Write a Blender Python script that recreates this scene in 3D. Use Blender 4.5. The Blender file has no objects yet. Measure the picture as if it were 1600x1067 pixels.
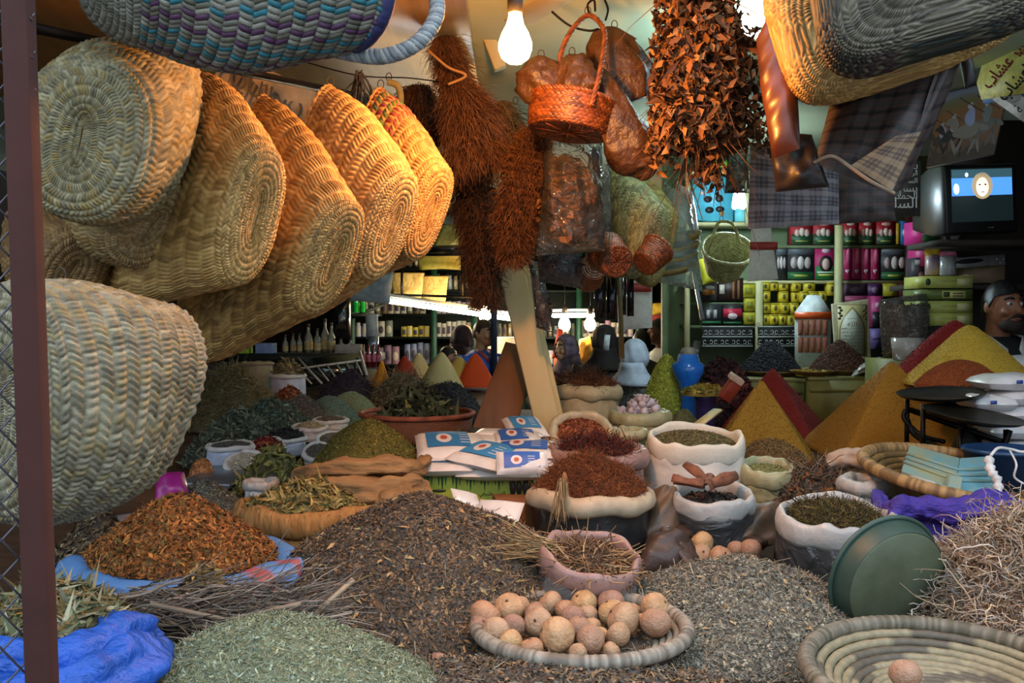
EXPOSURE, SKY, BULB, LAMP, TUBE, FTUBE, FBULB = 1.12, 0.8, 300, 230, 60, 30, 90
import bpy, math, random
import numpy as np
from mathutils import Vector, Matrix
RNG = np.random.default_rng(11); random.seed(5)
F = 1500.0; HY = 490.0; CAM = np.array([0, 0, 1.7]); PITCH = math.atan((533.5-HY)/F)
PI = math.pi
scene = bpy.context.scene
COL = scene.collection
# ------------------------------------------------------------------ camera frame
def P(px, py, Y):
    """world point at depth Y seen at photo pixel (px, py)"""
    x = (px-800)/F; y = (533.5-py)/F; c, s = math.cos(PITCH), math.sin(PITCH)
    d = np.array([x, c+y*s, -s+y*c])
    return CAM+d*(Y/d[1])
ZC = [(0.5, .90), (1.5, .90), (3.0, .92), (3.6, 1.05), (6, 1.12), (7.5, 1.19), (12, 1.19)]
def zc(Y):
    return np.interp(Y, [a for a, b in ZC], [b for a, b in ZC])
def m(px, Y): return px*Y/F
def hexc(h):
    h = h.lstrip('#'); v = np.array([int(h[i:i+2], 16) for i in (0, 2, 4)])/255.
    return np.where(v <= .04045, v/12.92, ((v+.055)/1.055)**2.4)
# ------------------------------------------------------------------ mesh builder
class MB:
    def __init__(s): s.v = []; s.f = []; s.n = 0; s.c = []; s.uv = []
    def add(s, v, f, c=None, uv=None):
        v = np.asarray(v, float).reshape(-1, 3)
        if isinstance(f, np.ndarray): s.f.append(f.astype(np.int64)+s.n)
        else:
            d = {}
            for q in f: d.setdefault(len(q), []).append(q)
            for q in d.values(): s.f.append(np.array(q, np.int64)+s.n)
        s.v.append(v); s.n += len(v)
        if c is None: c = np.ones(3)
        c = np.asarray(c, float)
        if c.ndim == 1: c = np.tile(c, (len(v), 1))
        s.c.append(c)
        s.uv.append(np.zeros((len(v), 2)) if uv is None else np.asarray(uv, float).reshape(-1, 2))
        return s
def R3(rx=0, ry=0, rz=0):
    return np.array(Matrix.Rotation(rz, 3, 'Z') @ Matrix.Rotation(ry, 3, 'Y') @ Matrix.Rotation(rx, 3, 'X'))
def wloc(o):
    l = np.zeros(3)
    while o is not None: l = l+np.array(o.location); o = o.parent
    return l
def obj(name, mb, mat, parent=None, smooth=True, bev=0, solid=0, sub=0, origin=None):
    V = np.concatenate(mb.v) if mb.v else np.zeros((0, 3))
    if parent is not None: org = wloc(parent); loc = np.zeros(3)
    else:
        org = np.array(origin) if origin is not None else np.array([(V[:, 0].min()+V[:, 0].max())/2, (V[:, 1].min()+V[:, 1].max())/2, V[:, 2].min()])
        loc = org
    me = bpy.data.meshes.new(name)
    V = V-org
    fs = mb.f
    loops = np.concatenate([f.ravel() for f in fs]); tot = np.concatenate([np.full(len(f), f.shape[1]) for f in fs])
    start = np.concatenate([[0], np.cumsum(tot)[:-1]])
    me.vertices.add(len(V)); me.vertices.foreach_set('co', V.ravel())
    me.loops.add(len(loops)); me.loops.foreach_set('vertex_index', loops.astype(np.int32))
    me.polygons.add(len(tot)); me.polygons.foreach_set('loop_start', start.astype(np.int32)); me.polygons.foreach_set('loop_total', tot.astype(np.int32))
    if smooth: me.polygons.foreach_set('use_smooth', np.ones(len(tot), bool))
    C = np.concatenate(mb.c)
    if not np.allclose(C, 1):
        a = me.attributes.new('Col', 'FLOAT_COLOR', 'POINT')
        a.data.foreach_set('color', np.concatenate([C, np.ones((len(C), 1))], 1).ravel())
    U = np.concatenate(mb.uv)
    if U.any():
        l = me.uv_layers.new(name='UVMap'); l.data.foreach_set('uv', U[loops].ravel())
    me.update(calc_edges=True); me.validate()
    if mat is not None: me.materials.append(mat)
    o = bpy.data.objects.new(name, me); COL.objects.link(o); o.location = loc
    if parent is not None: o.parent = parent
    if bev:
        b = o.modifiers.new('b', 'BEVEL'); b.width = bev; b.segments = 2; b.limit_method = 'ANGLE'
    if solid:
        b = o.modifiers.new('s', 'SOLIDIFY'); b.thickness = solid; b.offset = 0
    if sub:
        b = o.modifiers.new('u', 'SUBSURF'); b.levels = sub; b.render_levels = sub
    return o
def tag(o, label=None, cat=None, group=None, kind=None):
    if label: o['label'] = label
    if cat: o['category'] = cat
    if group: o['group'] = group
    if kind: o['kind'] = kind
    return o
def thing(name, label, cat, loc, group=None):
    o = bpy.data.objects.new(name, None); o.empty_display_size = .02; COL.objects.link(o); o.location = tuple(float(q) for q in loc)
    return tag(o, label, cat, group)
def copy_tree(o, loc=None, rz=0, label=None, parent=None):
    c = o.copy(); COL.objects.link(c)
    if parent is not None: c.parent = parent
    if loc is not None: c.location = tuple(float(q) for q in loc)
    if rz: c.rotation_euler.z = rz
    if label: c['label'] = label
    for ch in o.children: copy_tree(ch, parent=c)
    return c
# ------------------------------------------------------------------ shapes
BF = np.array([(0, 3, 2, 1), (4, 5, 6, 7), (0, 1, 5, 4), (1, 2, 6, 5), (2, 3, 7, 6), (3, 0, 4, 7)])
def box(mb, c, s, rot=None, col=None, taper=1.0):
    x, y, z = np.array(s)/2.
    v = np.array([(-x, -y, -z), (x, -y, -z), (x, y, -z), (-x, y, -z), (-x*taper, -y*taper, z), (x*taper, -y*taper, z), (x*taper, y*taper, z), (-x*taper, y*taper, z)])
    if rot is not None: v = v @ np.asarray(rot).T
    return mb.add(v+np.array(c), BF, col)
def B(c, s, rot=None, taper=1.0): return box(MB(), c, s, rot, None, taper)
def bar(mb, a, b, w, h, col=None, up=(0, 0, 1)):
    a, b = np.array(a, float), np.array(b, float); d = b-a; L = np.linalg.norm(d); d = d/L
    s = np.cross(d, up); s = s/np.linalg.norm(s); u = np.cross(s, d)
    return box(mb, (a+b)/2, (w, L, h), np.stack([s, d, u], 1), col)
def gridf(n, k, wrap=True):
    i = np.arange(n-1)[:, None]; j = np.arange(k if wrap else k-1)[None, :]; j2 = (j+1) % k if wrap else j+1
    return np.stack(np.broadcast_arrays(i*k+j, i*k+j2, (i+1)*k+j2, (i+1)*k+j), -1).reshape(-1, 4)
def loft(mb, rings, caps=(True, True), col=None, wrap=True, uv=None):
    r = np.asarray(rings, float); n, k = r.shape[:2]
    f = gridf(n, k, wrap)
    mb.add(r.reshape(-1, 3), f, col, uv)
    base = mb.n-n*k
    if wrap:
        for on, i, fl in ((caps[0], 0, 1), (caps[1], n-1, 0)):
            if on:
                ids = np.arange(k)+base+i*k
                mb.f.append((ids[::-1] if fl else ids)[None, :])
    return mb
def frames(p):
    p = np.asarray(p, float); t = np.gradient(p, axis=0); t /= np.linalg.norm(t, axis=1)[:, None]+1e-9
    u = np.zeros_like(p); ref = np.array([0, 0, 1.]) if abs(t[0, 2]) < .9 else np.array([1., 0, 0])
    a = np.cross(t[0], ref); a /= np.linalg.norm(a)
    for i in range(len(p)):
        a = a-t[i]*np.dot(a, t[i]); a /= np.linalg.norm(a)+1e-9; u[i] = a
    return t, u, np.cross(t, u)
def spline(pts, n):
    p = np.asarray(pts, float); k = len(p); t = np.linspace(0, k-1, n); i = np.clip(t.astype(int), 0, k-2); f = (t-i)[:, None]
    g = lambda j: p[np.clip(j, 0, k-1)]
    p0, p1, p2, p3 = g(i-1), g(i), g(i+1), g(i+2)
    return .5*((2*p1)+(-p0+p2)*f+(2*p0-5*p1+4*p2-p3)*f**2+(-p0+3*p1-3*p2+p3)*f**3)
def tube(mb, p, r, k=8, caps=True, col=None, flat=1.0, closed=False):
    p = np.asarray(p, float); r = np.broadcast_to(r, (len(p),)).astype(float)
    t, u, w = frames(p); a = np.linspace(0, 2*PI, k, endpoint=False)
    rings = p[:, None]+r[:, None, None]*(np.cos(a)[None, :, None]*u[:, None]+flat*np.sin(a)[None, :, None]*w[:, None])
    if closed: rings = np.concatenate([rings, rings[:1]])
    return loft(mb, rings, (caps, caps), col)
def lathe(mb, prof, k=32, c=(0, 0, 0), rot=None, caps=(True, True), fn=None, col=None, sx=1, sy=1):
    a = np.linspace(0, 2*PI, k, endpoint=False); pr = np.asarray(prof, float)
    r = np.repeat(pr[:, :1], k, 1); z = np.repeat(pr[:, 1:2], k, 1); A = np.repeat(a[None], len(pr), 0)
    if fn is not None: r, z = fn(r, z, A)
    v = np.stack([r*np.cos(A)*sx, r*np.sin(A)*sy, z], -1)
    if rot is not None: v = v @ np.asarray(rot).T
    return loft(mb, v+np.array(c), caps, col)
def ell(mb, c, r, k=16, n=10, rot=None, fn=None, col=None):
    th = np.linspace(.02, PI-.02, n)
    a = np.linspace(0, 2*PI, k, endpoint=False)
    v = np.stack([np.sin(th)[:, None]*np.cos(a), np.sin(th)[:, None]*np.sin(a), -np.cos(th)[:, None]+0*a], -1)
    if fn is not None: v = fn(v)
    v = v*np.array(r)
    if rot is not None: v = v @ np.asarray(rot).T
    return loft(mb, v+np.array(c), (True, True), col)
def wav(seed, n=8, f0=1, f1=4, dim=2):
    r = np.random.default_rng(seed); k = r.normal(size=(n, dim)); k /= np.linalg.norm(k, axis=1)[:, None]
    fr = np.exp(r.uniform(math.log(f0), math.log(f1), n)); ph = r.uniform(0, 6.28, n); am = (fr/f0)**-.6; am /= am.sum()**.5*1.6
    def f(*x):
        s = 0
        for i in range(n): s = s+am[i]*np.sin(2*PI*fr[i]*sum(k[i][j]*x[j] for j in range(dim))+ph[i])
        return s
    return f
# ------------------------------------------------------------------ scatter of small pieces (leaves, chips, twigs) inside one heap mesh
def T_leaf(): return np.array([(0, -.5, 0), (-.5, -.05, .18), (0, 0, 0), (.5, -.05, .18), (0, .5, .06)]), np.array([(0, 2, 1), (1, 2, 4), (0, 3, 2), (3, 4, 2)])
def T_chip(): return np.array([(-.5, -.5, 0), (.4, -.45, .1), (.5, .5, -.05), (-.45, .4, .15)]), np.array([(0, 1, 2), (0, 2, 3)])
def T_twig():
    v = []
    for y, x in ((-.5, 0), (0, .12), (.5, -.05)):
        for a in (0, 2.1, 4.2): v.append((.5*math.cos(a)+x*2, y, .5*math.sin(a)))
    return np.array(v), np.concatenate([gridf(3, 3)[:, [0, 1, 2]], gridf(3, 3)[:, [0, 2, 3]]])
def T_grain():
    return np.array([(.5, 0, 0), (-.5, 0, 0), (0, .5, 0), (0, -.5, 0), (0, 0, .5), (0, 0, -.5)]), np.array([(0, 2, 4), (2, 1, 4), (1, 3, 4), (3, 0, 4), (2, 0, 5), (1, 2, 5), (3, 1, 5), (0, 3, 5)])
TPL = {'leaf': T_leaf(), 'chip': T_chip(), 'twig': T_twig(), 'grain': T_grain()}
def pick(pal, n, jit=.18):
    c = np.array([hexc(h) for h in pal])[RNG.integers(0, len(pal), n)]
    return c*np.exp(RNG.normal(0, jit, (n, 1)))
def scatter(mb, kind, pos, nrm, L, W, pal, tilt=.5, jl=.35, curl=1.0, dirn=None):
    v, f = TPL[kind]; n = len(pos)
    nrm = nrm+RNG.normal(0, tilt, (n, 3)); nrm /= np.linalg.norm(nrm, axis=1)[:, None]
    d = RNG.normal(size=(n, 3)) if dirn is None else dirn+RNG.normal(0, .25, (n, 3))
    d = d-nrm*(d*nrm).sum(1)[:, None]; d /= np.linalg.norm(d, axis=1)[:, None]
    s = np.cross(d, nrm)
    l = L*np.exp(RNG.normal(0, jl, n)); w = W*np.exp(RNG.normal(0, jl*.6, n)); h = w*(curl if kind in ('leaf', 'chip') else 1)*(RNG.uniform(.2, 1.6, n) if kind in ('leaf', 'chip') else 1)
    V = pos[:, None]+s[:, None]*(v[None, :, :1]*w[:, None, None])+d[:, None]*(v[None, :, 1:2]*l[:, None, None])+nrm[:, None]*(v[None, :, 2:]*h[:, None, None])
    Fc = (f[None]+(np.arange(n)*len(v))[:, None, None]).reshape(-1, f.shape[1])
    mb.add(V.reshape(-1, 3), Fc, np.repeat(pick(pal, n), len(v), 0))
def strands(mb, p, d, L, r, pal, segs=5, curl=.3, drop=0., jl=.3):
    n = len(p); d = d/np.linalg.norm(d, axis=1)[:, None]; l = L*np.exp(RNG.normal(0, jl, n))/segs
    pts = [p]; dd = d.copy()
    for i in range(segs):
        dd = dd+RNG.normal(0, curl, (n, 3)); dd[:, 2] -= drop; dd /= np.linalg.norm(dd, axis=1)[:, None]
        pts.append(pts[-1]+dd*l[:, None])
    pts = np.stack(pts, 1)
    ref = RNG.normal(size=(n, 3)); a = np.cross(d, ref); a /= np.linalg.norm(a, axis=1)[:, None]; b = np.cross(d, a)
    rr = (r*np.exp(RNG.normal(0, .25, n)))[:, None]*np.linspace(1, .45, segs+1)[None]
    V = np.stack([pts+rr[..., None]*(math.cos(t)*a[:, None]+math.sin(t)*b[:, None]) for t in (0, 2.09, 4.19)], 2)
    g = gridf(segs+1, 3); k = (segs+1)*3
    mb.add(V.reshape(-1, 3), (g[None]+(np.arange(n)*k)[:, None, None]).reshape(-1, 4), np.repeat(pick(pal, n), k, 0))
# ------------------------------------------------------------------ materials
MATS = {}
def nodes(mt): mt.use_nodes = True; return mt.node_tree.nodes, mt.node_tree.links
def M(name, col='#ffffff', rough=.7, metal=0, var=.12, scale=25, bump=0, bscale=80, col2=None, usecol=False, emis=0, coat=0, sheen=0, stretch=None, bdist=.004):
    if name in MATS: return MATS[name]
    mt = bpy.data.materials.new(name); N, L = nodes(mt); b = N['Principled BSDF']
    b.inputs['Roughness'].default_value = rough; b.inputs['Metallic'].default_value = metal
    b.inputs['Coat Weight'].default_value = coat; b.inputs['Sheen Weight'].default_value = sheen
    tc = N.new('ShaderNodeTexCoord'); src = tc.outputs['Object']
    if stretch:
        mp = N.new('ShaderNodeMapping'); mp.inputs['Scale'].default_value = stretch; L.new(src, mp.inputs[0]); src = mp.outputs[0]
    nz = N.new('ShaderNodeTexNoise'); nz.inputs['Scale'].default_value = scale; nz.inputs['Detail'].default_value = 6; L.new(src, nz.inputs['Vector'])
    c = hexc(col); c2 = hexc(col2) if col2 else c*(1+var*1.6); c1 = c if col2 else c*(1-var*1.6)
    rp = N.new('ShaderNodeValToRGB'); rp.color_ramp.elements[0].position = .32; rp.color_ramp.elements[1].position = .68
    rp.color_ramp.elements[0].color = (*np.clip(c1, 0, 1), 1); rp.color_ramp.elements[1].color = (*np.clip(c2, 0, 1), 1)
    L.new(nz.outputs[0], rp.inputs[0]); out = rp.outputs[0]
    if usecol:
        at = N.new('ShaderNodeAttribute'); at.attribute_name = 'Col'
        mx = N.new('ShaderNodeMix'); mx.data_type = 'RGBA'; mx.blend_type = 'MULTIPLY'; mx.inputs[0].default_value = 1
        L.new(out, mx.inputs[6]); L.new(at.outputs['Color'], mx.inputs[7]); out = mx.outputs[2]
    L.new(out, b.inputs['Base Color'])
    if emis:
        L.new(out, b.inputs['Emission Color']); b.inputs['Emission Strength'].default_value = emis
    if bump:
        n2 = N.new('ShaderNodeTexNoise'); n2.inputs['Scale'].default_value = bscale; n2.inputs['Detail'].default_value = 5; L.new(src, n2.inputs['Vector'])
        bp = N.new('ShaderNodeBump'); bp.inputs['Strength'].default_value = bump; bp.inputs['Distance'].default_value = bdist
        L.new(n2.outputs[0], bp.inputs['Height']); L.new(bp.outputs[0], b.inputs['Normal'])
    MATS[name] = mt; return mt
def film(name, tint='#d8d8d0', opac=.25, rough=.12, bscale=14, bump=.6):
    """thin clear or milky plastic film, creased"""
    if name in MATS: return MATS[name]
    mt = bpy.data.materials.new(name); N, L = nodes(mt); b = N['Principled BSDF']; out = N['Material Output']
    b.inputs['Base Color'].default_value = (*hexc(tint), 1); b.inputs['Roughness'].default_value = rough
    tc = N.new('ShaderNodeTexCoord'); nz = N.new('ShaderNodeTexNoise'); nz.inputs['Scale'].default_value = bscale; nz.inputs['Detail'].default_value = 3; nz.inputs['Distortion'].default_value = 1.5
    L.new(tc.outputs['Object'], nz.inputs['Vector'])
    bp = N.new('ShaderNodeBump'); bp.inputs['Strength'].default_value = bump; bp.inputs['Distance'].default_value = .03; L.new(nz.outputs[0], bp.inputs['Height']); L.new(bp.outputs[0], b.inputs['Normal'])
    tr = N.new('ShaderNodeBsdfTransparent'); tr.inputs[0].default_value = (*(.55+.45*hexc(tint)), 1)
    gl = N.new('ShaderNodeBsdfGlossy'); gl.inputs['Roughness'].default_value = rough; L.new(bp.outputs[0], gl.inputs['Normal'])
    fr = N.new('ShaderNodeFresnel'); fr.inputs[0].default_value = 1.45; L.new(bp.outputs[0], fr.inputs['Normal'])
    m1 = N.new('ShaderNodeMixShader'); m1.inputs[0].default_value = opac; L.new(tr.outputs[0], m1.inputs[1]); L.new(b.outputs[0], m1.inputs[2])
    m2 = N.new('ShaderNodeMixShader'); L.new(fr.outputs[0], m2.inputs[0]); L.new(m1.outputs[0], m2.inputs[1]); L.new(gl.outputs[0], m2.inputs[2])
    L.new(m2.outputs[0], out.inputs[0]); MATS[name] = mt; return mt
def glow(name, col, s):
    if name in MATS: return MATS[name]
    mt = bpy.data.materials.new(name); N, L = nodes(mt); b = N['Principled BSDF']
    b.inputs['Base Color'].default_value = (*hexc(col), 1); b.inputs['Emission Color'].default_value = (*hexc(col), 1); b.inputs['Emission Strength'].default_value = s
    MATS[name] = mt; return mt
def plaidmat(name, base, stripes, rough=.55):
    """plaid from UV stripes: stripes = [(axis, period, phase, width, colour, strength)]"""
    if name in MATS: return MATS[name]
    mt = bpy.data.materials.new(name); N, L = nodes(mt); b = N['Principled BSDF']; b.inputs['Roughness'].default_value = rough
    uv = N.new('ShaderNodeUVMap'); sp = N.new('ShaderNodeSeparateXYZ'); L.new(uv.outputs[0], sp.inputs[0])
    cur = None
    for ax, per, ph, w, c, st in stripes:
        def mth(op, a, bb):
            n = N.new('ShaderNodeMath'); n.operation = op
            for i, q in enumerate((a, bb)):
                if q is None: continue
                if isinstance(q, (int, float)): n.inputs[i].default_value = q
                else: L.new(q, n.inputs[i])
            return n.outputs[0]
        x = mth('ADD', mth('DIVIDE', sp.outputs[ax], per), ph); x = mth('FRACT', x, None); x = mth('LESS_THAN', x, w/per); x = mth('MULTIPLY', x, st)
        mx = N.new('ShaderNodeMix'); mx.data_type = 'RGBA'; L.new(x, mx.inputs[0])
        if cur is None: mx.inputs[6].default_value = (*hexc(base), 1)
        else: L.new(cur, mx.inputs[6])
        mx.inputs[7].default_value = (*hexc(c), 1); cur = mx.outputs[2]
    L.new(cur, b.inputs['Base Color']); MATS[name] = mt; return mt
HERB = M('dried_herb', '#ffffff', .8, var=.08, scale=60, usecol=True)
M('black_bakelite', '#1c1a18', .4)
STRAW = M('palm_straw', '#f2efe6', .62, var=.1, scale=90, usecol=True, bump=.35, bscale=260, bdist=.002)
PRINT = M('printed_ink', '#ffffff', .5, var=.02, usecol=True)
BODYC = M('cloth_col', '#ffffff', .85, var=.08, scale=60, usecol=True, bump=.3, bscale=300)
SKINM = M('skin', '#ffffff', .55, var=.05, usecol=True)
# ------------------------------------------------------------------ arabic / latin lettering as mesh
AR = {'ا': 'ﺍﺎ', 'أ': 'ﺃﺄ', 'ب': 'ﺏﺐﺑﺒ', 'ة': 'ﺓﺔ', 'ت': 'ﺕﺖﺗﺘ', 'ج': 'ﺝﺞﺟﺠ', 'ح': 'ﺡﺢﺣﺤ', 'د': 'ﺩﺪ', 'ر': 'ﺭﺮ', 'ز': 'ﺯﺰ', 'س': 'ﺱﺲﺳﺴ', 'ش': 'ﺵﺶﺷﺸ', 'ص': 'ﺹﺺﺻﺼ',
      'ط': 'ﻁﻂﻃﻄ', 'ع': 'ﻉﻊﻋﻌ', 'ق': 'ﻕﻖﻗﻘ', 'ك': 'ﻙﻚﻛﻜ', 'ل': 'ﻝﻞﻟﻠ', 'م': 'ﻡﻢﻣﻤ', 'ن': 'ﻥﻦﻧﻨ', 'ه': 'ﻩﻪﻫﻬ', 'و': 'ﻭﻮ', 'ي': 'ﻱﻲﻳﻴ', 'ض': 'ﺽﺾﺿﻀ', 'غ': 'ﻍﻎﻏﻐ', 'خ': 'ﺥﺦﺧﺨ', 'ف': 'ﻑﻒﻓﻔ'}
def arabic(s):
    out = []
    for w in s.split(' '):
        o = []
        for i, ch in enumerate(w):
            if ch not in AR: o.append(ch); continue
            pj = i > 0 and w[i-1] in AR and len(AR[w[i-1]]) == 4; nj = i < len(w)-1 and w[i+1] in AR and len(AR[ch]) == 4
            k = (3 if nj else 1) if pj else (2 if nj else 0)
            o.append(AR[ch][k])
        out.append(''.join(reversed(o)))
    return ' '.join(reversed(out))
def text_mesh(body, size, ext=.0006, bold=0):
    cu = bpy.data.curves.new('t', 'FONT'); cu.body = body; cu.size = size; cu.extrude = ext; cu.offset = bold; cu.align_x = 'CENTER'; cu.align_y = 'CENTER'; cu.resolution_u = 3
    o = bpy.data.objects.new('t', cu); COL.objects.link(o); dg = bpy.context.evaluated_depsgraph_get()
    me = bpy.data.meshes.new_from_object(o.evaluated_get(dg)); bpy.data.objects.remove(o); bpy.data.curves.remove(cu)
    v = np.zeros(len(me.vertices)*3); me.vertices.foreach_get('co', v); f = [tuple(p.vertices) for p in me.polygons]; bpy.data.meshes.remove(me)
    return v.reshape(-1, 3), f
def text(mb, body, size, c, X, Yv, col, N=None, wid=None, bold=0):
    """lettering in plane spanned by unit vectors X (reading) and Yv (up) centred at c"""
    v, f = text_mesh(body, size, bold=bold)
    if not len(f): return mb
    X, Yv = np.array(X, float), np.array(Yv, float); N = np.cross(X, Yv)
    if wid:
        v = v*(wid/max(1e-6, v[:, 0].max()-v[:, 0].min()))
    return mb.add(np.array(c)+v[:, :1]*X+v[:, 1:2]*Yv+v[:, 2:]*N, f, hexc(col))
def decal(mb, c, w, h, X, Yv, col, shape='rect', t=.0008, k=20):
    X, Yv = np.array(X, float), np.array(Yv, float); N = np.cross(X, Yv)
    if not isinstance(shape, str): q = np.array(shape, float)
    elif shape == 'rect': q = np.array([(-.5, -.5), (.5, -.5), (.5, .5), (-.5, .5)])
    elif shape == 'heart':
        s = np.linspace(0, 2*PI, 24, endpoint=False); q = np.stack([16*np.sin(s)**3, 13*np.cos(s)-5*np.cos(2*s)-2*np.cos(3*s)-np.cos(4*s)], 1)/34
    elif shape == 'tri': q = np.array([(-.5, -.5), (.5, -.5), (0, .5)])
    elif shape == 'arch':
        s = np.linspace(0, PI, 14); q = np.concatenate([[(-.5, -.5), (.5, -.5)], np.stack([.5*np.cos(s), .05+.45*np.sin(s)**.8], 1)])
    else:
        s = np.linspace(0, 2*PI, k, endpoint=False); q = np.stack([.5*np.cos(s), .5*np.sin(s)], 1)
    p = np.array(c)+q[:, :1]*w*X+q[:, 1:]*h*Yv; n = len(p)
    v = np.concatenate([p, p+N*t]); f = [tuple(range(n, 2*n)), tuple(range(n))[::-1]]+[(i, (i+1) % n, n+(i+1) % n, n+i) for i in range(n)]
    return mb.add(v, f, hexc(col))
# ------------------------------------------------------------------ view, sky and exposure
cd = bpy.data.cameras.new('camera'); cd.sensor_width = 36; cd.lens = F/1600*36; cd.clip_start = .05
cam = bpy.data.objects.new('camera', cd); COL.objects.link(cam); cam.location = tuple(CAM); cam.rotation_euler = (PI/2-PITCH, 0, 0); scene.camera = cam
scene.view_settings.view_transform = 'Standard'; scene.view_settings.look = 'None'; scene.view_settings.exposure = EXPOSURE; scene.view_settings.gamma = 1
w = bpy.data.worlds.new('sky'); scene.world = w; w.use_nodes = True
w.node_tree.nodes['Background'].inputs[0].default_value = (.70, .84, 1.0, 1); wn, wl = w.node_tree.nodes, w.node_tree.links   # overcast street sky: brighter overhead, dimmer towards the houses and the ground
tcw = wn.new('ShaderNodeTexCoord'); sx_ = wn.new('ShaderNodeSeparateXYZ'); wl.new(tcw.outputs['Generated'], sx_.inputs[0]); mr = wn.new('ShaderNodeMapRange'); mr.interpolation_type = 'SMOOTHSTEP'
for i_, v_ in ((1, .02), (2, .55), (3, SKY*.5), (4, SKY*1.9)): mr.inputs[i_].default_value = v_
wl.new(sx_.outputs[2], mr.inputs[0]); wl.new(mr.outputs[0], wn['Background'].inputs[1])
# ------------------------------------------------------------------ setting
def struct(name, mb, mat, label=None, **k):
    o = obj(name, mb, mat, smooth=False, **k); o['kind'] = 'structure'; return o
PAINT = M('aged_paint', '#b9ad84', .6, var=.10, scale=3, bump=.15, bscale=30, col2='#cfc49b')
TEALP = M('pale_green_paint', '#a9b596', .6, var=.1, scale=2.5, bump=.1, bscale=30, col2='#bcc4a2')
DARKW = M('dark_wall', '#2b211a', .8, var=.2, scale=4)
struct('floor', B((-.3, 4.7, -.05), (9, 15, .1)), M('floor_concrete', '#3a342e', .85, var=.15, scale=6))
struct('ceiling', B((-.3, 7.35, 2.86), (8.2, 9.3, .1)), TEALP)
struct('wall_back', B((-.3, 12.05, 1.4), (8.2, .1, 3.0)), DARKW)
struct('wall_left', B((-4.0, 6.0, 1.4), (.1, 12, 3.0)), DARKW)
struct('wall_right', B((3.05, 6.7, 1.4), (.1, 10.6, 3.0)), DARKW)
struct('wall_rear', B((2.03, 6.78, 1.4), (1.94, .1, 2.8)), M('green_shop_wall', '#6c7c5c', .7, var=.15, scale=5))
struct('ceiling_soffit', B((-1.55, 3.05, 2.74), (2.8, 2.9, .06)), M('varnished_board', '#8a6a3c', .3, var=.12, scale=4, stretch=(6, .6, 1), col2='#a9854e'))
cwp = M('cream_wood', '#c9b27c', .6, var=.12, scale=5, bump=.2, bscale=40, stretch=(1, 1, .3), col2='#d9c793')
struct('ceiling_beam', bar(MB(), P(690, 92, 4.6)+(0, 0, .02), P(905, -60, 3.2), .13, .15), cwp, bev=.006)
# counter the goods stand on
ct = thing('display_counter', 'long stepped wooden display counter under all the heaps and sacks', 'counter', (-.2, 1.5, 0))
pts = [(1.55, .9)]+[(y, z) for y, z in ZC[2:6]]

WOODD = M('dark_wood', '#4a3421', .7, var=.2, scale=6, stretch=(1, 6, 6), bump=.2, bscale=50)
for xa, xb, ye in ((-3.3, -.98, 7.05), (-.98, -.05, 7.38), (-.05, 1.12, 5.98), (1.12, 2.1, 6.3), (2.1, 2.9, 4.66)):
    pts = [(1.55, .9)]+[(y, z) for y, z in ZC[2:6] if y < ye]+[(ye, float(zc(ye)))]
    obj('top_board', loft(MB(), [np.array([(x, y, z-.018) for y, z in pts]+[(x, y, z-.06) for y, z in pts[::-1]]) for x in (xa, xb)]), WOODD, ct, smooth=False)
obj('front_board', B((-.2, 1.6, .44), (6.2, .04, .85)), WOODD, ct)
for x, y in ((-3.1, 6.9), (-.15, 7.2), (.9, 5.85), (2.0, 6.2)): obj('leg', B((x, y, .53), (.1, .1, 1.05)), WOODD, ct)
# ------------------------------------------------------------------ heaps
def hfield(mb, c, rx, ry, H, p, q, base, seed=0, noise=.06, poly=0, rot=0, nr=36, na=84, follow=True, tipr=.003):
    w1 = wav(seed, 8, 1.2/max(rx, .05)*.5, 6/max(rx, .05)*.5)
    def rad(a):
        if not poly: return 1+.06*np.sin(2*a+seed)+.04*np.sin(3*a+seed*2)
        s = 2*PI/poly; return math.cos(PI/poly)/np.cos(((a-rot) % s)-PI/poly)*1.15
    def pt(r, a):
        x = rx*r*rad(a)*np.cos(a); y = ry*r*rad(a)*np.sin(a)
        h = np.clip(1-np.sqrt(r*r+tipr)**p, 0, 1)**q
        z = H*h+noise*H*w1(x, y)*np.clip(1-r, 0, 1)**.5
        zb = (zc(c[1]+y)-zc(c[1])) if follow else 0
        return np.stack([c[0]+x, c[1]+y, c[2]+z+zb*(1-h)+.001], -1)
    r = np.linspace(0.002, 1, nr)**.9; a = np.linspace(0, 2*PI, na, endpoint=False)
    v = pt(r[:, None], a[None]); n = len(r)
    low = v[-1].copy(); low[:, 2] = np.minimum(low[:, 2]-.012, c[2]-.012) if not follow else low[:, 2]-.012
    v = np.concatenate([v, low[None]])
    f = gridf(n+1, na)
    mb.add(v.reshape(-1, 3), f[:, ::-1], hexc(base) if isinstance(base, str) else base)
    def sample(N, rmax=1.03, rmin=0):
        rr = np.sqrt(RNG.uniform(rmin**2, rmax**2, N)); aa = RNG.uniform(0, 2*PI, N); e = .01
        p0 = pt(rr, aa); p1 = pt(rr+e, aa); p2 = pt(rr, aa+e/np.maximum(rr, .05))
        nm = np.cross(p1-p0, p2-p0); nm /= np.linalg.norm(nm, axis=1)[:, None]+1e-12; nm *= np.sign(nm[:, 2:]+1e-9)
        return p0, nm
    return sample
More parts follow.
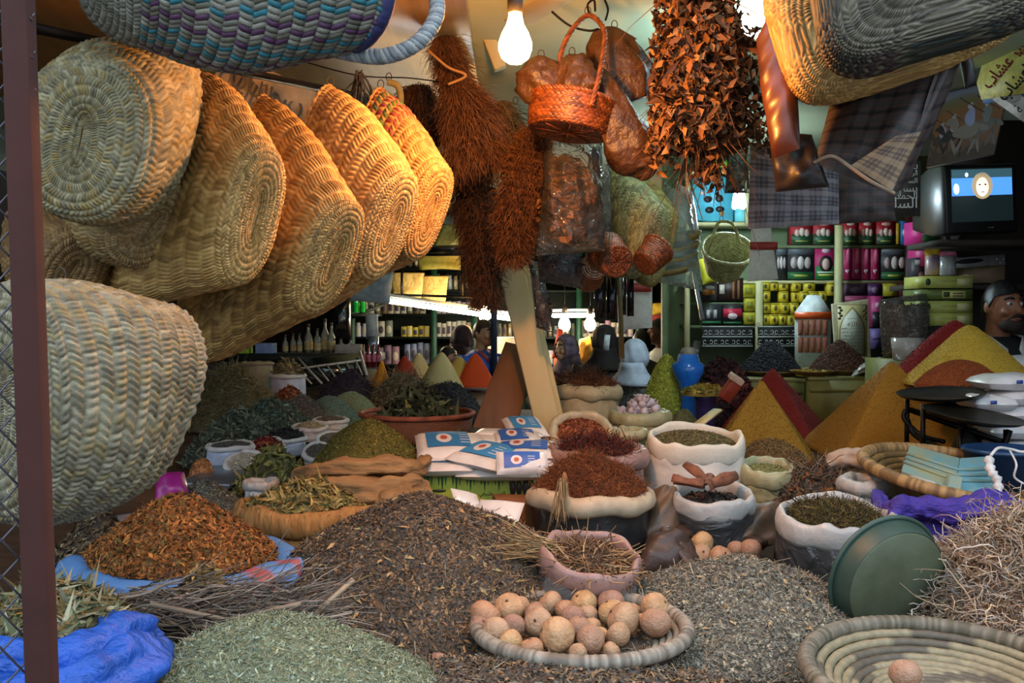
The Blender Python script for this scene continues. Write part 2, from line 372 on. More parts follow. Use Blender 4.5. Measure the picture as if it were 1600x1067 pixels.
def scat(mb, sample, sc):
    for s in sc:
        kind, N, L, W, pal, tilt = s[:6]; o = s[6] if len(s) > 6 else {}
        p, n = sample(N, o.get('rmax', 1.03), o.get('rmin', 0))
        if kind == 'strand':
            d = np.stack([RNG.normal(size=N), RNG.normal(size=N), RNG.normal(0, tilt, N)], 1)+n*o.get('nk', .35)
            strands(mb, p+n*o.get('up', .0), d, L, W, pal, o.get('segs', 5), o.get('curl', .35), o.get('drop', .05))
        else: scatter(mb, kind, p+n*W*.3, n, L, W, pal, tilt, curl=o.get('curl', 1.))
def heap(name, label, cat, px, Y, ty, hw, dr=.8, p=1.3, q=1, base='#5a4a30', sc=(), z0=None, noise=.06, poly=0, rot=0, group=None, mat=None, seed=None, kind='stuff', tipr=.003, py=None):
    z = z0 if z0 is not None else float(zc(Y)); c = np.array([P(px, ty, Y)[0], Y, z]); H = P(px, ty, Y)[2]-z; rx = m(hw, Y)
    mb = MB(); s = hfield(mb, c, rx, rx*dr, H, p, q, base, seed if seed is not None else int(px), noise, poly, rot, follow=z0 is None, tipr=tipr)
    scat(mb, s, sc)
    return tag(obj(name, mb, mat or HERB, origin=c), label, cat, group, kind)
# ------------------------------------------------------------------ sacks
def sack(name, label, cat, px, Y, ty, wpx, mat, *args, rim_col=None, **kw): return sack_(name, label, cat, px, Y, ty, wpx, mat, *args, rim_col=rim_col, **kw)
def sack_(name, label, cat, px, Y, ty, wpx, mat, rim_mat=None, rim=(.014, 1.0), rx=0, ry=0, seed=None, z0=None, group=None, sy=1.0, fold=.03, rimr=.95, body=True, rim_col=None):
    seed = int(px+ty) if seed is None else seed
    z = z0 if z0 is not None else float(zc(Y)); c = np.array([P(px, ty, Y)[0], Y, z]); h = P(px, ty, Y)[2]-z; R = m(wpx, Y)/2
    t = thing(name, label, cat, c, group); rot = R3(rx, ry, 0); w1 = wav(seed, 7, .5, 2.5); w2 = wav(seed+9, 7, 1, 4)
    def fn(r, zz, A):
        s = zz/h
        k = 1+fold*w1(np.cos(A), np.sin(A)+s*.8)+fold*.6*np.sin(9*A+3*w2(np.cos(A), s))*s**2+fold*.5*w2(s*2.2, np.sin(A)*.7)
        return r*k, zz
    prof = [(.02*R, 0), (.75*R, 0), (.93*R, .02*h), (1.0*R, .1*h)]+[(R*(1.0+.04*math.sin(PI*s)-(1-rimr)*s**2), h*s) for s in np.linspace(.2, 1, 14)]
    if body: obj('sack_body', lathe(MB(), prof, 56, c, rot, (True, False), fn, sy=sy), mat, t)
    a = np.linspace(0, 2*PI, 73)[:-1]; rr = R*rimr*(1+fold*w1(np.cos(a), np.sin(a)+.8))
    path = np.stack([rr*np.cos(a), rr*np.sin(a)*sy, h+.010*w1(np.cos(a)*.8, np.sin(a)*.8)*R/.15], 1) @ rot.T+c
    tr = rim[0]*(1+.22*w1(np.cos(a)*1.2+3, np.sin(a)*1.2)+.05*np.sin(11*a+w2(np.cos(a), np.sin(a))))
    # rolled rim: flattened tube standing on the mouth
    k = 10; b = np.linspace(0, 2*PI, k, endpoint=False); up = rot @ np.array([0, 0, 1.])
    rad = (path-c-up*h); rad -= up*(rad @ up)[:, None]; rad /= np.linalg.norm(rad, axis=1)[:, None]
    rings = path[:, None]+(np.cos(b)[None, :, None]*rad[:, None]*tr[:, None, None]+np.sin(b)[None, :, None]*up*(tr*rim[1])[:, None, None]) - up*(rim[0]*rim[1]*.6)
    rings = np.concatenate([rings, rings[:1]])
    obj('rolled_rim', loft(MB(), rings, (False, False), None if rim_col is None else np.repeat(rim_col(np.append(a, a[0])), k, 0)), rim_mat or mat, t)
    return dict(t=t, c=c, h=h, R=R*rimr, rot=rot, sy=sy, rimr=rim[0])
def fill(s, name, label, cat, dome, base, sc, low=.05, noise=.12, solid=False, seed=3, group=None, p=1.6, off=(0, 0)):
    """what the sack holds: a heap over its mouth (and, in a clear bag, down to its bottom)"""
    mb = MB(); c0 = np.array([off[0], off[1], s['h']-low*s['h']]); R = s['R']-s['rimr']*.55
    smp = hfield(mb, c0, R, R*s['sy'], dome, p, 1, base, seed, noise, nr=22, na=56, follow=False)
    scat(mb, smp, sc)
    if solid:
        R2 = R*.995
        lathe(mb, [(.02, .006), (R2*.8, .006), (R2*.97, .04*s['h']+.006)]+[(R2*1.02, s['h']*q) for q in (.2, .4, .6, .8)]+[(R2*.99, s['h']*(1-low)-.003)], 48, col=hexc(base), sy=s['sy'])
    for i in range(len(mb.v)): mb.v[i] = mb.v[i] @ s['rot'].T+s['c']
    return tag(obj(name, mb, HERB), label, cat, group, 'stuff')
def roll(mb, pix, r, k=10, n=40, flat=.8, seed=1, wr=.12, fold=1.0, col=None):
    """rolled cloth edge through (px, py, Y) points"""
    k = max(k, 22); p = spline([P(a, b, c) for a, b, c in pix], n); w1 = wav(seed, 6, 2, 9, 3)
    rr = np.interp(np.linspace(0, 1, n), np.linspace(0, 1, len(r)) if hasattr(r, '__len__') else [0, 1], r if hasattr(r, '__len__') else [r, r])
    t, u, w = frames(p); a = np.linspace(0, 2*PI, k, endpoint=False)
    rings = p[:, None]+rr[:, None, None]*(np.cos(a)[None, :, None]*u[:, None]+flat*np.sin(a)[None, :, None]*w[:, None])
    s = np.linspace(0, 1, n)[:, None]; w2 = wav(seed+50, 6, .6, 2.5)
    cr = .16*np.sin(2*a[None]+2.2*w2(s*2, s*0)+seed)+.13*np.sin(4*a[None]+2.5*w2(s*2, s*0+2))+.09*np.sin(7*a[None]+3*w2(s*3, s*0+4))
    rings = rings+(rings-p[:, None])*(wr*2.2*w1(rings[..., 0]*3.5, rings[..., 1]*3.5, rings[..., 2]*3.5)+cr*fold)[..., None]
    if col is not None and np.ndim(col) == 2: col = np.repeat(col[np.linspace(0, len(col)-1, n).astype(int)], k, 0)
    return loft(mb, rings, (True, True), col)
# ------------------------------------------------------------------ sheet / pillow between four corners
def pillow(mb, cs, th, nu=24, nv=24, bulge=1.0, wr=0, seed=0, col=None, uvs=None, pinch=.5, sag=0):
    """bag-like body on 4 corner points (bl, br, tr, tl): two bulging faces that meet in a seam"""
    c = [np.array(q, float) for q in cs]; u = np.linspace(0, 1, nu); v = np.linspace(0, 1, nv); U, V = np.meshgrid(u, v)
    base = ((1-U)*(1-V))[..., None]*c[0]+(U*(1-V))[..., None]*c[1]+(U*V)[..., None]*c[2]+((1-U)*V)[..., None]*c[3]
    N = np.cross(c[1]-c[0], c[3]-c[0]); N /= np.linalg.norm(N); L = np.linalg.norm(c[1]-c[0]); Hh = np.linalg.norm(c[3]-c[0])
    w1 = wav(seed, 9, 1, 5)
    b = (np.clip(4*U*(1-U), 0, 1)**pinch)*(np.clip(4*V*(1-V), 0, 1)**pinch)*th/2
    wv = wr*w1(U*L*4, V*Hh*4)*np.clip(8*U*(1-U)*4*V*(1-V), 0, 1)**.5
    base = base+N*(wr*.6*w1(U*L*2+5, V*Hh*2))[..., None]
    uv = np.stack([U*(L if uvs is None else uvs[0]), V*(Hh if uvs is None else uvs[1])], -1)
    for s in (1, -1):
        p = base+N*((s*b+wv*(1 if s > 0 else .4)))[..., None]; f = gridf(nv, nu, False)
        mb.add(p.reshape(-1, 3), f if s > 0 else f[:, ::-1], col, uv.reshape(-1, 2))
    return mb
# ================================================================== HEAPS AND SACKS ON THE COUNTER
BRN = ['#7a5c3c', '#644a30', '#967350', '#50453a', '#46423e', '#8a6c4a', '#5c564c']
heap('dried_herb_heap', 'large dark brown mound of crumbled dried herbs rising in the middle of the counter front', 'herb heap', 660, 2.62, 764, 318, .80, 1.25, 1, '#463a2c',
     [('twig', 15000, .019, .002, BRN, .5), ('chip', 16000, .011, .0055, BRN+['#2e2c2c', '#4b4740'], .6), ('leaf', 260, .03, .009, ['#a8885a', '#8c7a4a', '#b09a6a'], .5), ('twig', 200, .05, .002, ['#a89478', '#8c7a66'], .4)], noise=.05)
GRY = ['#8a8270', '#706a5e', '#a49a80', '#585348', '#94856a', '#7b7468']
heap('chopped_herb_heap', 'pale grey-brown mound of chopped stalks behind the tray of round fruits', 'herb heap', 1160, 2.42, 868, 256, .86, 1.25, 1, '#5f584a',
     [('twig', 14000, .018, .002, GRY, .5), ('chip', 12000, .010, .0055, GRY+['#4a4640'], .6), ('twig', 260, .06, .0022, ['#b8a88a', '#a08c6c'], .4), ('leaf', 160, .025, .008, ['#b09468', '#8c6c42'], .4)], noise=.05)
SAG = ['#8f9474', '#7c8468', '#a3a684', '#6c7458', '#7d7a50', '#97a08a']
heap('rosemary_heap', 'grey-green mound of needle-like herb at the bottom edge beside the twigs', 'herb heap', 430, 1.86, 955, 338, .8, 1.3, 1, '#6a6c50',
     [('twig', 22000, .015, .0015, SAG, .5), ('chip', 6000, .01, .004, SAG, .6), ('twig', 150, .05, .0014, ['#b4ac88'], .4)], noise=.03)
RT = ['#b0906e', '#96785a', '#c4a88a', '#7c6048', '#a8968a', '#d0bca0', '#b8a898']
heap('root_heap', 'tangled heap of thin pale wiry roots at the corner beside the coiled tray', 'root heap', 1600, 2.32, 808, 205, .8, 1.5, 1, '#5a4230',
     [('strand', 5200, .095, .0021, RT, .2, dict(segs=7, curl=.5, drop=.10)), ('strand', 60, .16, .0024, ['#c8ac88'], .2, dict(segs=8, curl=.3, drop=.07, up=.004)), ('strand', 1200, .06, .003, RT, .3, dict(segs=5, curl=.5, drop=.05))], noise=.08)
# loose olive leaves in a blue cloth, bottom corner
OLV = ['#8c8c68', '#6f7450', '#a3a184', '#5c6244', '#b0aa86', '#7e6a3c']
heap('olive_leaf_heap', 'heap of long grey-green olive leaves on the blue cloth behind the gate', 'leaf heap', 85, 2.05, 905, 190, .8, 1.6, 1, '#3c3a26',
     [('leaf', 1900, .075, .013, OLV, .55), ('leaf', 300, .06, .012, ['#a07e3c', '#8c6a34'], .5)], noise=.08)
blue = M('blue_tarp', '#1c4fa8', .5, var=.12, scale=12, bump=1.0, bscale=14, bdist=.03, stretch=(1, 2.2, 1))
bt = thing('blue_cloth', 'bright blue woven cloth rolled along the edge of the olive leaves', 'cloth', P(110, 1060, 1.78))
obj('front_roll', roll(MB(), [(-60, 1010, 1.74), (40, 1035, 1.70), (120, 1025, 1.72), (190, 998, 1.78), (222, 985, 1.84)], [.035, .04, .045, .05, .035], 14, 50, .85, 3, .1), blue, bt)
obj('lower_fold', roll(MB(), [(-60, 1080, 1.69), (60, 1090, 1.66), (150, 1066, 1.68), (215, 1030, 1.76), (236, 1005, 1.86)], [.045, .05, .055, .05, .03], 14, 50, .9, 5, .1), blue, bt)
obj('side_fold', roll(MB(), [(236, 1010, 1.84), (205, 985, 1.92), (170, 972, 2.02), (130, 968, 2.1)], [.03, .035, .03, .02], 12, 30, .8, 8, .12), blue, bt)
# blue sack of rusty leaves
BLU = M('blue_sack_weave', '#ffffff', .6, var=.12, scale=30, bump=.4, bscale=200, usecol=True); cB, cR = hexc('#5b88bd'), hexc('#a8585c')
def two(s, rng): return np.where(np.any([(s > a) & (s < b) for a, b in rng], 0)[:, None], cR, cB)
def bluesack():
    s = sack('blue_sack', 'wide low pale blue sack with red stripes holding rust-brown leaves', 'sack', 283, 2.56, 872, 335, BLU, BLU, (.040, .9), sy=.72, fold=.035, rimr=.98, rim_col=lambda a: two(a, [(5.55, 5.72), (5.98, 6.12)]))
    c, R, h = s['c'], s['R'], s['h']
    obj('lower_fold', roll(MB(), [(108, 920, 2.36), (200, 945, 2.28), (300, 948, 2.27), (400, 928, 2.33), (460, 888, 2.44)], [.03, .042, .048, .048, .038], 12, 60, .8, 4, .1, col=two(np.linspace(0, 1, 60), [(.76, .83), (.93, .98)])), BLU, s['t'])
    return s
bs = bluesack()
RUS = ['#a8622a', '#8a5020', '#bc7a36', '#6a4220', '#96662e', '#785628']
fill(bs, 'rust_leaf_heap', 'heap of rust-orange crumbled leaves overflowing the blue sack', 'leaf heap', .175, '#6b3a14',
     [('chip', 9000, .014, .008, RUS, .6), ('leaf', 1500, .03, .011, RUS+['#5c5428'], .6), ('twig', 1200, .03, .002, RUS, .5)], low=.0, p=1.3, noise=.06, seed=12)
heap('crumb_layer', 'thin layer of dark crumbs covering the counter edge around the round fruit tray', 'crumbs', 800, 1.9, 1062, 420, .45, 3, .5, '#3f342a', [('chip', 5000, .013, .006, BRN+['#5c5448'], .5), ('twig', 2500, .025, .002, BRN+GRY, .4)], noise=.2)
heap('dark_leaf_heap', 'small heap of curled dark brown tea leaves behind the gate post', 'leaf heap', 155, 2.66, 800, 108, .9, 1.5, 1, '#2a2015',
     [('leaf', 2200, .026, .010, ['#5c4a2c', '#3c3020', '#77664a', '#4a3418'], .7)])
# twigs bundle lying in front
def twigs():
    mb = MB(); n = 1500
    a = np.array([P(195, 968, 2.16)]); b = P(540, 976, 2.08); ax = (b-a[0])
    p = a+ax*RNG.uniform(-.06, .7, (n, 1))+RNG.normal(0, 1, (n, 3))*np.array([.02, .035, .030]); p[:, 2] = np.maximum(p[:, 2], zc(p[:, 1])+.03)
    strands(mb, p, np.tile(ax, (n, 1))+RNG.normal(0, .09, (n, 3)), .17, .0024, ['#7d7064', '#968a7c', '#5d534a', '#a89c8c', '#6d5e4e'], 6, .13, .01)
    bar(mb, P(478, 972, 2.05), P(552, 905, 2.12), .009, .009, hexc('#a8957a'))
    for q in ((235, 925, 520, 985), (300, 960, 545, 965), (330, 955, 470, 925)): bar(mb, P(q[0], q[1]+18, 2.05), P(q[2], q[3]+18, 2.05), .009, .008, hexc('#94806a'))
    return tag(obj('twig_bundle', mb, HERB), 'loose bundle of dry grey twigs lying in front of the blue sack', 'twigs', None, 'stuff')
twigs()
heap('flower_heap', 'dry yellow-brown flower heads lying on the twigs against the blue sack', 'flower heap', 320, 2.2, 888, 85, .4, 1.6, 1, '#5a4a2c', [('leaf', 500, .03, .014, ['#8c6f3c', '#a5854c', '#6f5a34', '#55462c'], .8), ('twig', 200, .05, .002, ['#8c7a5c'], .5)])
# bay leaves in burlap
BUR = M('burlap', '#94622e', .88, var=.15, scale=30, bump=1.0, bscale=15, bdist=.03, stretch=(2.2, 1, .5), col2='#b07e44')
s = sack('burlap_sack', 'open orange-brown burlap sack of bay leaves between the blue sack and green mound', 'sack', 490, 2.98, 792, 235, BUR, BUR, (.028, 1.5), sy=.7, fold=.05)
BAY = ['#8a7a3c', '#a08c4c', '#6c6430', '#b09658', '#7c5c2c', '#5c5a34']
fill(s, 'bay_leaf_heap', 'heap of dry yellow-brown bay leaves in the orange-brown burlap sack', 'leaf heap', .085, '#4c3e1e', [('leaf', 1800, .045, .015, BAY, .6)], low=0, p=1.4, seed=5)
wc = M('white_cotton', '#c9c4b8', .75, var=.08, scale=20, bump=.3, bscale=90)
tag(obj('plastic_roll', roll(MB(), [(480, 885, 2.55), (510, 862, 2.6), (545, 835, 2.7), (552, 828, 2.72)], [.028, .034, .024, .008], 12, 30, .8, 2, .2), M('grey_plastic', '#8e8f92', .35, var=.1, scale=15, bump=.3)), 'grey plastic bag end lying against the big brown mound', 'bag')
tag(obj('paper_scrap', roll(MB(), [(548, 815, 2.8), (575, 803, 2.83), (590, 795, 2.86)], [.02, .022, .014], 10, 20, .6, 9, .25), wc), 'crumpled white plastic scrap tucked in beside the bay leaf sack', 'bag')
# henna green mound in brown sack
HEN = ['#6f6a22', '#5c5a1c', '#837a30', '#4a481a', '#7c6c2a']
heap('green_herb_heap', 'big smooth olive-green mound of fine dried herb in a rolled brown sack', 'herb heap', 572, 3.42, 656, 130, .9, 1.7, 1.05, '#565218',
     [('twig', 9000, .014, .0016, HEN, .5), ('chip', 7000, .008, .004, HEN, .5)], noise=.03)
BSK = M('brown_sackcloth', '#7a5832', .85, var=.18, scale=12, bump=1.0, bscale=12, bdist=.03, stretch=(.6, 1, 2.5), col2='#a07a4c')
h = thing('sackcloth_wrap', 'rolled brown sackcloth edge holding the olive-green mound', 'sack', P(560, 780, 3.0))
obj('top_roll', roll(MB(), [(462, 742, 3.15), (520, 735, 3.06), (600, 730, 3.06), (650, 735, 3.12), (664, 715, 3.3)], [.02, .04, .045, .035, .02], 14, 50, .75, 3, .12), BSK, h)
obj('lower_roll', roll(MB(), [(465, 760, 3.08), (530, 765, 2.98), (610, 768, 2.98), (660, 760, 3.06)], [.03, .045, .05, .04], 14, 50, .8, 6, .12), BSK, h)
obj('side_fold', roll(MB(), [(600, 795, 2.88), (620, 775, 2.96), (630, 760, 3.03)], [.04, .045, .03], 12, 24, .8, 16, .15), BSK, h)
heap('curled_leaf_heap', 'heap of curled yellow-green leaves between white sacks and olive-green mound', 'leaf heap', 428, 3.45, 702, 70, 1.0, 1.6, 1, '#3a3a1c', [('leaf', 700, .05, .014, ['#6c6c30', '#8c8640', '#4c5024', '#a39a58', '#585c38'], .8)])
heap('grey_herb_heap', 'low blue-grey heap of crumbled herb behind the rust-orange leaves', 'herb heap', 322, 3.2, 750, 85, .8, 1.6, 1, '#45453c', [('chip', 2600, .012, .005, ['#6a6e68', '#55584e', '#7d7a5c', '#4a4c48'], .6), ('twig', 1200, .02, .0016, ['#72746c', '#5a5a44'], .5)])
MILK = film('milky_plastic', '#bfc2c2', .86, .38, 16, .35)
CLEAR = film('clear_plastic', '#c8ccd0', .07, .08, 13, .8)
MRIM = M('milky_rim', '#aaa8a2', .38, var=.08, scale=12, bump=.6, bscale=26, bdist=.01); YRIM = M('yellow_rim', '#a09a74', .4, var=.1, scale=12, bump=.6, bscale=26, bdist=.01)
pb = sack('plastic_bag', 'crumpled clear plastic bag among the leaves in front of the white sacks', 'bag', 408, 3.25, 752, 48, MILK, MRIM, (.012, 1.4), seed=4, fold=.12)
# ------------------------------------------------------------------ white sacks on the middle of the counter (far side)
LAV = M('white_plastic_weave', '#b9c3d6', .5, var=.08, scale=30, bump=.35, bscale=90)
WHT = M('white_sack', '#c8c8c4', .65, var=.08, scale=25, bump=.35, bscale=90)
SKS = [  # px, Y, rim row, width, rx, label, colour palette, dome, material
 (360, 3.85, 694, 70, 0.05, 'pale lavender-white sack of grey powder beside the giant basket', ['#55504c', '#5e5a55', '#4a4644'], .01, LAV),
 (386, 3.72, 715, 60, .5, 'small open white bag of pale seeds leaning before the lavender-white sack', ['#b8b09a', '#9c9480', '#c8c0aa'], .015, WHT),
 (418, 4.05, 693, 56, .45, 'shallow white bag of dark red chillies', ['#7a1f1a', '#962c22', '#5c1a16', '#b0623c'], .03, WHT),
 (449, 4.3, 682, 58, .12, 'white sack of black curled leaves beside the chilli bag', ['#2c2a2a', '#3a3634', '#1f1e1e'], .03, LAV),
 (484, 4.7, 666, 54, .08, 'white sack of pale beige seeds in front of the teal powder', ['#a49878', '#8c8062', '#b8aa88'], .02, WHT),
 (516, 4.95, 655, 54, .05, 'white sack of grey-brown seeds nearest the basket of green leaves', ['#6a5e52', '#7d7060', '#574c42'], .015, WHT),
 (522, 4.15, 681, 50, .3, 'low white sack of grey seeds behind the olive-green mound', ['#77705c', '#5f5848'], .015, WHT),
 (500, 3.95, 697, 44, .5, 'flat white bag lying open behind the curled leaves', ['#55534a', '#6a675c'], .015, WHT)]
for i, (px, Y, ry_, wd, rx_, lab, pal, dome, mt) in enumerate(SKS):
    s = sack('white_sack', lab, 'sack', px, Y, ry_, wd, mt, WHT, (.012, 1.0), rx=rx_, seed=i*7+3, group='small white sacks on the far counter', fold=.04)
    nm = ['powder', 'pale_seeds', 'chillies', 'black_leaves', 'beige_seeds', 'brown_seeds', 'grey_seeds', 'small_seeds'][i]
    fill(s, nm, ['grey powder in the lavender-white sack', 'pale seeds in the small leaning white bag', 'dark red dried chillies in the shallow white bag', 'black curled leaves in the white sack beside the chillies', 'pale beige seeds in the sack before the teal powder', 'grey-brown seeds in the sack beside the green leaf basket', 'grey seeds in the sack behind the olive-green mound', 'seeds in the flat open white bag'][i], 'spice', dome+.005, pal[0],
         [('leaf', 260, .035, .012, pal, .7)] if i in (2, 3) else [('grain', 900, .008, .006, pal, .5)], low=.06, seed=i)
s = sack('herb_sack', 'tall white sack of dried flowers in front of the mirror rack', 'sack', 450, 5.75, 585, 52, LAV, WHT, (.016, .9), fold=.05)
fill(s, 'dried_flower_heap', 'dried yellowish flower heads in the tall white sack', 'flowers', .09, '#4a4630', [('leaf', 420, .05, .016, ['#77705a', '#5c5a40', '#968a66', '#8c7640'], .8)], low=.02)
s = sack('canvas_sack', 'plain tan canvas sack standing behind the straw heap', 'sack', 403, 6.0, 566, 46, M('tan_canvas', '#8f8468', .8, var=.1), None, (.014, .8))
FAR = [('straw_heap', 'yellow-brown straw heap of thin stalks under the hanging baskets', 362, 5.2, 568, 85, 1.3, '#5f5434', [('strand', 2600, .07, .0022, ['#8c7c50', '#a08e60', '#6c6240', '#7a6a44'], .4, dict(curl=.4, drop=.06))]),
 ('green_herb_leaves', 'dark green heap of dried leaves below the straw heap', 375, 4.35, 640, 75, 1.6, '#2f342a', [('leaf', 1100, .045, .016, ['#5c6858', '#48543f', '#6c7664', '#38402f', '#7d7c66'], .8)]),
 ('mint_leaf_heap', 'blue-green heap of crumbled mint leaves behind the white sacks', 425, 4.85, 622, 75, 1.6, '#38443a', [('leaf', 1500, .03, .011, ['#5c7464', '#4c6456', '#6d8474', '#44584c', '#72735c'], .7)]),
 ('thyme_heap', 'grey heap of thyme sprigs next to the mint leaves', 470, 5.1, 618, 55, 1.6, '#4a4a44', [('twig', 1400, .03, .002, ['#6a6c68', '#55564f', '#807c6c'], .6), ('chip', 900, .015, .007, ['#6a6c68', '#5a5f58'], .6)]),
 ('rust_herb_heap', 'small rust-red heap of dried petals before the tall white sack', 452, 5.5, 604, 42, 1.6, '#5c3420', [('chip', 900, .02, .01, ['#8c4c2c', '#73402a', '#9c6440'], .6)]),
 ('teal_powder_heap', 'smooth blue-green powder mound behind the beige seeds', 515, 5.3, 619, 52, 1.7, '#5c7466', [('grain', 1600, .007, .006, ['#6c8474', '#587064', '#7d9080'], .5)]),
 ('pale_green_powder_heap', 'paler yellow-green powder mound beside the teal powder', 548, 5.55, 612, 48, 1.7, '#7c8c68', [('grain', 1400, .007, .006, ['#8c9c78', '#768662', '#98a684'], .5)]),
 ('lavender_heap', 'dark violet heap of lavender flowers below the mirror rack', 545, 5.95, 580, 60, 1.7, '#241f2c', [('twig', 1500, .035, .004, ['#3c3448', '#4a4058', '#2c2634'], .7)]),
 ('dry_grass_heap', 'grey-beige heap of dry flowering grass beside the lavender', 628, 5.9, 583, 60, 1.7, '#57503c', [('strand', 800, .09, .0022, ['#7d7358', '#968a6c', '#665e48'], .9), ('chip', 500, .016, .008, ['#8c806a'], .7)]),
 ('purple_herb_heap', 'dark purplish heap of herb stalks behind the basket of green leaves', 700, 5.4, 597, 62, 1.8, '#2c2830', [('twig', 1200, .035, .003, ['#4a4450', '#3a3540', '#5c564c'], .7), ('leaf', 300, .03, .01, ['#44483c', '#5a5446'], .8)]),
 ('lower_herb_heap', 'low grey-green heap of crushed leaves just behind the row of white sacks', 345, 4.1, 668, 60, 1.8, '#34382e', [('leaf', 700, .04, .013, ['#55604c', '#6a6c58', '#434c3a'], .8)])]
for nm, lab, px, Y, ty, hw, p, base, sc in FAR: heap(nm, lab, 'herb heap', px, Y, ty, hw, .75, p, 1, base, sc)
# big round basket of green leaves
bk = thing('flat_basket', 'broad flat brown basket heaped with green leaves', 'basket', np.array([P(652, 640, 4.45)[0], 4.45, zc(4.45)]))
c = np.array(bk.location); R = m(88, 4.45); zt = P(652, 655, 4.2)[2]-c[2]
BSKW = M('dark_reed', '#6a4228', .7, var=.2, scale=40, bump=.6, bscale=120, stretch=(1, 1, 5))
obj('basket_body', lathe(MB(), [(.02, 0), (R*.85, 0), (R*.95, zt*.4), (R, zt), (R*.97, zt), (R*.92, zt*.4), (.02, .02)], 64, c), BSKW, bk)
a = np.linspace(0, 2*PI, 81)[:-1]; obj('rim', tube(MB(), np.stack([R*np.cos(a), R*np.sin(a), 0*a+zt], 1)+c, .012, 8, closed=True), M('red_brown_rim', '#8a4a34', .7, var=.25, scale=20), bk)
heap('green_leaf_heap', 'large dark green bay leaves heaped in the flat brown basket', 'leaf heap', 652, 4.45, 612, 82, .95, 2.0, 1, '#1c2418', [('leaf', 900, .075, .028, ['#32402c', '#26341f', '#46543a', '#5f6a4c', '#1d281a'], .9), ('leaf', 20, .08, .03, ['#96924c'], .6)], z0=float(c[2]+.03))
# ------------------------------------------------------------------ far row of spice cones
CONE = M('spice_powder', '#ffffff', .9, var=.05, scale=120, usecol=True, bump=.25, bscale=300)
for i, (px, ty, hw, Y, cl, lab) in enumerate([(596, 560, 15, 6.9, '#d8920c', 'deep yellow'), (632, 553, 30, 6.85, '#a83418', 'brick red'), (654, 548, 25, 7.15, '#e2c488', 'cream'), (690, 547, 38, 6.75, '#d8be84', 'large beige'), (718, 554, 30, 7.0, '#c4a050', 'olive-beige'), (743, 549, 30, 6.95, '#dc4a14', 'bright orange')]):
    heap('spice_cone', lab+' spice cone in the row at the far end of the counter', 'spice cone', px, Y, ty, hw, 1, 1.25, 1, cl, z0=1.185, noise=.012, group='far row of spice cones', mat=CONE, kind='thing', tipr=.012)
# ------------------------------------------------------------------ spice pyramids on the right
def pyr(name, label, px, Y, ty, hw, cl, z0=None, poly=4, rot=.6, p=1, dr=1, tipr=.002, pal=None, q=1):
    return heap(name, label, 'spice heap', px, Y, ty, hw, dr, p, q, cl, [('grain', 5000, .0045, .004, pal or [cl], .5)], z0=z0, noise=.015, poly=poly, rot=rot, mat=CONE, kind='thing', tipr=tipr)
pyr('spice_pyramid', 'golden-brown turmeric pyramid standing before the dark red one', 1190, 4.4, 591, 90, '#8f6a18', rot=.55, pal=['#8f6a18', '#7e5c14', '#a07a20'])
pyr('spice_pyramid', 'dark red paprika pyramid half hidden by the golden-brown one', 1208, 4.95, 572, 92, '#6e0f08', rot=.35)
pyr('spice_pyramid', 'largest orange-gold pyramid behind the black scales', 1393, 4.35, 560, 135, '#94640e', rot=.75, pal=['#94640e', '#7e540c', '#a87010'])
# ------------------------------------------------------------------ sacks in the middle and right
RF = ['#7a4520', '#90501e', '#5f3416', '#a05c2a', '#6c3c1c']
DKP = M('dark_plastic', '#2a2826', .25, var=.15, scale=12, bump=.5, bscale=18, bdist=.01)
CRM = M('cream_rim', '#b5a184', .6, var=.1, scale=20, bump=.35, bscale=60)
s = sack('dark_sack', 'black plastic sack with a cream rolled rim full of red-brown fibre', 'sack', 922, 3.0, 768, 176, DKP, CRM, (.030, 1.05), sy=.85, fold=.03, rimr=.99)
fill(s, 'fibre_heap', 'fluffy heap of red-brown corn silk fibre in the black sack', 'fibre', .1, '#6a3214', [('strand', 9000, .035, .0009, RF, .7, dict(segs=5, curl=.9, drop=.1))], low=-.03, p=2.2, noise=.16, seed=8)
mb = MB(); n = 55; p0 = P(880, 752, 2.82)+RNG.normal(0, .007, (n, 3)); strands(mb, p0, np.tile([-.12, -.05, -1.], (n, 1))+RNG.normal(0, .13, (n, 3)), .10, .0015, ['#b08c60', '#9c7a50', '#c4a478'], 5, .06, .05); ell(mb, P(882, 748, 2.82), (.009, .009, .02), col=hexc('#96643a'))
tag(obj('fibre_tassel', mb, HERB), 'pale straw tassel hanging over the rim of the black sack', 'straw', None, 'stuff')
PNK = film('pink_plastic', '#a08076', .85, .3, 12, .5)
s = sack('plastic_sack', 'pinkish clear plastic sack of root sticks leaning on the brown mound', 'sack', 912, 2.52, 858, 158, film('grey_pink_plastic', '#8c8480', .7, .2, 12, .6), M('pink_rim', '#94746a', .4, var=.08, scale=10, bump=.7, bscale=24, bdist=.01), (.012, 2.6), rx=.24, ry=.10, sy=.95, fold=.07)
fill(s, 'root_stick_heap', 'brown root sticks standing out of the pinkish plastic sack', 'roots', .03, '#3c2a1c', [('strand', 520, .075, .003, ['#8a6844', '#a5845c', '#5f4630', '#725236'], .15, dict(segs=4, curl=.2, drop=.06, rmax=.72, nk=.02)), ('twig', 600, .05, .004, ['#7a5a3c', '#5c4430'], .4)], solid=True, low=.16, seed=2)
mb = MB(); n = 160; strands(mb, P(860, 862, 2.5)+RNG.normal(0, .014, (n, 3)), np.tile([-1, -.1, .2], (n, 1))+RNG.normal(0, .13, (n, 3)), .10, .0018, ['#a08458', '#84683f', '#b59a70'], 5, .1, .02)
tag(obj('grass_wisp', mb, HERB), 'wisp of dry grass stalks poking from the pinkish plastic sack', 'straw', None, 'stuff')
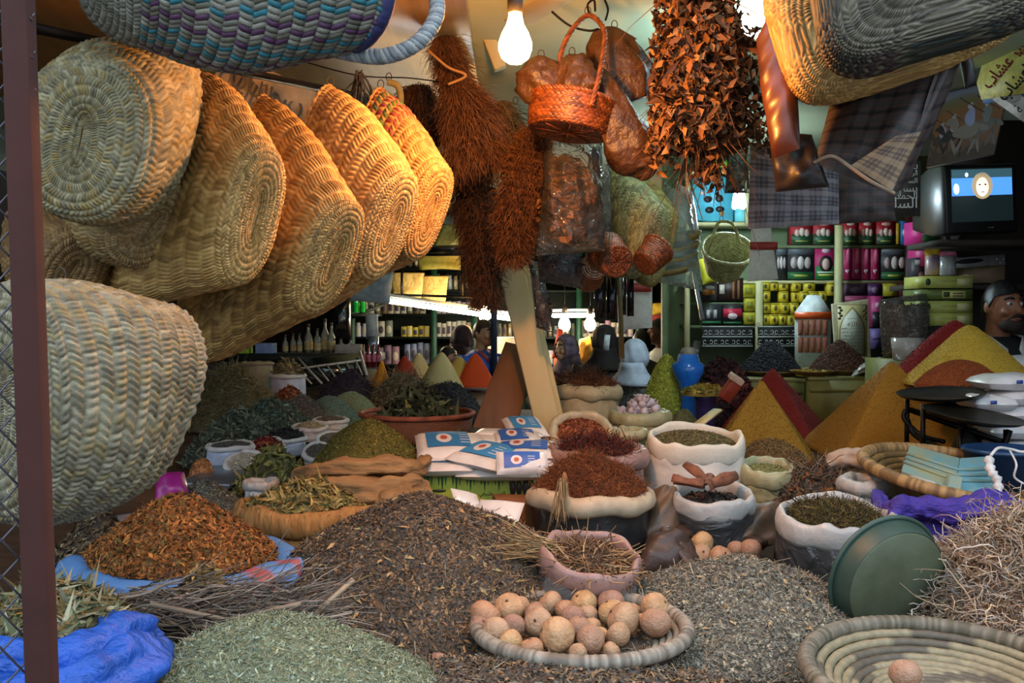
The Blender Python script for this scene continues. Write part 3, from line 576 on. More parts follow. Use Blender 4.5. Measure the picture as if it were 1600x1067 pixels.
s = sack('white_sack', 'large white cotton sack of brown-green seeds in the middle of the counter', 'sack', 1083, 3.52, 682, 150, M('white_cotton_sack', '#d6cfc2', .75, var=.06, scale=12, bump=.4, bscale=60), M('white_cotton_rim', '#d2cab8', .75, var=.06, scale=12, bump=.4, bscale=60), (.013, 3.2), sy=.95, fold=.045, rx=.14)
fill(s, 'seed_heap', 'brown-green fennel seeds filling the large white cotton sack', 'seeds', .045, '#57502e', [('twig', 5200, .008, .0026, ['#6f6638', '#5a5030', '#857a4c', '#4a4228'], .4)], low=.12, p=2)
s = sack('plastic_sack', 'clear plastic sack of cinnamon bark in front of the white cotton sack', 'sack', 1112, 3.06, 768, 122, CLEAR, MRIM, (.013, 2.6), sy=.95, fold=.07, rx=.14)
fill(s, 'bark_heap', 'black tea filling under the bark in the clear plastic sack', 'spice', .03, '#1d1a18', [('chip', 500, .02, .01, ['#3a2a20', '#2a211c', '#50382a'], .5)], solid=True, low=.2)
def barkroll(px, py, Y, L, ang, tilt, lab, w_=.021):
    a = np.linspace(-1.7, 1.7, 14); cr = np.stack([np.cos(a), np.sin(a)], 1)
    mb = MB(); rg = []
    for i, tt in enumerate(np.linspace(-.5, .5, 7)):
        k = 1+.2*math.sin(i*1.3+px); rg.append(np.stack([cr[:, 0]*w_*k, np.full(14, tt*L), cr[:, 1]*w_*.8*k], 1))
    loft(mb, rg, (False, False), wrap=False); rot = R3(tilt, 0, ang) @ R3(0, -1.2, 0)
    mb.v = [v @ rot.T+P(px, py, Y) for v in mb.v]
    return tag(obj('cinnamon_bark', mb, M('cinnamon', '#74452c', .75, var=.25, scale=40, bump=.5, bscale=90, stretch=(1, .3, 1)), solid=.004), lab, 'bark', 'cinnamon bark in the clear sack')
for q in [(1090, 744, 3.06, .13, .5, .35, 'long curled cinnamon bark leaning up in the clear sack'), (1128, 752, 3.02, .11, -1.1, .2, 'broad flat cinnamon bark at the edge of the clear sack', .022), (1075, 757, 2.98, .10, 1.2, .1, 'dark cinnamon bark piece lying low in the clear sack'), (1105, 757, 3.0, .1, -.3, .1, 'short cinnamon bark piece between two longer ones')]: barkroll(*q)
s = sack('plastic_sack', 'small yellowish clear sack of green seeds beside the white cotton sack', 'sack', 1196, 3.44, 728, 84, film('yellow_plastic', '#a39c70', .85, .35, 14, .35), YRIM, (.017, 2.0), fold=.08, rx=.16)
fill(s, 'green_seed_heap', 'green seeds inside the small yellowish clear sack', 'seeds', .02, '#6c6c3c', [('twig', 1200, .009, .003, ['#84844c', '#6c6c3c', '#9a965c'], .4)], solid=True, low=.12)
s = sack('plastic_sack', 'big shiny clear plastic sack of green moss in front of the green pan', 'sack', 1303, 2.74, 800, 178, CLEAR, MRIM, (.014, 2.6), sy=.95, fold=.06, rx=.13)
fill(s, 'moss_heap', 'brownish green moss in the big shiny clear sack', 'moss', .05, '#1c1a16', [('strand', 3000, .035, .0016, ['#57501c', '#6b5f24', '#3c3818', '#77623a', '#463020'], .9, dict(curl=.5, rmax=.8)), ('leaf', 900, .025, .01, ['#5c5420', '#443c1c', '#6c5c30'], .8, dict(rmax=.8))], solid=True, low=.16, noise=.35, p=2.4)
s = sack('cream_sack', 'tilted cream plastic sack of brown seeds leaning on the painted post', 'sack', 905, 3.86, 652, 92, film('cream_plastic', '#b8a886', .8, .3, 14, .5), M('cream_film_rim', '#b0a080', .4, var=.1, bump=.5, bscale=25), (.02, 1.7), rx=.62, sy=.95, fold=.05)
fill(s, 'brown_seed_heap', 'red-brown seeds in the tilted cream plastic sack', 'seeds', .03, '#5f3018', [('chip', 1500, .016, .009, ['#8c4a26', '#733a1c', '#a05c34'], .5)], solid=True, low=.08)
s = sack('pink_sack', 'pale pink plastic sack of dark red stalks behind the black sack', 'sack', 932, 3.42, 700, 142, PNK, M('pink_rim'), (.03, 1.1), sy=.8, rx=.12, fold=.06)
fill(s, 'red_stalk_heap', 'dark red stalks inside the pale pink plastic sack', 'stalks', .04, '#3a1610', [('strand', 1100, .05, .002, ['#5c2418', '#73301e', '#44180f'], .3, dict(drop=.06))], solid=True, low=.02)
s = sack('white_sack', 'cream cloth sack topped with brown twigs beside the painted post', 'sack', 914, 4.5, 604, 102, M('cream_cloth', '#b8ac88', .7, var=.08, bump=.4, bscale=60), None, (.028, 1.2), sy=.85, fold=.05)
fill(s, 'brown_twig_heap', 'tangle of red-brown twigs on top of the cream cloth sack', 'twigs', .06, '#4a2c1c', [('strand', 1700, .05, .0022, ['#7a4a30', '#5c3826', '#8c5c3c'], .35, dict(drop=.08))], low=0, p=2)
s = sack('plastic_sack', 'wide low yellowish plastic sack of garlic heads', 'sack', 1002, 4.2, 646, 92, film('yellow_plastic'), YRIM, (.02, 1.6), sy=.8, fold=.06)
GAR = M('garlic_skin', '#b8aab0', .5, var=.2, scale=30, stretch=(1, 1, .3))
mb = MB(); ell(mb, (0, 0, .018), (.02, .02, .018), 14, 9, fn=lambda v: v*(1+.07*np.cos(7*np.arctan2(v[..., 1:2], v[..., :1]))*np.sqrt(np.clip(1-v[..., 2:]**2, 0, 1)))); lathe(mb, [(.006, .032), (.003, .042), (.0035, .052)], 8)
g0 = obj('garlic_bulb', mb, GAR, origin=(0, 0, 0))
cen = s['c']+s['rot'] @ np.array([0, 0, s['h']])
gl = 'small white-violet garlic bulb in the pile on the low plastic sack'
tag(g0, gl, 'garlic', 'garlic bulbs in the low sack')
k = 0
for lay in range(4):
    nn = (22, 16, 9, 3)[lay]; rr = s['R']*(.8, .62, .42, .18)[lay]
    for i in range(nn):
        a = i*2.4+lay; r = rr*math.sqrt((i+.5)/nn)
        o = g0 if k == 0 else g0.copy(); k += 1
        if o is not g0: COL.objects.link(o)
        o.location = (cen[0]+r*math.cos(a), cen[1]+r*.8*math.sin(a), cen[2]-.02+lay*.026); o.rotation_euler = (random.uniform(-1, 1), random.uniform(-1, 1), a)
heap('garlic_bed', 'husks and dark bulbs under the garlic on the low plastic sack', 'garlic husks', 1002, 4.2, 636, 38, .8, 2, 1, '#6a6058', [('chip', 300, .03, .02, ['#a8a0a0', '#8c848c'], .6)], z0=float(cen[2]-.05))
s = sack('plastic_sack', 'little yellow plastic bag squeezed between garlic and pink sack', 'sack', 982, 3.75, 672, 52, film('yellow_plastic'), YRIM, (.02, 1.2), fold=.1)
heap('green_powder_heap', 'low grey-green heap of powder behind the large white cotton sack', 'herb heap', 1068, 4.6, 640, 40, .8, 1.7, 1, '#5c5c38', [('grain', 1500, .007, .006, ['#6c6c44', '#55552f'], .5)])
heap('brown_stalk_heap', 'brown heap of chopped stalks in front of the golden-brown pyramid', 'herb heap', 1205, 3.85, 686, 78, .8, 1.8, 1, '#5c4424', [('twig', 4200, .02, .002, ['#8c6c40', '#6c5230', '#a0804c', '#574024'], .5)])
heap('dark_scrap_heap', 'dark heap of mixed roots and orange peel beside the shiny moss sack', 'herb heap', 1275, 3.35, 728, 78, .8, 1.8, 1, '#2c231c', [('chip', 1100, .03, .014, ['#4a3a30', '#38302a', '#5f4c3c', '#8c5424'], .8), ('strand', 500, .08, .002, ['#6c5844', '#8c765c'], .6)])
s = sack('plastic_sack', 'half hidden milky plastic sack between the scrap heap and purple cloth', 'sack', 1345, 3.2, 748, 60, MILK, MRIM, (.02, 1.2), fold=.1, rx=.1)
tag(obj('bundle', roll(MB(), [(1292, 722, 3.4), (1322, 715, 3.38), (1352, 718, 3.36), (1368, 725, 3.34)], [.03, .045, .04, .02], 14, 30, .75, 31, .15), M('pinkish_cloth', '#b49a84', .7, var=.12, scale=14)), 'rolled pale pink cloth bundle between the scrap heap and the coiled tray', 'cloth bundle')
# dark cloth of fruits
DKC = M('dark_brown_bag', '#3c2a20', .5, var=.2, scale=14, bump=.6, bscale=20, bdist=.012, coat=.1)
t = thing('cloth_bag', 'dark brown crumpled cloth bag opened around a few round fruits', 'bag', np.array([P(1060, 900, 2.8)[0], 2.85, zc(2.85)]))
obj('bag_body', pillow(MB(), [P(985, 912, 2.7), P(1088, 908, 2.72), P(1075, 842, 2.82), P(1012, 838, 2.84)], .16, 20, 20, wr=.02, seed=5), DKC, t)
obj('back_fold', roll(MB(), [(1032, 845, 2.85), (1070, 835, 3.0), (1110, 838, 3.02), (1150, 842, 3.0), (1190, 850, 2.9)], [.02, .035, .025, .03, .02], 12, 40, .8, 7, .2), DKC, t)
obj('side_fold', roll(MB(), [(1040, 835, 2.84), (1062, 860, 2.76), (1080, 890, 2.7), (1092, 905, 2.66)], [.03, .035, .03, .015], 12, 30, .8, 9, .2), DKC, t)
BRB = M('brown_bag_plastic', '#5c4836', .5, var=.2, scale=14, bump=.5, bscale=20, bdist=.01)
tag(obj('brown_bag', pillow(MB(), [P(1002, 842, 2.96), P(1075, 848, 3.0), P(1055, 762, 3.12), P(1018, 765, 3.1)], .14, 18, 18, wr=.02, seed=15), BRB), 'khaki plastic bag wedged between black sack and clear cinnamon sack', 'bag')
tag(obj('brown_bag', pillow(MB(), [P(1142, 855, 2.95), P(1215, 850, 3.0), P(1225, 790, 3.1), P(1165, 788, 3.1)], .12, 18, 18, wr=.02, seed=25), BRB), 'khaki plastic bag squeezed beside the small yellowish sack', 'bag')
# ================================================================== THINGS ON THE COUNTER
# round dried fruits
GRD = M('gourd_skin', '#fff6ee', .62, var=.15, scale=1.5, usecol=True, bump=.35, bscale=5, bdist=.03)
def fruit(seed, col):
    w1 = wav(seed, 8, .4, 1.6, 3)
    mb = MB(); r = np.random.default_rng(seed)
    ell(mb, (0, 0, 0), (1, 1, .93), 26, 18, fn=lambda v: v*(1+.045*w1(v[..., 0], v[..., 1], v[..., 2])-.10*np.exp(-((v[..., 2]-1)**2)*40)*1)[..., None] if False else v*(1+.065*w1(v[..., 0], v[..., 1], v[..., 2])[..., None]-.09*np.exp(-40*(v[..., 2:]-1)**2)), col=hexc(col))
    lathe(mb, [(.10, .80), (.11, .86), (.05, .9), (.02, .88)], 8, col=hexc('#5c4630'))
    return mb
FC = ['#b98a66', '#c49a70', '#ac8468', '#b8926e', '#c49c6c', '#a47c66', '#bd9876']
FV = []
for i, cl in enumerate(FC):
    o = obj('round_fruit', fruit(40+i, cl), GRD, origin=(0, 0, 0)); FV.append(o)
fpix = [(767, 985, 25), (795, 972, 25), (832, 972, 20), (860, 957, 20), (912, 960, 22), (952, 955, 22), (926, 970, 16), (887, 960, 17), (1018, 966, 24), (1022, 998, 24), (975, 990, 27), (948, 975, 22),
        (896, 983, 20), (842, 995, 23), (872, 995, 12), (924, 993, 14), (905, 1003, 20), (963, 1015, 20), (942, 1008, 12), (798, 1003, 20), (782, 1012, 24), (822, 1035, 18), (874, 1028, 30), (927, 1033, 24), (945, 1036, 14), (798, 1027, 20),
        (760, 1000, 18), (816, 958, 16), (1000, 985, 14), (986, 962, 15), (838, 965, 15), (905, 1042, 15)]
tz = .955
FP = []
for px, py, r in fpix:
    Y = float(np.interp(py, [950, 1045], [2.36, 2.03])); p = P(px, py, Y); FP.append([p[0], p[1], p[2], m(r, Y)])
FP = np.array(FP)
for it in range(60):
    for i in range(len(FP)):
        for j in range(i):
            d = FP[i, :3]-FP[j, :3]; L = np.linalg.norm(d); o_ = FP[i, 3]+FP[j, 3]-L
            if o_ > 0: d = d/(L+1e-6)*o_*.5; FP[i, :3] += d; FP[j, :3] -= d
    FP[:, 2] = np.maximum(FP[:, 2]-.0015, tz+FP[:, 3]*.93)
order = sorted(range(len(FP)), key=lambda i: FP[i, 1]); first = {}
names_ = ['dark freckled', 'pale tan', 'orange-brown', 'greyish', 'cracked', 'smooth', 'rough']
for n_, i in enumerate(order):
    v = i % len(FV); o = FV[v] if v not in first else FV[v].copy()
    if v in first: COL.objects.link(o)
    first[v] = 1; o.location = FP[i, :3]; o.scale = [FP[i, 3]]*3; o.rotation_euler = (random.uniform(-1.3, 1.3), random.uniform(-1.3, 1.3), random.uniform(0, 6))
    tag(o, 'round tan dried fruit among those piled on the coiled tray in front', 'fruit', 'round fruits on the coiled tray')
def lonefruit(px, py, Y, r, lab, v=0):
    o = FV[v].copy(); COL.objects.link(o); del o['group']; o['label'] = lab; o.location = P(px, py, Y); o.scale = [m(r, Y)]*3; o.rotation_euler = (.8, .5, v); return o
lonefruit(683, 1041, 2.06, 22, 'single round brown fruit lying alone at the foot of the dark mound', 5)
lonefruit(1415, 1054, 1.8, 25, 'single round orange-brown fruit lying on the empty coiled tray', 2)
for q in [(1066, 852, 2.9, 14, 'round fruit peeping from the fold of the dark cloth bag', 2), (1096, 848, 2.9, 19, 'largest upper round fruit in the dark cloth bag', 4), (1095, 868, 2.84, 18, 'greyish round fruit below the largest in the dark cloth bag', 6), (1126, 870, 2.78, 18, 'round fruit half buried behind the grey-brown mound', 0), (1150, 858, 2.86, 14, 'small round fruit in the middle of the dark cloth bag', 2), (1173, 858, 2.84, 17, 'round orange fruit at the far end of the dark cloth bag', 2), (1078, 862, 2.86, 11, 'smallest round fruit at the bottom of the dark cloth bag', 5)]: lonefruit(*q)
# coiled trays
def coil_tray(name, label, c, R, rim_h, n, cols, rot=None, rimcols=None, k=88):
    """shallow tray of sewn grass coils; rings are real coils"""
    t = thing(name, label, 'tray', c); rot = np.eye(3) if rot is None else rot; mb = MB()
    r = np.linspace(.012, R, n); hz = rim_h*np.clip((r/R-.55)/.45, 0, 1)**1.6; w_ = R/n*.62
    a = np.linspace(0, 2*PI, k+1)
    for i in range(n-1):
        p = np.stack([r[i]*np.cos(a), r[i]*np.sin(a), hz[i]+w_+0*a], 1) @ rot.T+c
        cc = np.array([hexc(cols[int(q)]) for q in ((np.sin(a*3+i*.8)+.4*np.sin(a*7+i)) > .5)]) if len(cols) == 2 else np.array([hexc(cols[(i+int(q*3)) % len(cols)]) for q in a])
        b = np.linspace(0, 2*PI, 7)[:-1]; rr = w_*(1+.06*np.sin(a*60))
        e = np.stack([np.cos(a), np.sin(a), 0*a], 1) @ rot.T; up = rot @ np.array([0, 0, 1.])
        rg = p[:, None]+rr[:, None, None]*(np.cos(b)[None, :, None]*e[:, None]+np.sin(b)[None, :, None]*up)
        loft(mb, rg, (False, False), np.repeat(cc*np.exp(RNG.normal(0, .08, (k+1, 1))), 6, 0))
    lathe(mb, [(0.01, .001), (R*.55, .001), (R, rim_h+.001)], 48, c, rot, (False, False), col=hexc('#4a3f30'))
    obj('coiled_base', mb, STRAW, t)
    mb = MB(); a = np.linspace(0, 2*PI, 241); rr = R*.055+.004
    p = np.stack([(R+rr*.4)*np.cos(a), (R+rr*.4)*np.sin(a), 0*a+rim_h+rr*.6], 1) @ rot.T+c
    tw = rr*(1+.05*np.sin(a*90)); rc = np.array([hexc(q) for q in (rimcols or ['#8c8074', '#a0968a', '#6c6258'])])[RNG.integers(0, 3, 241)]
    e = np.stack([np.cos(a), np.sin(a), 0*a], 1) @ rot.T; up = rot @ np.array([0, 0, 1.]); b = np.linspace(0, 2*PI, 11)[:-1]
    rg = p[:, None]+tw[:, None, None]*(np.cos(b)[None, :, None]*e[:, None]+np.sin(b)[None, :, None]*up)
    obj('wrapped_rim', loft(mb, rg, (False, False), np.repeat(rc, 10, 0)), STRAW, t); return t
c = np.array([P(908, 1000, 2.2)[0], 2.2, tz-.035])
coil_tray('coiled_tray', 'round coiled grass tray heaped with round tan fruits at the counter front', c, .235, .05, 15, ['#7c7060', '#968a78'])
c = np.array([P(1478, 1000, 1.86)[0], 1.86, .925])
coil_tray('coiled_tray', 'empty coiled grass tray with dark patches in the bottom corner by the roots', c, .255, .06, 15, ['#8f8369', '#5c5346'], R3(.06, 0, 0), ['#6c6356', '#7d7364', '#57503f'])
# scrap under the fruits
heap('twig_scrap', 'dark broken stalks lying under the fruits on the coiled tray', 'twigs', 915, 2.2, 1000, 130, .95, 3, .3, '#4a3f34', [('twig', 700, .03, .002, ['#6a5a48', '#8c7a64', '#4a4038'], .5)], z0=tz-.028, noise=.02)
# green pan
def pan():
    Y = 2.3; c = P(1386, 902, Y); t = thing('metal_pan', 'worn green painted round pan lying tilted against the shiny moss sack', 'pan', c-np.array([0, 0, .1]))
    R = m(98, Y); rot = R3(1.0, 0, 0); rot = R3(0, .95, 0) @ R3(1.15, 0, .0)
    ax = np.array([m(-62, Y), 0, -m(86, Y)]); ax /= np.linalg.norm(ax); nn = np.array([.363, -.902, -.10]); nn -= ax*(nn @ ax); nn /= np.linalg.norm(nn); rot = np.stack([ax, np.cross(nn, ax), nn], 1)
    g = M('worn_green_paint', '#444a32', .6, var=.2, scale=9, bump=.3, bscale=60, col2='#5a624c'); g2 = M('teal_paint', '#2f4238', .5, var=.15, scale=14)
    obj('pan_base', lathe(MB(), [(.001, .045), (R*.86, .04), (R*.9, .035), (R*.86, .031), (.001, .031)], 64, c, rot), g, t); obj('pan_wall', lathe(MB(), [(R*.895, .038), (R*.98, -.012), (R*.97, -.016), (R*.88, .031)], 64, c, rot, (False, False)), M('teal_paint', '#2f4238', .5, var=.15, scale=14), t)
    a = np.linspace(0, 2*PI, 65); obj('rolled_rim', tube(MB(), np.stack([R*np.cos(a), R*np.sin(a), 0*a-.012], 1) @ rot.T+c, .006, 8), g2, t)
pan()
# cardboard box with sugar packs
BW = np.array([P(665, 800, 3.30)[0], P(850, 800, 3.30)[0]]); bz = float(zc(3.45)); bt_ = P(750, 728, 3.30)[2]
bx = thing('cardboard_box', 'yellow-green printed cardboard box with leaf pattern under the sugar packs', 'box', ((BW[0]+BW[1])/2, 3.5, bz))
bw = BW[1]-BW[0]+.03; hb = bt_-.95
obj('box_body', B(((BW[0]+BW[1])/2, 3.5, bt_-hb/2), (bw, .4, hb)), M('lime_card', '#a9b23c', .6, var=.06), bx, bev=.004, smooth=False)
mb = MB(); X, Z = np.array([1., 0, 0]), np.array([0, 0, 1.]); f0 = np.array([(BW[0]+BW[1])/2, 3.299, bt_])
decal(mb, f0+(0, 0, -.012), bw-.002, .024, X, Z, '#5b7d5c')
for i in range(9):
    u = -bw/2+bw*(i+.5)/9
    for k, (dx, l) in enumerate(((-.4, .05), (0, .07), (.4, .05))):
        decal(mb, f0+(u+dx*.03, -.0005*(k+1), -.02-l/2), .014, l, X, -Z*1.0, ['#4a7052', '#3e6046', '#587d5a'][k], 'tri')
for i in range(5): decal(mb, f0+(bw*.22+i*.022, -.001, -.075), .022, .055, X, Z, '#4a3a34', 'ell')
obj('printed_leaves', mb, PRINT, bx, smooth=False)
mb = MB(); text(mb, arabic('تمر العين طبيعي'), .03, f0+(.04, -.001, -.095), X, Z, '#2e3a20', wid=.12); text(mb, 'ROYAL', .03, f0+(.06, -.001, -.128), X, Z, '#b03a24', wid=.1)
decal(mb, f0+(-bw*.36, -.001, -.085), .05, .01, X, Z, '#3a4426', 'ell')
obj('printed_lettering', mb, PRINT, bx, smooth=False)
SUG = M('sugar_pack_film', '#ddd6cf', .3, var=.05, scale=20, bump=.5, bscale=30, bdist=.008, coat=.3)
def pack(c, rz, L, W_, T, rx=0, ry=0, lab='', dec=True, grp='blue and white sugar packs', variant=0, name='sugar_pack'):
    t = thing(name, lab, 'packet', c, grp); rot = R3(rx, ry, rz); h = np.array([(-L/2, -W_/2, T/2), (L/2, -W_/2, T/2), (L/2, W_/2, T/2), (-L/2, W_/2, T/2)]) @ rot.T+c
    obj('pack_body', pillow(MB(), h, T, 22, 14, pinch=.33, wr=.004, seed=int(abs(c[0]*900))), SUG, t)
    if dec:
        mb = MB(); u = np.linspace(.14, .84 if variant else .74, 12); v = np.linspace(.2, .9, 8); U, V = np.meshgrid(u, v)
        def surf(U, V, e):
            b = (np.clip(4*U*(1-U), 0, 1)**.33)*(np.clip(4*V*(1-V), 0, 1)**.33)*T/2
            return (np.stack([(U-.5)*L, (V-.5)*W_, T/2+b+e], -1) @ rot.T+c)
        mb.add(surf(U, V, .003).reshape(-1, 3), gridf(8, 12, False), hexc(['#2f74a8', '#2a5fae', '#3a86b8'][variant % 3]))
        rr_, aa_ = np.meshgrid(np.linspace(0.01, 1, 4), np.linspace(0, 2*PI, 15)); U = .38+.11*rr_*np.cos(aa_); V = .5+.2*rr_*np.sin(aa_); mb.add(surf(U, V, .0045).reshape(-1, 3), gridf(15, 4, False), hexc('#d8d0cc'))
        U = .38+.05*rr_*np.cos(aa_); V = .5+.09*rr_*np.sin(aa_); mb.add(surf(U, V, .006).reshape(-1, 3), gridf(15, 4, False), hexc('#b8503c'))
        for q in range(4):
            U, V = np.meshgrid(np.linspace(.6, .74, 5), np.array([.3, .33])+q*.11); mb.add(surf(U, V, .0045).reshape(-1, 3), gridf(2, 5, False), hexc('#c8d4dc'))
        obj('printed_panel', mb, PRINT, t)
    return t
def pk(px, py, Y, L, W_, T, rz, rx, ry, lab, v=0, dec=True):
    return pack(P(px, py, Y)-np.array([0, 0, T]), rz, m(L, Y), m(W_, Y)*1.0, T, rx, ry, lab, dec, variant=v)
for q in [
 (690, 716, 3.36, 100, 100, .055, .05, 0, 0, 'bottom sugar pack overhanging the box corner by the olive-green mound', 0, True),
 (782, 722, 3.36, 130, 100, .055, -.08, .05, 0, 'wide bottom sugar pack in the middle of the box lid', 1, True),
 (700, 700, 3.42, 100, 100, .055, .12, .05, .03, 'second layer sugar pack at the olive-green mound side', 2, False),
 (706, 684, 3.46, 112, 120, .06, .15, .16, .02, 'top sugar pack with big blue panel near the flat leaf basket', 0, True),
 (762, 700, 3.36, 96, 110, .055, -.45, .12, .14, 'tilted sugar pack with blue panel sliding down the middle of the pile', 2, True),
 (818, 708, 3.42, 100, 100, .055, .06, 0, 0, 'third layer pale sugar pack near the painted post', 0, False),
 (820, 692, 3.46, 105, 110, .05, -.05, .08, 0, 'upper pale sugar pack below the painted post foot', 1, True),
 (757, 680, 3.6, 70, 90, .06, 1.3, 0, 0, 'small sugar pack laid end-on at the back of the pile', 0, False),
 (808, 676, 3.58, 78, 90, .06, .1, .16, 0, 'top sugar pack with round blue print next to the post', 1, True),
 (780, 671, 3.68, 60, 80, .055, 1.4, .1, 0, 'sugar pack laid end-on behind the top one', 0, False),
 (820, 658, 3.8, 60, 90, .05, .2, .2, 0, 'rear sugar pack leaning against the wooden board', 2, True)]: pk(*q)
pack(P(815, 728, 3.22), .08, m(80, 3.24), .085, .045, .95, 0, 'sugar pack hanging over the box front with blue and red print', True, variant=1)
pack(P(780, 808, 2.98), -.35, .15, .10, .035, .7, 0, 'white packet with a blue frame lying before the lime box', False)
pack(P(726, 785, 3.08), .5, .1, .08, .025, .6, .3, 'small white packet sliding between the brown mound and lime box', False)
tag(obj('cardboard_box', B(P(815, 800, 3.12), (m(85, 3.12), .16, m(42, 3.12)), R3(0, .05, .15)), M('brown_card', '#7c4a20', .75, var=.1, scale=8), bev=.004), 'plain brown cardboard box between lime box and black sack', 'box')
heap('orange_crumb_heap', 'small heap of orange-brown crumbs between brown box and mound', 'herb heap', 800, 2.95, 806, 50, .7, 1.8, 1, '#5c3418', [('chip', 900, .012, .006, ['#8c5224', '#6b3c1a', '#a0683a'], .5)])
# leaning wooden board
tag(obj('wooden_board', loft(MB(), [np.array([P(738, 668, 4.1), P(806, 676, 4.1), P(838, 545, 4.25), P(790, 534, 4.25)])+np.array([0, dy, 0]) for dy in (0, .035)]), M('plywood', '#6b431f', .6, var=.2, scale=5, stretch=(3, 1, .4), bump=.2, bscale=40), smooth=False, bev=.003), 'brown wooden board leaning in front of the painted post', 'board')
# painted post
pp = thing('painted_post', 'leaning cream-painted wooden post rising from the counter to the ceiling beam', 'post', P(868, 700, 4.0))
p0, p1 = P(862, 690, 4.0), P(742, 180, 4.0); d = p1-p0; p2 = P(700, 0, 4.0)
obj('post_shaft', bar(MB(), p0, p1, .105, .07, up=(0, -1, .1)), cwp, pp, smooth=False, bev=.006)
obj('post_side', bar(MB(), p0+(.055, .06, 0), p1+(.055, .06, 0), .04, .07, up=(0, -1, .1)), cwp, pp, smooth=False, bev=.006)
obj('upper_shaft', bar(MB(), P(758, 300, 3.93), P(712, 25, 3.93), .09, .05, up=(0, -1, .1)), cwp, pp, smooth=False, bev=.006)
obj('clamp', bar(MB(), P(752, 343, 3.88), P(790, 335, 3.88), .04, .03), M('black_iron', '#1a1817', .5, .6), pp, smooth=False)
obj('bracket', bar(MB(), P(752, 30, 3.95), P(782, 108, 3.95), .05, .05, up=(0, -1, .1)), cwp, pp, smooth=False, bev=.004)
# coiled tray with blue pan of scale, purple cloth
c = np.array([P(1502, 740, 3.15)[0], 3.15, 1.09])
rt = coil_tray('coiled_tray', 'large coiled grass tray holding the pale blue metal scoop under the scales', c, .31, .07, 14, ['#6a5432', '#8a6c3c', '#74592f'], R3(.12, -.10, 0) @ R3(0, .2, 0), ['#9c7c50', '#b08c5a', '#7c5f3c'])
PUR = M('purple_cloth', '#3d2a86', .75, var=.15, scale=18, bump=1.0, bscale=16, bdist=.03, stretch=(.8, 1, 2))
pc = thing('purple_cloth', 'rumpled purple cloth under the rim of the coiled tray', 'cloth', (c[0], 2.9, .95))
obj('front_fold', roll(MB(), [(1390, 815, 2.72), (1420, 795, 2.75), (1470, 800, 2.74), (1530, 790, 2.74), (1590, 800, 2.78), (1640, 800, 2.85)], [.03, .045, .04, .045, .035, .03], 14, 60, .9, 3, .18), PUR, pc)
obj('left_fold', roll(MB(), [(1372, 770, 3.0), (1380, 795, 2.85), (1398, 818, 2.72)], [.02, .03, .03], 12, 30, .6, 4, .2), PUR, pc)
obj('skirt', pillow(MB(), [P(1385, 850, 2.74), P(1640, 850, 2.78), P(1640, 790, 2.85), P(1395, 795, 2.8)], .06, 40, 14, wr=.012, seed=8), PUR, pc)
obj('box_under', B((c[0], 3.25, 1.035), (.45, .3, .09)), WOODD, pc)
# worn blue metal scoop: bent double box
SCO = M('worn_blue_paint', '#5f8f98', .55, var=.2, scale=16, bump=.3, bscale=80, col2='#8b8f6c')
sc_ = thing('metal_scoop', 'worn pale blue painted metal channel lying in the large coiled tray', 'scoop', P(1480, 770, 3.0))
def prism(mb, quad, th, col=None): return loft(mb, [np.array(quad), np.array(quad)+np.array(th)], col=col)
qa = [P(1408, 735, 3.12), P(1492, 768, 2.98), P(1500, 715, 3.2), P(1422, 694, 3.3)]; qb = [P(1492, 768, 2.98), P(1556, 770, 3.0), P(1548, 712, 3.22), P(1500, 715, 3.2)]
obj('long_panel', prism(MB(), qa, (0, .01, -.025)), SCO, sc_, bev=.004, smooth=False); obj('blue_panel', prism(MB(), qb, (0, .01, -.025)), M('blue_panel_paint', '#5b9db4', .5, var=.15, scale=20, col2='#6d8f90'), sc_, bev=.004, smooth=False)
mb = MB()
for k in range(3):
    f_ = .28+.16*k; a0, b0, e0 = [np.array(q[0])*(1-f_)+np.array(q[1])*f_ for q in ((qa[0], qa[3]), (qa[1], qa[2]), (qb[1], qb[2]))]
    tube(mb, [a0+(0, 0, .003), b0+(0, 0, .003), e0+(0, 0, .003)], .006, 6)
obj('ridges', mb, SCO, sc_)
obj('end_flap', prism(MB(), [P(1476, 772, 2.98), P(1500, 778, 2.95), P(1505, 745, 3.0), P(1486, 742, 3.02)], (0, .03, 0)), SCO, sc_, bev=.003, smooth=False)
tag(obj('paper_sheet', prism(MB(), [P(1405, 748, 3.02), P(1468, 760, 2.96), P(1455, 748, 3.08), P(1428, 741, 3.1)], (0, 0, -.002)), wc, smooth=False), 'white paper sheet with a blue edge lying on the large coiled tray', 'paper')
# black two-pan scales
IRON = M('black_cast_iron', '#14120f', .45, .7, var=.3, scale=20, bump=.3, bscale=60); PANM = M('dull_pan', '#39382f', .4, .75, var=.3, scale=12, bump=.2, bscale=40)
sl = thing('balance_scales', 'black iron two-pan balance scales in front of the orange-gold pyramid', 'scales', P(1495, 735, 3.6)*np.array([1, 1, 0])+np.array([0, 0, 1.1]))
def pan_(name, px, py, Y, w_, tilt, ry):
    c = P(px, py, Y); R = m(w_, Y)/2; obj(name, lathe(MB(), [(.001, -.02), (R*.6, -.018), (R*.92, -.004), (R, .006), (R*1.01, .008), (R*.93, .002), (R*.6, -.012), (.001, -.014)], 56, c, R3(tilt, ry, 0)), PANM, sl); return c
a_ = pan_('scale_pan', 1470, 616, 3.75, 130, .06, -.07); b_ = pan_('scale_pan', 1520, 650, 3.5, 150, .10, .10)
zb = 1.13
obj('beam_arm', bar(MB(), P(1422, 640, 3.75), P(1565, 690, 3.5), .02, .02), IRON, sl)
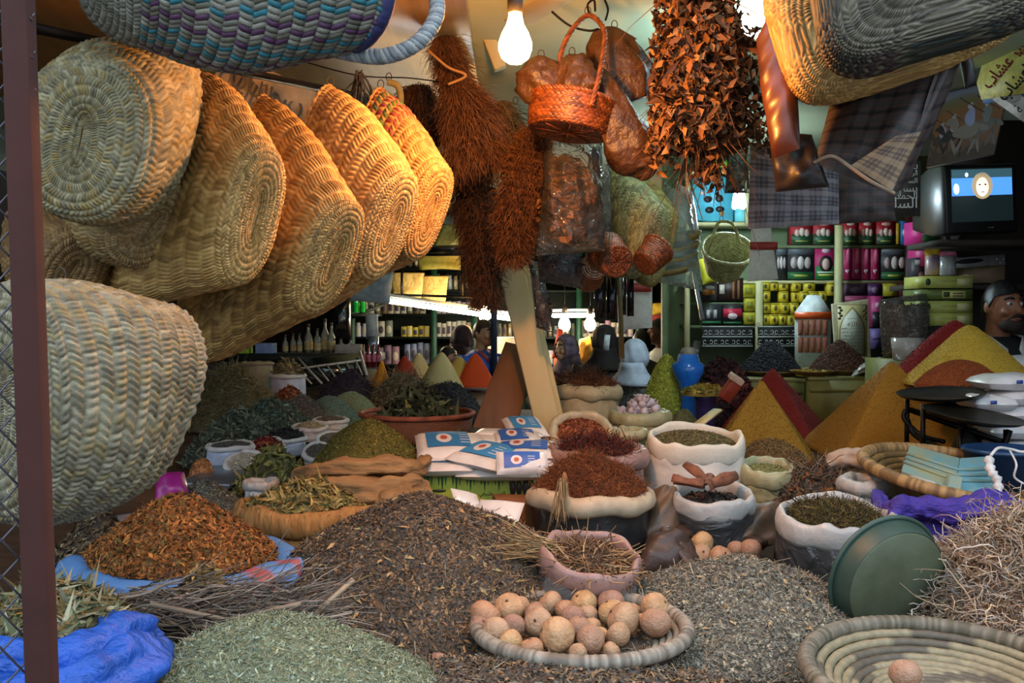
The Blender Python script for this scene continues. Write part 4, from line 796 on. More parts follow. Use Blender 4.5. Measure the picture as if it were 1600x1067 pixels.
obj('column', loft(MB(), [np.array([(x, y, z) for x, y in ((-w1, -w1), (w1, -w1), (w1, w1), (-w1, w1))])+np.array([P(1512, 700, 3.6)[0], 3.6, 0]) for z, w1 in ((zb, .06), (zb+.04, .05), (zb+.12, .03), (P(1512, 668, 3.6)[2], .025))]), IRON, sl, bev=.004)
for i, (px, Y, z1) in enumerate([(1417, 3.75, a_[2]), (1442, 3.55, a_[2]), (1572, 3.5, b_[2]-.03), (1500, 3.45, b_[2]-.02)]):
    x = P(px, 650, Y)[0]; obj('leg', bar(MB(), (x, Y, zb), (x+.001, Y+.001, z1-.02), .014, .014, up=(0, 1, 0)), IRON, sl)
obj('base_curve', tube(MB(), spline([P(1417, 655, 3.75), P(1430, 680, 3.7), P(1470, 700, 3.55), P(1510, 718, 3.5), P(1560, 705, 3.5), P(1578, 672, 3.5)], 30), .011, 8), IRON, sl)
obj('brace', tube(MB(), spline([P(1415, 640, 3.75), P(1413, 655, 3.74), P(1440, 680, 3.7), P(1475, 690, 3.6)], 20), .009, 8), IRON, sl)
obj('base_plate', B((P(1500, 700, 3.6)[0], 3.62, 1.11), (.42, .22, .05)), IRON, sl, bev=.008)
# sugar bags at the right edge
BAG = M('sugar_bag_plastic', '#c9c6c4', .35, var=.06, scale=15, bump=.45, bscale=26, bdist=.01, coat=.2)
for i, (px, py, L, lab) in enumerate([(1595, 700, 130, 'bottom bag of the stacked sugar bags by the blue bucket'), (1600, 672, 130, 'second sugar bag from the bottom of the stack behind the scales'), (1597, 645, 130, 'third sugar bag from the bottom of the stack'), (1602, 620, 122, 'fourth sugar bag of the stack with a blue mark'), (1590, 597, 130, 'top sugar bag of the stack with blue and red print'), (1540, 628, 66, 'sugar bag end with blue square jutting behind the scale pan'), (1600, 570, 70, 'rear sugar bag lying above the stack by the seller')]):
    Y = [3.76, 3.77, 3.76, 3.78, 3.77, 3.74, 4.5][i]; c = P(px, py, Y); T = m(29, Y)
    t = thing('sugar_bag', lab, 'bag', c-np.array([0, 0, T/2]), 'stacked sugar bags by the seller')
    Lm = m(L, Y); h = np.array([(-Lm/2, -.1, 0), (Lm/2, -.1, 0), (Lm/2, .1, 0), (-Lm/2, .1, 0)])+c
    obj('bag_body', pillow(MB(), h, T, 20, 20, pinch=.3, wr=.004, seed=i), BAG, t)
    mb = MB()
    if i in (3, 4, 5):
        q = c+np.array([-Lm*.16, -.105, T*.12]); decal(mb, q+(0, -.01, 0), .025, .014, X, Z, '#2c4c94'); 
        if i == 4: decal(mb, q+(.04, -.01, .002), .02, .012, X, Z, '#b03a2c')
        obj('printed_mark', mb, PRINT, t)
# blue bucket and white string
bu = thing('bucket', 'dark blue plastic bucket with white string at the end of the coiled tray', 'bucket', np.array([P(1592, 755, 3.2)[0], 3.3, 1.02]))
c = np.array(bu.location); R = .13; zt = P(1592, 706, 3.2)[2]-c[2]
obj('bucket_body', lathe(MB(), [(.01, 0), (R*.8, 0), (R, zt), (R*1.05, zt), (R*1.05, zt-.015), (R*.97, zt-.01), (R*.78, .01), (.01, .01)], 48, c), M('blue_plastic', '#1f3f66', .4, var=.1), bu)
wht = M('white_string', '#d0ccc8', .6)
mb = MB(); tube(mb, spline([P(1548, 712, 3.05), P(1560, 700, 3.08), P(1580, 702, 3.1), P(1600, 706, 3.1), P(1640, 700, 3.1)], 24), .005, 6)
tag(obj('string', mb, wht), 'white string stretched across the dark blue bucket', 'string')
mb = MB(); tube(mb, spline([P(1545, 715, 3.05), P(1548, 735, 3.0), P(1558, 750, 2.98), P(1560, 770, 2.96)], 20), [.016*(.6+.5*math.sin(i*.9)**2) for i in range(20)], 7)
tag(obj('string', mb, wht), 'knotted white rag end hanging beside the pale blue scoop', 'rag')
mb = MB(); tube(mb, spline([P(1578, 704, 3.08), P(1588, 725, 3.0), P(1585, 745, 3.0), P(1600, 756, 3.0)], 20), .0035, 6)
tag(obj('string', mb, wht), 'thin white string loop hanging down the bucket side', 'string')
# left: basin, magenta bag, blue table edge, loaf
ba = np.array([P(205, 800, 2.95)[0], 3.0, .95]); R = .12
tag(obj('metal_basin', lathe(MB(), [(.01, 0), (R*.7, 0), (R*.9, .05), (R, .1), (R*1.06, .102), (R*1.0, .096), (R*.86, .05), (.01, .006)], 56, ba), M('tin', '#8a97a8', .3, .8, var=.1)), 'grey metal basin under the giant woven basket', 'basin')
tag(obj('magenta_bag', pillow(MB(), [P(242, 790, 3.1), P(296, 775, 3.12), P(288, 738, 3.2), P(246, 742, 3.2)], .08, 18, 18, wr=.014, seed=3), M('magenta_plastic', '#a01f7c', .4, var=.15, scale=12, coat=.2)), 'crumpled magenta plastic bag beside the metal basin', 'bag')
tag(obj('tin_tray', B(P(345, 745, 3.55), (m(80, 3.55), .3, .02), R3(.05, .02, -.1)), M('tin'), bev=.004), 'flat grey metal tray under the lavender-white sack', 'tray')
heap('tan_bag', 'small loaf-shaped tan heap of crumbs at the giant basket edge', 'herb heap', 316, 3.6, 718, 24, 1, 2.2, 1, '#94683c', [('chip', 600, .01, .006, ['#a8794a', '#8c5f38', '#b88a5c'], .5)])
# blue glazed jar, cups etc in the middle
bj = P(1075, 612, 5.0); zj = float(zc(5.0))
J = thing('blue_jar', 'bright blue glossy footed jar beside the yellow-green heap', 'jar', np.array([bj[0], 5.0, zj])); hj = P(1075, 553, 5.0)[2]-zj
obj('jar_body', lathe(MB(), [(.01, 0), (.055, 0), (.04, .05), (.035, hj*.4), (.05, hj*.62), (.08, hj*.75), (.085, hj*.86), (.06, hj*.9), (.05, hj)], 40, (bj[0], 5.0, zj)), M('blue_glaze', '#2878dc', .15, var=.1, coat=.5), J)
obj('jar_filling', lathe(MB(), [(.048, hj), (.03, hj+.03), (.001, hj+.04)], 24, (bj[0], 5.0, zj)), M('pale_paste', '#b0a090', .7), J)
heap('yellow_green_heap', 'steep yellow-green fluffy heap beside the bright blue jar', 'herb heap', 1040, 5.1, 553, 42, .8, 1.7, 1, '#b8b23c', [('chip', 2600, .012, .008, ['#d0ca4c', '#bcb63c', '#dcd66c', '#a09c38'], .7)])
heap('dark_red_heap', 'dark red heap of dried rose buds and hibiscus near the blue jar', 'herb heap', 1130, 5.2, 562, 70, .8, 1.9, 1, '#2a1214', [('chip', 1600, .03, .016, ['#4a1c20', '#38161a', '#5c2626', '#241214'], .8), ('grain', 500, .02, .018, ['#4a1f22', '#33161a'], .5)])
cp = np.array([P(1102, 640, 4.75)[0], 4.75, float(zc(4.75))]); hc = P(1102, 610, 4.75)[2]-cp[2]
tag(obj('violet_pot', lathe(MB(), [(.01, 0), (.06, 0), (.05, .04), (.05, hc*.8), (.075, hc), (.07, hc), (.04, hc*.8), (.01, .05)], 36, cp), M('violet_glaze', '#2c2a5c', .3, var=.15)), 'dark violet pot holding yellow petals in front of the dark red heap', 'pot')
heap('petal_heap', 'small heap of yellow petals on the dark violet pot', 'petals', 1100, 4.75, 602, 36, .7, 2, 1, '#7c6c28', [('chip', 700, .018, .01, ['#a08c34', '#b8a44c', '#7c6c28', '#6c7030'], .7)], z0=float(cp[2]+hc-.012))
tag(obj('spice_packet', B(P(1140, 610, 4.5), (.06, .05, .1), R3(.3, .55, .2)), M('red_packet', '#7c2c1c', .5, var=.1), bev=.006), 'red-brown paper packet stuck upright behind the golden-brown pyramid', 'packet')
tag(obj('pale_card', B(P(1150, 592, 4.48), (.07, .05, .03), R3(.3, .55, .2)), M('pale_card', '#b09a88', .7), bev=.004), 'pale card lying on the red-brown paper packet', 'card')
tag(obj('wood_lath', bar(MB(), P(1090, 664, 4.3), P(1122, 640, 4.4), .05, .01), cwp), 'thin wooden lath edge before the golden-brown pyramid', 'board')
# ================================================================== HANGING GOODS
WV = 1.2; WU = 1.4
def V2(px, py, Y, dx, dy, dY=0): return P(px+dx, py+dy, Y+dY)-P(px, py, Y)
def woven(mb, ctrl, rows, nstr, amp=.0035, pal=None, colfn=None, se=2.2, ppr=6, pps=5, rowspan=1, cap=None, bulge=None, jit=.14, seed=1, arc=None):
    """woven skin over control rings (centre, half-axis a, half-axis b); true relief of plaited strands"""
    rows, nstr = int(round(rows*WV)), int(nstr*WU); ctrl = [np.array(c, float) for c in ctrl]; K = len(ctrl); nv = rows*ppr+1; nu = nstr*pps
    sp = spline(np.stack([c.reshape(-1) for c in ctrl]), nv).reshape(nv, 3, 3)
    a0, a1 = arc or (0, 2*PI); wrap = arc is None
    a = np.linspace(a0, a1, nu+1)[:(nu if wrap else nu+1)]; ca, sa = np.cos(a), np.sin(a)
    xa = np.sign(ca)*np.abs(ca)**(2/se); xb = np.sign(sa)*np.abs(sa)**(2/se)
    p = sp[:, None, 0]+xa[None, :, None]*sp[:, None, 1]+xb[None, :, None]*sp[:, None, 2]
    w1 = wav(seed, 7, .8, 3, 3); 
    du = np.roll(p, -1, 1)-np.roll(p, 1, 1) if wrap else np.gradient(p, axis=1)
    dv = np.gradient(p, axis=0); n = np.cross(dv, du); n /= np.linalg.norm(n, axis=-1)[..., None]+1e-9
    cen = sp[:, None, 0]; sgn = np.sign(((p-cen.mean(0))*n).sum(-1).mean()+1e-12); n *= sgn
    su = np.arange(p.shape[1])[None]/pps+0*np.arange(nv)[:, None]; sv = np.arange(nv)[:, None]/ppr+0*su
    ri = np.floor(sv+1e-6).astype(int); rf = sv-ri
    s = su+np.where((ri//rowspan) % 2 == 0, 1, -1)*(rf-.5)*.9+np.where(ri % 2 == 0, 0, .5)
    si = np.floor(s+1e-6).astype(int); sf = s-si
    hgt = (1-np.abs(2*sf-1)**3)*(1-.9*np.abs(2*rf-1)**3)
    hsh = np.abs(np.sin(si*12.9898+ri*78.233+seed)*43758.5453) % 1
    fd = np.clip((nv-1-np.arange(nv))/(ppr*.8), 0, 1)[:, None]; p = p+n*(amp*fd*(hgt-.5)*(.7+.6*hsh)+.006*fd*w1(p[..., 0]*3, p[..., 1]*3, p[..., 2]*3))[..., None]
    pal = np.array([hexc(h) for h in (pal or ['#b99c62', '#a88c55', '#c4a870', '#94794a'])])
    cc = pal[(hsh*997).astype(int) % len(pal)] if colfn is None else colfn(ri, si, hsh, pal)
    cc = cc*(1+jit*(((hsh*7919) % 1)-.5)*2)[..., None]; cc = cc*(.62+.38*hgt)[..., None]**.6 if False else cc
    f = gridf(nv, p.shape[1], wrap); mb.add(p.reshape(-1, 3), f if sgn > 0 else f[:, ::-1], cc.reshape(-1, 3))
    if wrap: mb.f.append((np.arange(p.shape[1])+mb.n-p.shape[1])[None])
    return p
def ring(px, py, Y, ax, ay, aY, bx, by, bY): return (P(px, py, Y), V2(px, py, Y, ax, ay, aY), V2(px, py, Y, bx, by, bY))
def palm_basket(name, label, mouth, base, rows, caprows, nstr, pal=None, se=2.3, thick=(.06, .09), seed=1, colfn=None, group='palm baskets hung along the rail', bulge=.12, amp=.006, rim=True, handle=None, capf=None):
    """soft palm-leaf shopping basket: mouth (px,py,Y,ax,ay,aY) -> base (...) with a coiled oval bottom"""
    mc, ma = P(*mouth[:3]), V2(*mouth[:6]); bc, ba = P(*base[:3]), V2(*base[:6]); ax = bc-mc; ax /= np.linalg.norm(ax)
    def bv(a, t): b = np.cross(ax, a); return b/np.linalg.norm(b)*t
    mb_, bb = bv(ma, thick[0]), bv(ba, thick[1]); L = np.linalg.norm(bc-mc)
    C = []
    for s in np.linspace(0, 1, 6):
        g = 1+bulge*math.sin(PI*s); C.append((mc*(1-s)+bc*s, (ma*(1-s)+ba*s)*g, (mb_*(1-s)+bb*s)*(1+bulge*2*math.sin(PI*s))))
    e = .035*min(1, np.linalg.norm(bb)/.06)
    C.append((bc+ax*e*.8, ba*.90, bb*.82)); C.append((bc+ax*e*1.1, ba*.72, bb*.58)); C.append((bc+ax*e*1.1, ba*.5, bb*.34)); C.append((bc+ax*e*1.0, ba*.34, bb*.14)); C.append((bc+ax*e*.9, ba*.28, bb*.02))
    t = thing(name, label, 'basket', bc-np.array([0, 0, np.linalg.norm(ba)]), group)
    mb = MB(); p = woven(mb, C, rows+caprows, nstr, amp, pal, colfn, se, seed=seed)
    obj('basket_body', mb, STRAW, t, solid=0)
    if rim:
        q = np.concatenate([p[0], p[0][:1]])[::3]; mb = MB(); tube(mb, q, .008*(1+.3*np.sin(np.arange(len(q))*1.9)), 7, col=hexc((pal or ['#a88c55'])[0])*.9); obj('rim', mb, STRAW, t)
    return t, p
def braid(mb, pts, r, turns, pal, n=160, k=3):
    p = spline(pts, n); t, u, w = frames(p); s = np.linspace(0, 1, n)
    for i in range(k):
        a = 2*PI*(turns*s+i/k); q = p+r*.55*(np.cos(a)[:, None]*u+np.sin(a)[:, None]*w)
        tube(mb, q, r*.62, 7, col=hexc(pal[i % len(pal)]))
    return mb
NAT = ['#c0995a', '#ae8a50', '#cca86a', '#98773f', '#b8945a']
GRN = ['#b5a684', '#a39878', '#c0b290', '#8f8466', '#aaa07c']
# the hanging row, front to back
palm_basket('palm_basket', 'giant pale palm basket filling the side of the counter behind the gate post', (208, 622, 2.05, 66, -142, 0), (20, 632, 1.74, 4, -188, 0), 14, 6, 76, ['#8a8370', '#7a735f', '#969078', '#6c6653', '#8c7f5c'], thick=(.15, .13), seed=3, bulge=.10, amp=.007, group=None)
palm_basket('palm_basket', 'greyish palm basket hanging highest beside the gate post with its bottom turned outward', (228, 195, 2.32, 34, -128, 0), (135, 215, 1.98, 26, -128, .0), 10, 6, 60, ['#8f8769', '#80785c', '#9b9272', '#8a784a', '#706a52'], thick=(.11, .14), seed=5)
palm_basket('palm_basket', 'short palm basket tucked under the greyish one with a small curled bottom', (175, 250, 2.5, 70, -120, 0), (232, 343, 2.28, 56, -62, 0), 9, 4, 50, ['#a88c5c', '#98794a', '#b3986a', '#8a7450'], thick=(.09, .10), seed=7)
palm_basket('palm_basket', 'long palm basket with a tall oval bottom, third along the rail', (222, 290, 2.55, 90, -176, 0), (388, 333, 2.20, 28, -112, 0), 13, 5, 66, NAT, thick=(.05, .075), seed=9)
palm_basket('palm_basket', 'largest dark golden palm basket with spiral bottom, middle of the rail', (342, 360, 2.66, 72, -212, 0), (508, 402, 2.34, 40, -92, 0), 14, 5, 66, ['#b08a4c', '#a07c42', '#bc985a', '#8c6c3a'], thick=(.05, .08), seed=11)
palm_basket('palm_basket', 'pale golden palm basket with ridged rows next to the striped one', (478, 318, 2.82, 38, -185, 0), (600, 350, 2.55, 36, -88, 0), 14, 5, 60, ['#c8a262', '#b89256', '#d2ae70', '#a98550'], thick=(.07, .075), seed=13)
def stripes(ri, si, h, pal):
    c = pal[(h*997).astype(int) % len(pal)].copy()
    for r, cl in ((0, '#8c3c34'), (1, '#4c7a5a'), (2, '#8c3c50'), (3, '#56804e'), (4, '#8a4038'), (5, '#a85a50')):
        mk = (ri == r) & (si % 2 == 0); c[mk] = hexc(cl)
    return c
palm_basket('palm_basket', 'last palm basket of the rail with red and green stripes near its mouth', (570, 285, 3.05, 26, -146, 0), (662, 330, 2.8, 28, -78, 0), 14, 5, 54, ['#c49a5c', '#b48b50', '#cea668', '#a67f48'], thick=(.05, .07), seed=15, colfn=stripes)
palm_basket('palm_basket', 'dark brown palm basket seen only between the greyish and giant baskets', (55, 375, 2.6, 10, -70, 0), (105, 420, 2.35, 38, -62, 0), 8, 4, 40, ['#8c6c40', '#7c5f38', '#987848'], thick=(.08, .09), seed=17)
rail = thing('hanging_rail', 'long thin rail on which the palm baskets hang', 'rail', P(330, 100, 2.6))
obj('rail_pole', tube(MB(), [P(-60, 20, 1.9), P(560, 150, 3.3)], .012, 8), IRON, rail)
mb = MB(); tube(mb, spline([P(470, 95, 3.3), P(560, 118, 3.3), P(640, 122, 3.4), P(700, 130, 3.5)], 24), .0025, 5)
tag(obj('wire', mb, IRON), 'thin wire strung from the rail toward the herb bundles', 'wire')
mb = MB(); strands(mb, P(562, 118, 3.1)+RNG.normal(0, .008, (26, 3)), np.tile([0, 0, -1.], (26, 1))+RNG.normal(0, .35, (26, 3)), .11, .004, ['#3f4650', '#2e3036', '#4c4436'], 5, .15, .1)
tag(obj('cord_knot', mb, HERB), 'knot of dark cords tied on the wire between two palm baskets', 'cord')
tag(obj('rope_end', tube(MB(), spline([P(606, 128, 3.4), P(622, 135, 3.4), P(626, 160, 3.42), P(618, 168, 3.42)], 20), .012, 8), M('old_rope', '#8a8250', .8, var=.2)), 'short bent rope end hanging from the wire', 'rope')
# board with pencilled letters on the left ceiling
b0 = [P(352, 90, 3.5), P(396, 98, 3.5), P(640, 215, 4.3), P(560, 290, 4.3), P(300, 180, 3.5)]
bd = thing('ceiling_board', 'grey-beige board with pencilled letters behind the palm baskets', 'board', P(480, 200, 3.9))
obj('board_panel', loft(MB(), [np.array(b0), np.array(b0)+np.array([-.02, .05, .02])]), M('beige_board', '#a8987a', .7, var=.1), bd, smooth=False)
mb = MB(); Xb = P(470, 172, 3.75)-P(370, 122, 3.5); Xb /= np.linalg.norm(Xb); Zb = np.array([.1, 0, 1.]); Zb -= Xb*(Zb @ Xb); Zb /= np.linalg.norm(Zb)
text(mb, 'QUIL', .10, P(397, 138, 3.53), Xb, Zb, '#574c3c'); text(mb, 'NO', .10, P(450, 165, 3.72), Xb, Zb, '#574c3c'); obj('pencilled_letters', mb, PRINT, bd)
# blue patterned basket over the top with its braided handle
def blueweave(ri, si, h, pal):
    c = pal[(h*997).astype(int) % len(pal)].copy(); T, Pu = hexc('#226c7c'), hexc('#4c284c')
    on = ri < 19
    mk = on & ((si+ri) % 3 == 0) & (((si//5) % 2) == 0); c[mk] = T
    mk = on & ((si+ri) % 3 == 0) & (((si//5) % 2) == 1); c[mk] = Pu
    return c
mouth = ring(515, -50, 1.78, 8, 126, 0, -78, 0, .16)
def lerp_ring(r0, r1, s): return tuple(np.array(a)*(1-s)+np.array(b)*s for a, b in zip(r0, r1))
basr = ring(170, -75, 2.0, 20, 135, .0, -20, 0, .20); mid = ring(330, -62, 1.9, 10, 170, 0, -50, 0, .2)
C = [mouth, lerp_ring(mouth, mid, .5), mid, lerp_ring(mid, basr, .6), basr, ring(130, -75, 2.02, 14, 100, 0, -14, 0, .13), ring(115, -75, 2.02, 5, 40, 0, -5, 0, .05)]
C[1] = (C[1][0], C[1][1]*1.04, C[1][2]*1.04)
bb = thing('palm_basket', 'palm basket with teal and purple pattern lying across the top, its mouth open', 'basket', P(350, 60, 1.85))
mb = MB(); pm = woven(mb, C, 26, 74, .007, ['#77756c', '#6b6960', '#858379', '#5f5c50'], blueweave, 2.2, seed=21); obj('basket_body', mb, STRAW, bb, solid=.008)
q = np.concatenate([pm[0], pm[0][:1]])[::2]; obj('rim_trim', tube(MB(), q, .012, 8), M('navy_trim', '#2c2d58', .7, var=.15, bump=.4), bb)
mb = MB(); braid(mb, [P(512, 74, 1.78), P(548, 84, 1.74), P(600, 88, 1.72), P(648, 70, 1.72), P(676, 38, 1.74), P(683, 5, 1.76), P(670, -40, 1.8)], .013, 14, ['#8f959c', '#a8abac', '#7a8088']); obj('handle', mb, STRAW, bb)
# ------------------------------------------------------------------ upper right: straw basket and dark striped basket
def rect_ring(cx, cy, Y, ax, ay, bx, by, aY=0, bY=0): return ring(cx, cy, Y, ax, ay, aY, bx, by, bY)
st = thing('palm_basket', 'golden straw basket hanging from the ceiling over the plaid bags', 'basket', P(1320, 160, 2.4))
C = [rect_ring(1400, 5, 2.75, 190, -62, -32, -108), rect_ring(1390, 12, 2.55, 180, -62, -32, -112), rect_ring(1385, 15, 2.4, 172, -60, -30, -112), rect_ring(1388, 14, 2.33, 155, -54, -26, -98), rect_ring(1392, 12, 2.30, 120, -42, -20, -72), rect_ring(1395, 10, 2.29, 60, -20, -10, -32), rect_ring(1396, 9, 2.29, 8, -3, -2, -4)]
mb = MB(); woven(mb, C, 21, 70, .006, ['#c09a5c', '#ae8a4e', '#caa668', '#a07c44'], None, 4.5, seed=23); obj('basket_body', mb, STRAW, st)
def darkw(ri, si, h, pal):
    c = pal[(h*997).astype(int) % len(pal)].copy(); D = np.array([hexc('#2c1216'), hexc('#17241d'), hexc('#1a1413')])
    mk = (ri < 14) & ((si % 2) == 0); c[mk] = D[((si//4) % 3)][mk]; c[(ri < 14) & ((si % 2) == 1)] *= .8
    return c
dk = thing('palm_basket', 'grey palm basket with dark red and green stripes at the upper edge of the stall', 'basket', P(1450, 110, 1.95))
C = [rect_ring(1470, -75, 2.2, 205, -62, -20, -140), rect_ring(1466, -66, 2.1, 200, -60, -20, -140), rect_ring(1462, -60, 2.0, 196, -60, -18, -142), rect_ring(1462, -62, 1.94, 176, -54, -14, -122), rect_ring(1464, -62, 1.92, 150, -46, -12, -98), rect_ring(1466, -62, 1.92, 80, -24, -8, -50), rect_ring(1466, -62, 1.92, 8, -3, -2, -4)]
mb = MB(); woven(mb, C, 22, 62, .006, ['#5a5344', '#4e483a', '#665e4d', '#423c30'], darkw, 5, seed=25); obj('basket_body', mb, STRAW, dk)
# plaid bags
def plaid(name, base, a, b, c, s=1.0):
    L = []
    for ax in (0, 1):
        L += [(ax, .085*s, .0, .026*s, a, .55), (ax, .085*s, .45, .012*s, b, .6), (ax, .0425*s, .2, .0035*s, c, .6), (ax, .0425*s, .35, .0035*s, c, .5)]
    return plaidmat(name, base, L)
PL1 = plaid('plaid_dark', '#262220', '#48423f', '#0e0d10', '#6a4c40', .8); PL2 = plaid('plaid_grey', '#6f6e74', '#8f8c8c', '#26262c', '#141418', .7); PL3 = plaid('plaid_tan', '#8a6f52', '#a98c68', '#3a2c2c', '#241f26')
def flatbag(name, label, cs, th, mat, wr=.01, seed=1, hem=None, cat='bag', group=None, n=28):
    t = thing(name, label, cat, np.mean([np.array(c) for c in cs], 0), group)
    obj('bag_body', pillow(MB(), cs, th, n, n, wr=wr, seed=seed, pinch=.4), mat, t)
    if hem: obj('hem', tube(MB(), spline([np.array(cs[i]) for i in hem], 30), .005, 6), M('hem_tape', '#a08a70', .7), t)
    return t
big = thing('plaid_bag', 'large dark plaid shopping bag tilted with its open mouth hanging down', 'bag', P(1380, 200, 2.6), 'plaid shopping bags under the straw basket')
obj('front_panel', pillow(MB(), [P(1272, 256, 2.55), P(1396, 302, 2.5), P(1492, 90, 2.6), P(1300, 150, 2.65)], .05, 30, 30, wr=.012, seed=4, pinch=.35, uvs=(.42, .42)), PL1, big)
obj('lower_fold', pillow(MB(), [P(1330, 258, 2.47), P(1394, 298, 2.47), P(1440, 205, 2.5), P(1400, 212, 2.47)], .012, 20, 20, wr=.004, seed=6, pinch=.35, uvs=(.2, .25)), PL3, big)
obj('side_gusset', pillow(MB(), [P(1396, 303, 2.5), P(1412, 296, 2.62), P(1508, 78, 2.7), P(1470, 96, 2.58)], .03, 20, 30, wr=.006, seed=7, uvs=(.15, .5)), PL1, big)
obj('mouth_hem', tube(MB(), spline([P(1272, 254, 2.53), P(1300, 244, 2.5), P(1330, 262, 2.47), P(1362, 284, 2.46), P(1397, 302, 2.48)], 30), .005, 6), M('hem_tape', '#a08a70', .7), big)
flatbag('plaid_bag', 'pale grey plaid bag hanging flat above the product shelf', [P(1169, 358, 3.2), P(1311, 350, 3.2), P(1310, 250, 3.2), P(1172, 222, 3.2)], .05, PL2, .012, 9, group='plaid shopping bags under the straw basket')
flatbag('plaid_bag', 'narrow dark plaid bag hanging behind the pale grey plaid one', [P(1306, 350, 3.3), P(1400, 345, 3.3), P(1395, 262, 3.3), P(1306, 262, 3.3)], .06, PL1, .01, 11, group='plaid shopping bags under the straw basket')
flatbag('brown_bag', 'glossy brown shopping bag with a printed front hanging beside the leaf bundle', [P(1208, 248, 2.5), P(1250, 232, 2.45), P(1232, -25, 2.55), P(1180, 60, 2.6)], .07, M('brown_gloss', '#3c1c10', .35, var=.3, scale=6, coat=.1, col2='#6b371a'), .008, 12)
DKB = M('dark_bag', '#241c17', .45, var=.25, scale=10, bump=.4, bscale=20, bdist=.01)
flatbag('dark_bag', 'dark brown bag with pointed corners hanging below the glossy brown bag', [P(1212, 300, 2.6), P(1296, 292, 2.55), P(1268, 210, 2.6), P(1200, 205, 2.6)], .08, DKB, .016, 13)
flatbag('black_bag', 'small black strap bag hanging beside the painted sign', [P(1508, 140, 2.9), P(1526, 132, 2.9), P(1515, 78, 2.9), P(1494, 66, 2.9)], .03, M('black_bakelite'), .006, 14)
# ------------------------------------------------------------------ herb bundles
def bundle(name, label, path, rad, N, L, r, pal, segs=4, curl=.1, spread=.35, core='#2c180c', cat='herb bundle', leaf=None, drop=.06):
    p = spline([P(*q) for q in path], 24); rr = np.interp(np.linspace(0, 1, 24), np.linspace(0, 1, len(rad)), rad)
    mb = MB(); tube(mb, p, rr*.62, 14, col=hexc(core)); t, u, w = frames(p)
    s = RNG.uniform(0, 1, N); i = (s*22.9).astype(int); a = RNG.uniform(0, 2*PI, N); rd = rr[i]*np.sqrt(RNG.uniform(.2, 1, N))
    o = np.cos(a)[:, None]*u[i]+np.sin(a)[:, None]*w[i]
    pos = p[i]+o*rd[:, None]; d = t[i]+o*spread*RNG.uniform(.2, 1.3, (N, 1))
    if leaf: scatter(mb, 'leaf', pos, o, leaf[0], leaf[1], pal, .8, curl=2.2, dirn=d)
    strands(mb, pos, d, L, r, pal, segs, curl, drop)
    return tag(obj(name, mb, HERB), label, cat, 'dried herb bundles hanging round the post')
HB = ['#6c4426', '#7d5230', '#523218', '#8c6038', '#5f3c20']; HB2 = ['#54341c', '#442812', '#684224', '#38200e']
bundle('herb_bundle', 'broom-like brown herb bundle tied at the top of the painted post', [(693, 60, 3.55), (712, 130, 3.52), (735, 190, 3.5), (750, 262, 3.5)], [.035, .05, .11, .10], 9000, .06, .0012, HB, 4, .22, .75)
tag(obj('straw_tie', tube(MB(), spline([P(668, 78, 3.4), P(700, 105, 3.38), P(728, 118, 3.38), P(700, 132, 3.38)], 20), .005, 6, col=hexc('#a8804c')), HERB), 'pale straw stalk tying the broom-like bundle', 'straw')
bundle('herb_bundle', 'small dark herb bundle behind the striped palm basket', [(652, 135, 3.8), (656, 180, 3.8), (672, 225, 3.8)], [.05, .08, .06], 2600, .05, .0015, HB2, 4, .35, .9)
bundle('herb_bundle', 'long dark trailing herb bundle hanging beside the post down to the tube lamp', [(722, 235, 3.75), (742, 320, 3.75), (755, 400, 3.75), (758, 478, 3.75)], [.085, .09, .075, .035], 8000, .045, .0013, HB2, 4, .35, .9)
bundle('herb_bundle', 'bushy red-brown herb bundle hanging in front of the post', [(838, 205, 3.45), (820, 280, 3.45), (808, 350, 3.5), (800, 410, 3.55)], [.05, .09, .08, .035], 9000, .04, .0012, ['#6c4020', '#7c4c26', '#523014', '#87592f'], 5, .5, 1.1)
bundle('herb_bundle', 'olive-brown herb sprigs between the broom-like bundle and wicker basket', [(780, 160, 3.7), (795, 200, 3.7), (810, 235, 3.7)], [.03, .05, .06], 900, .09, .0016, ['#6c5a34', '#5a4626', '#7c6a3e'], 5, .25, .6)
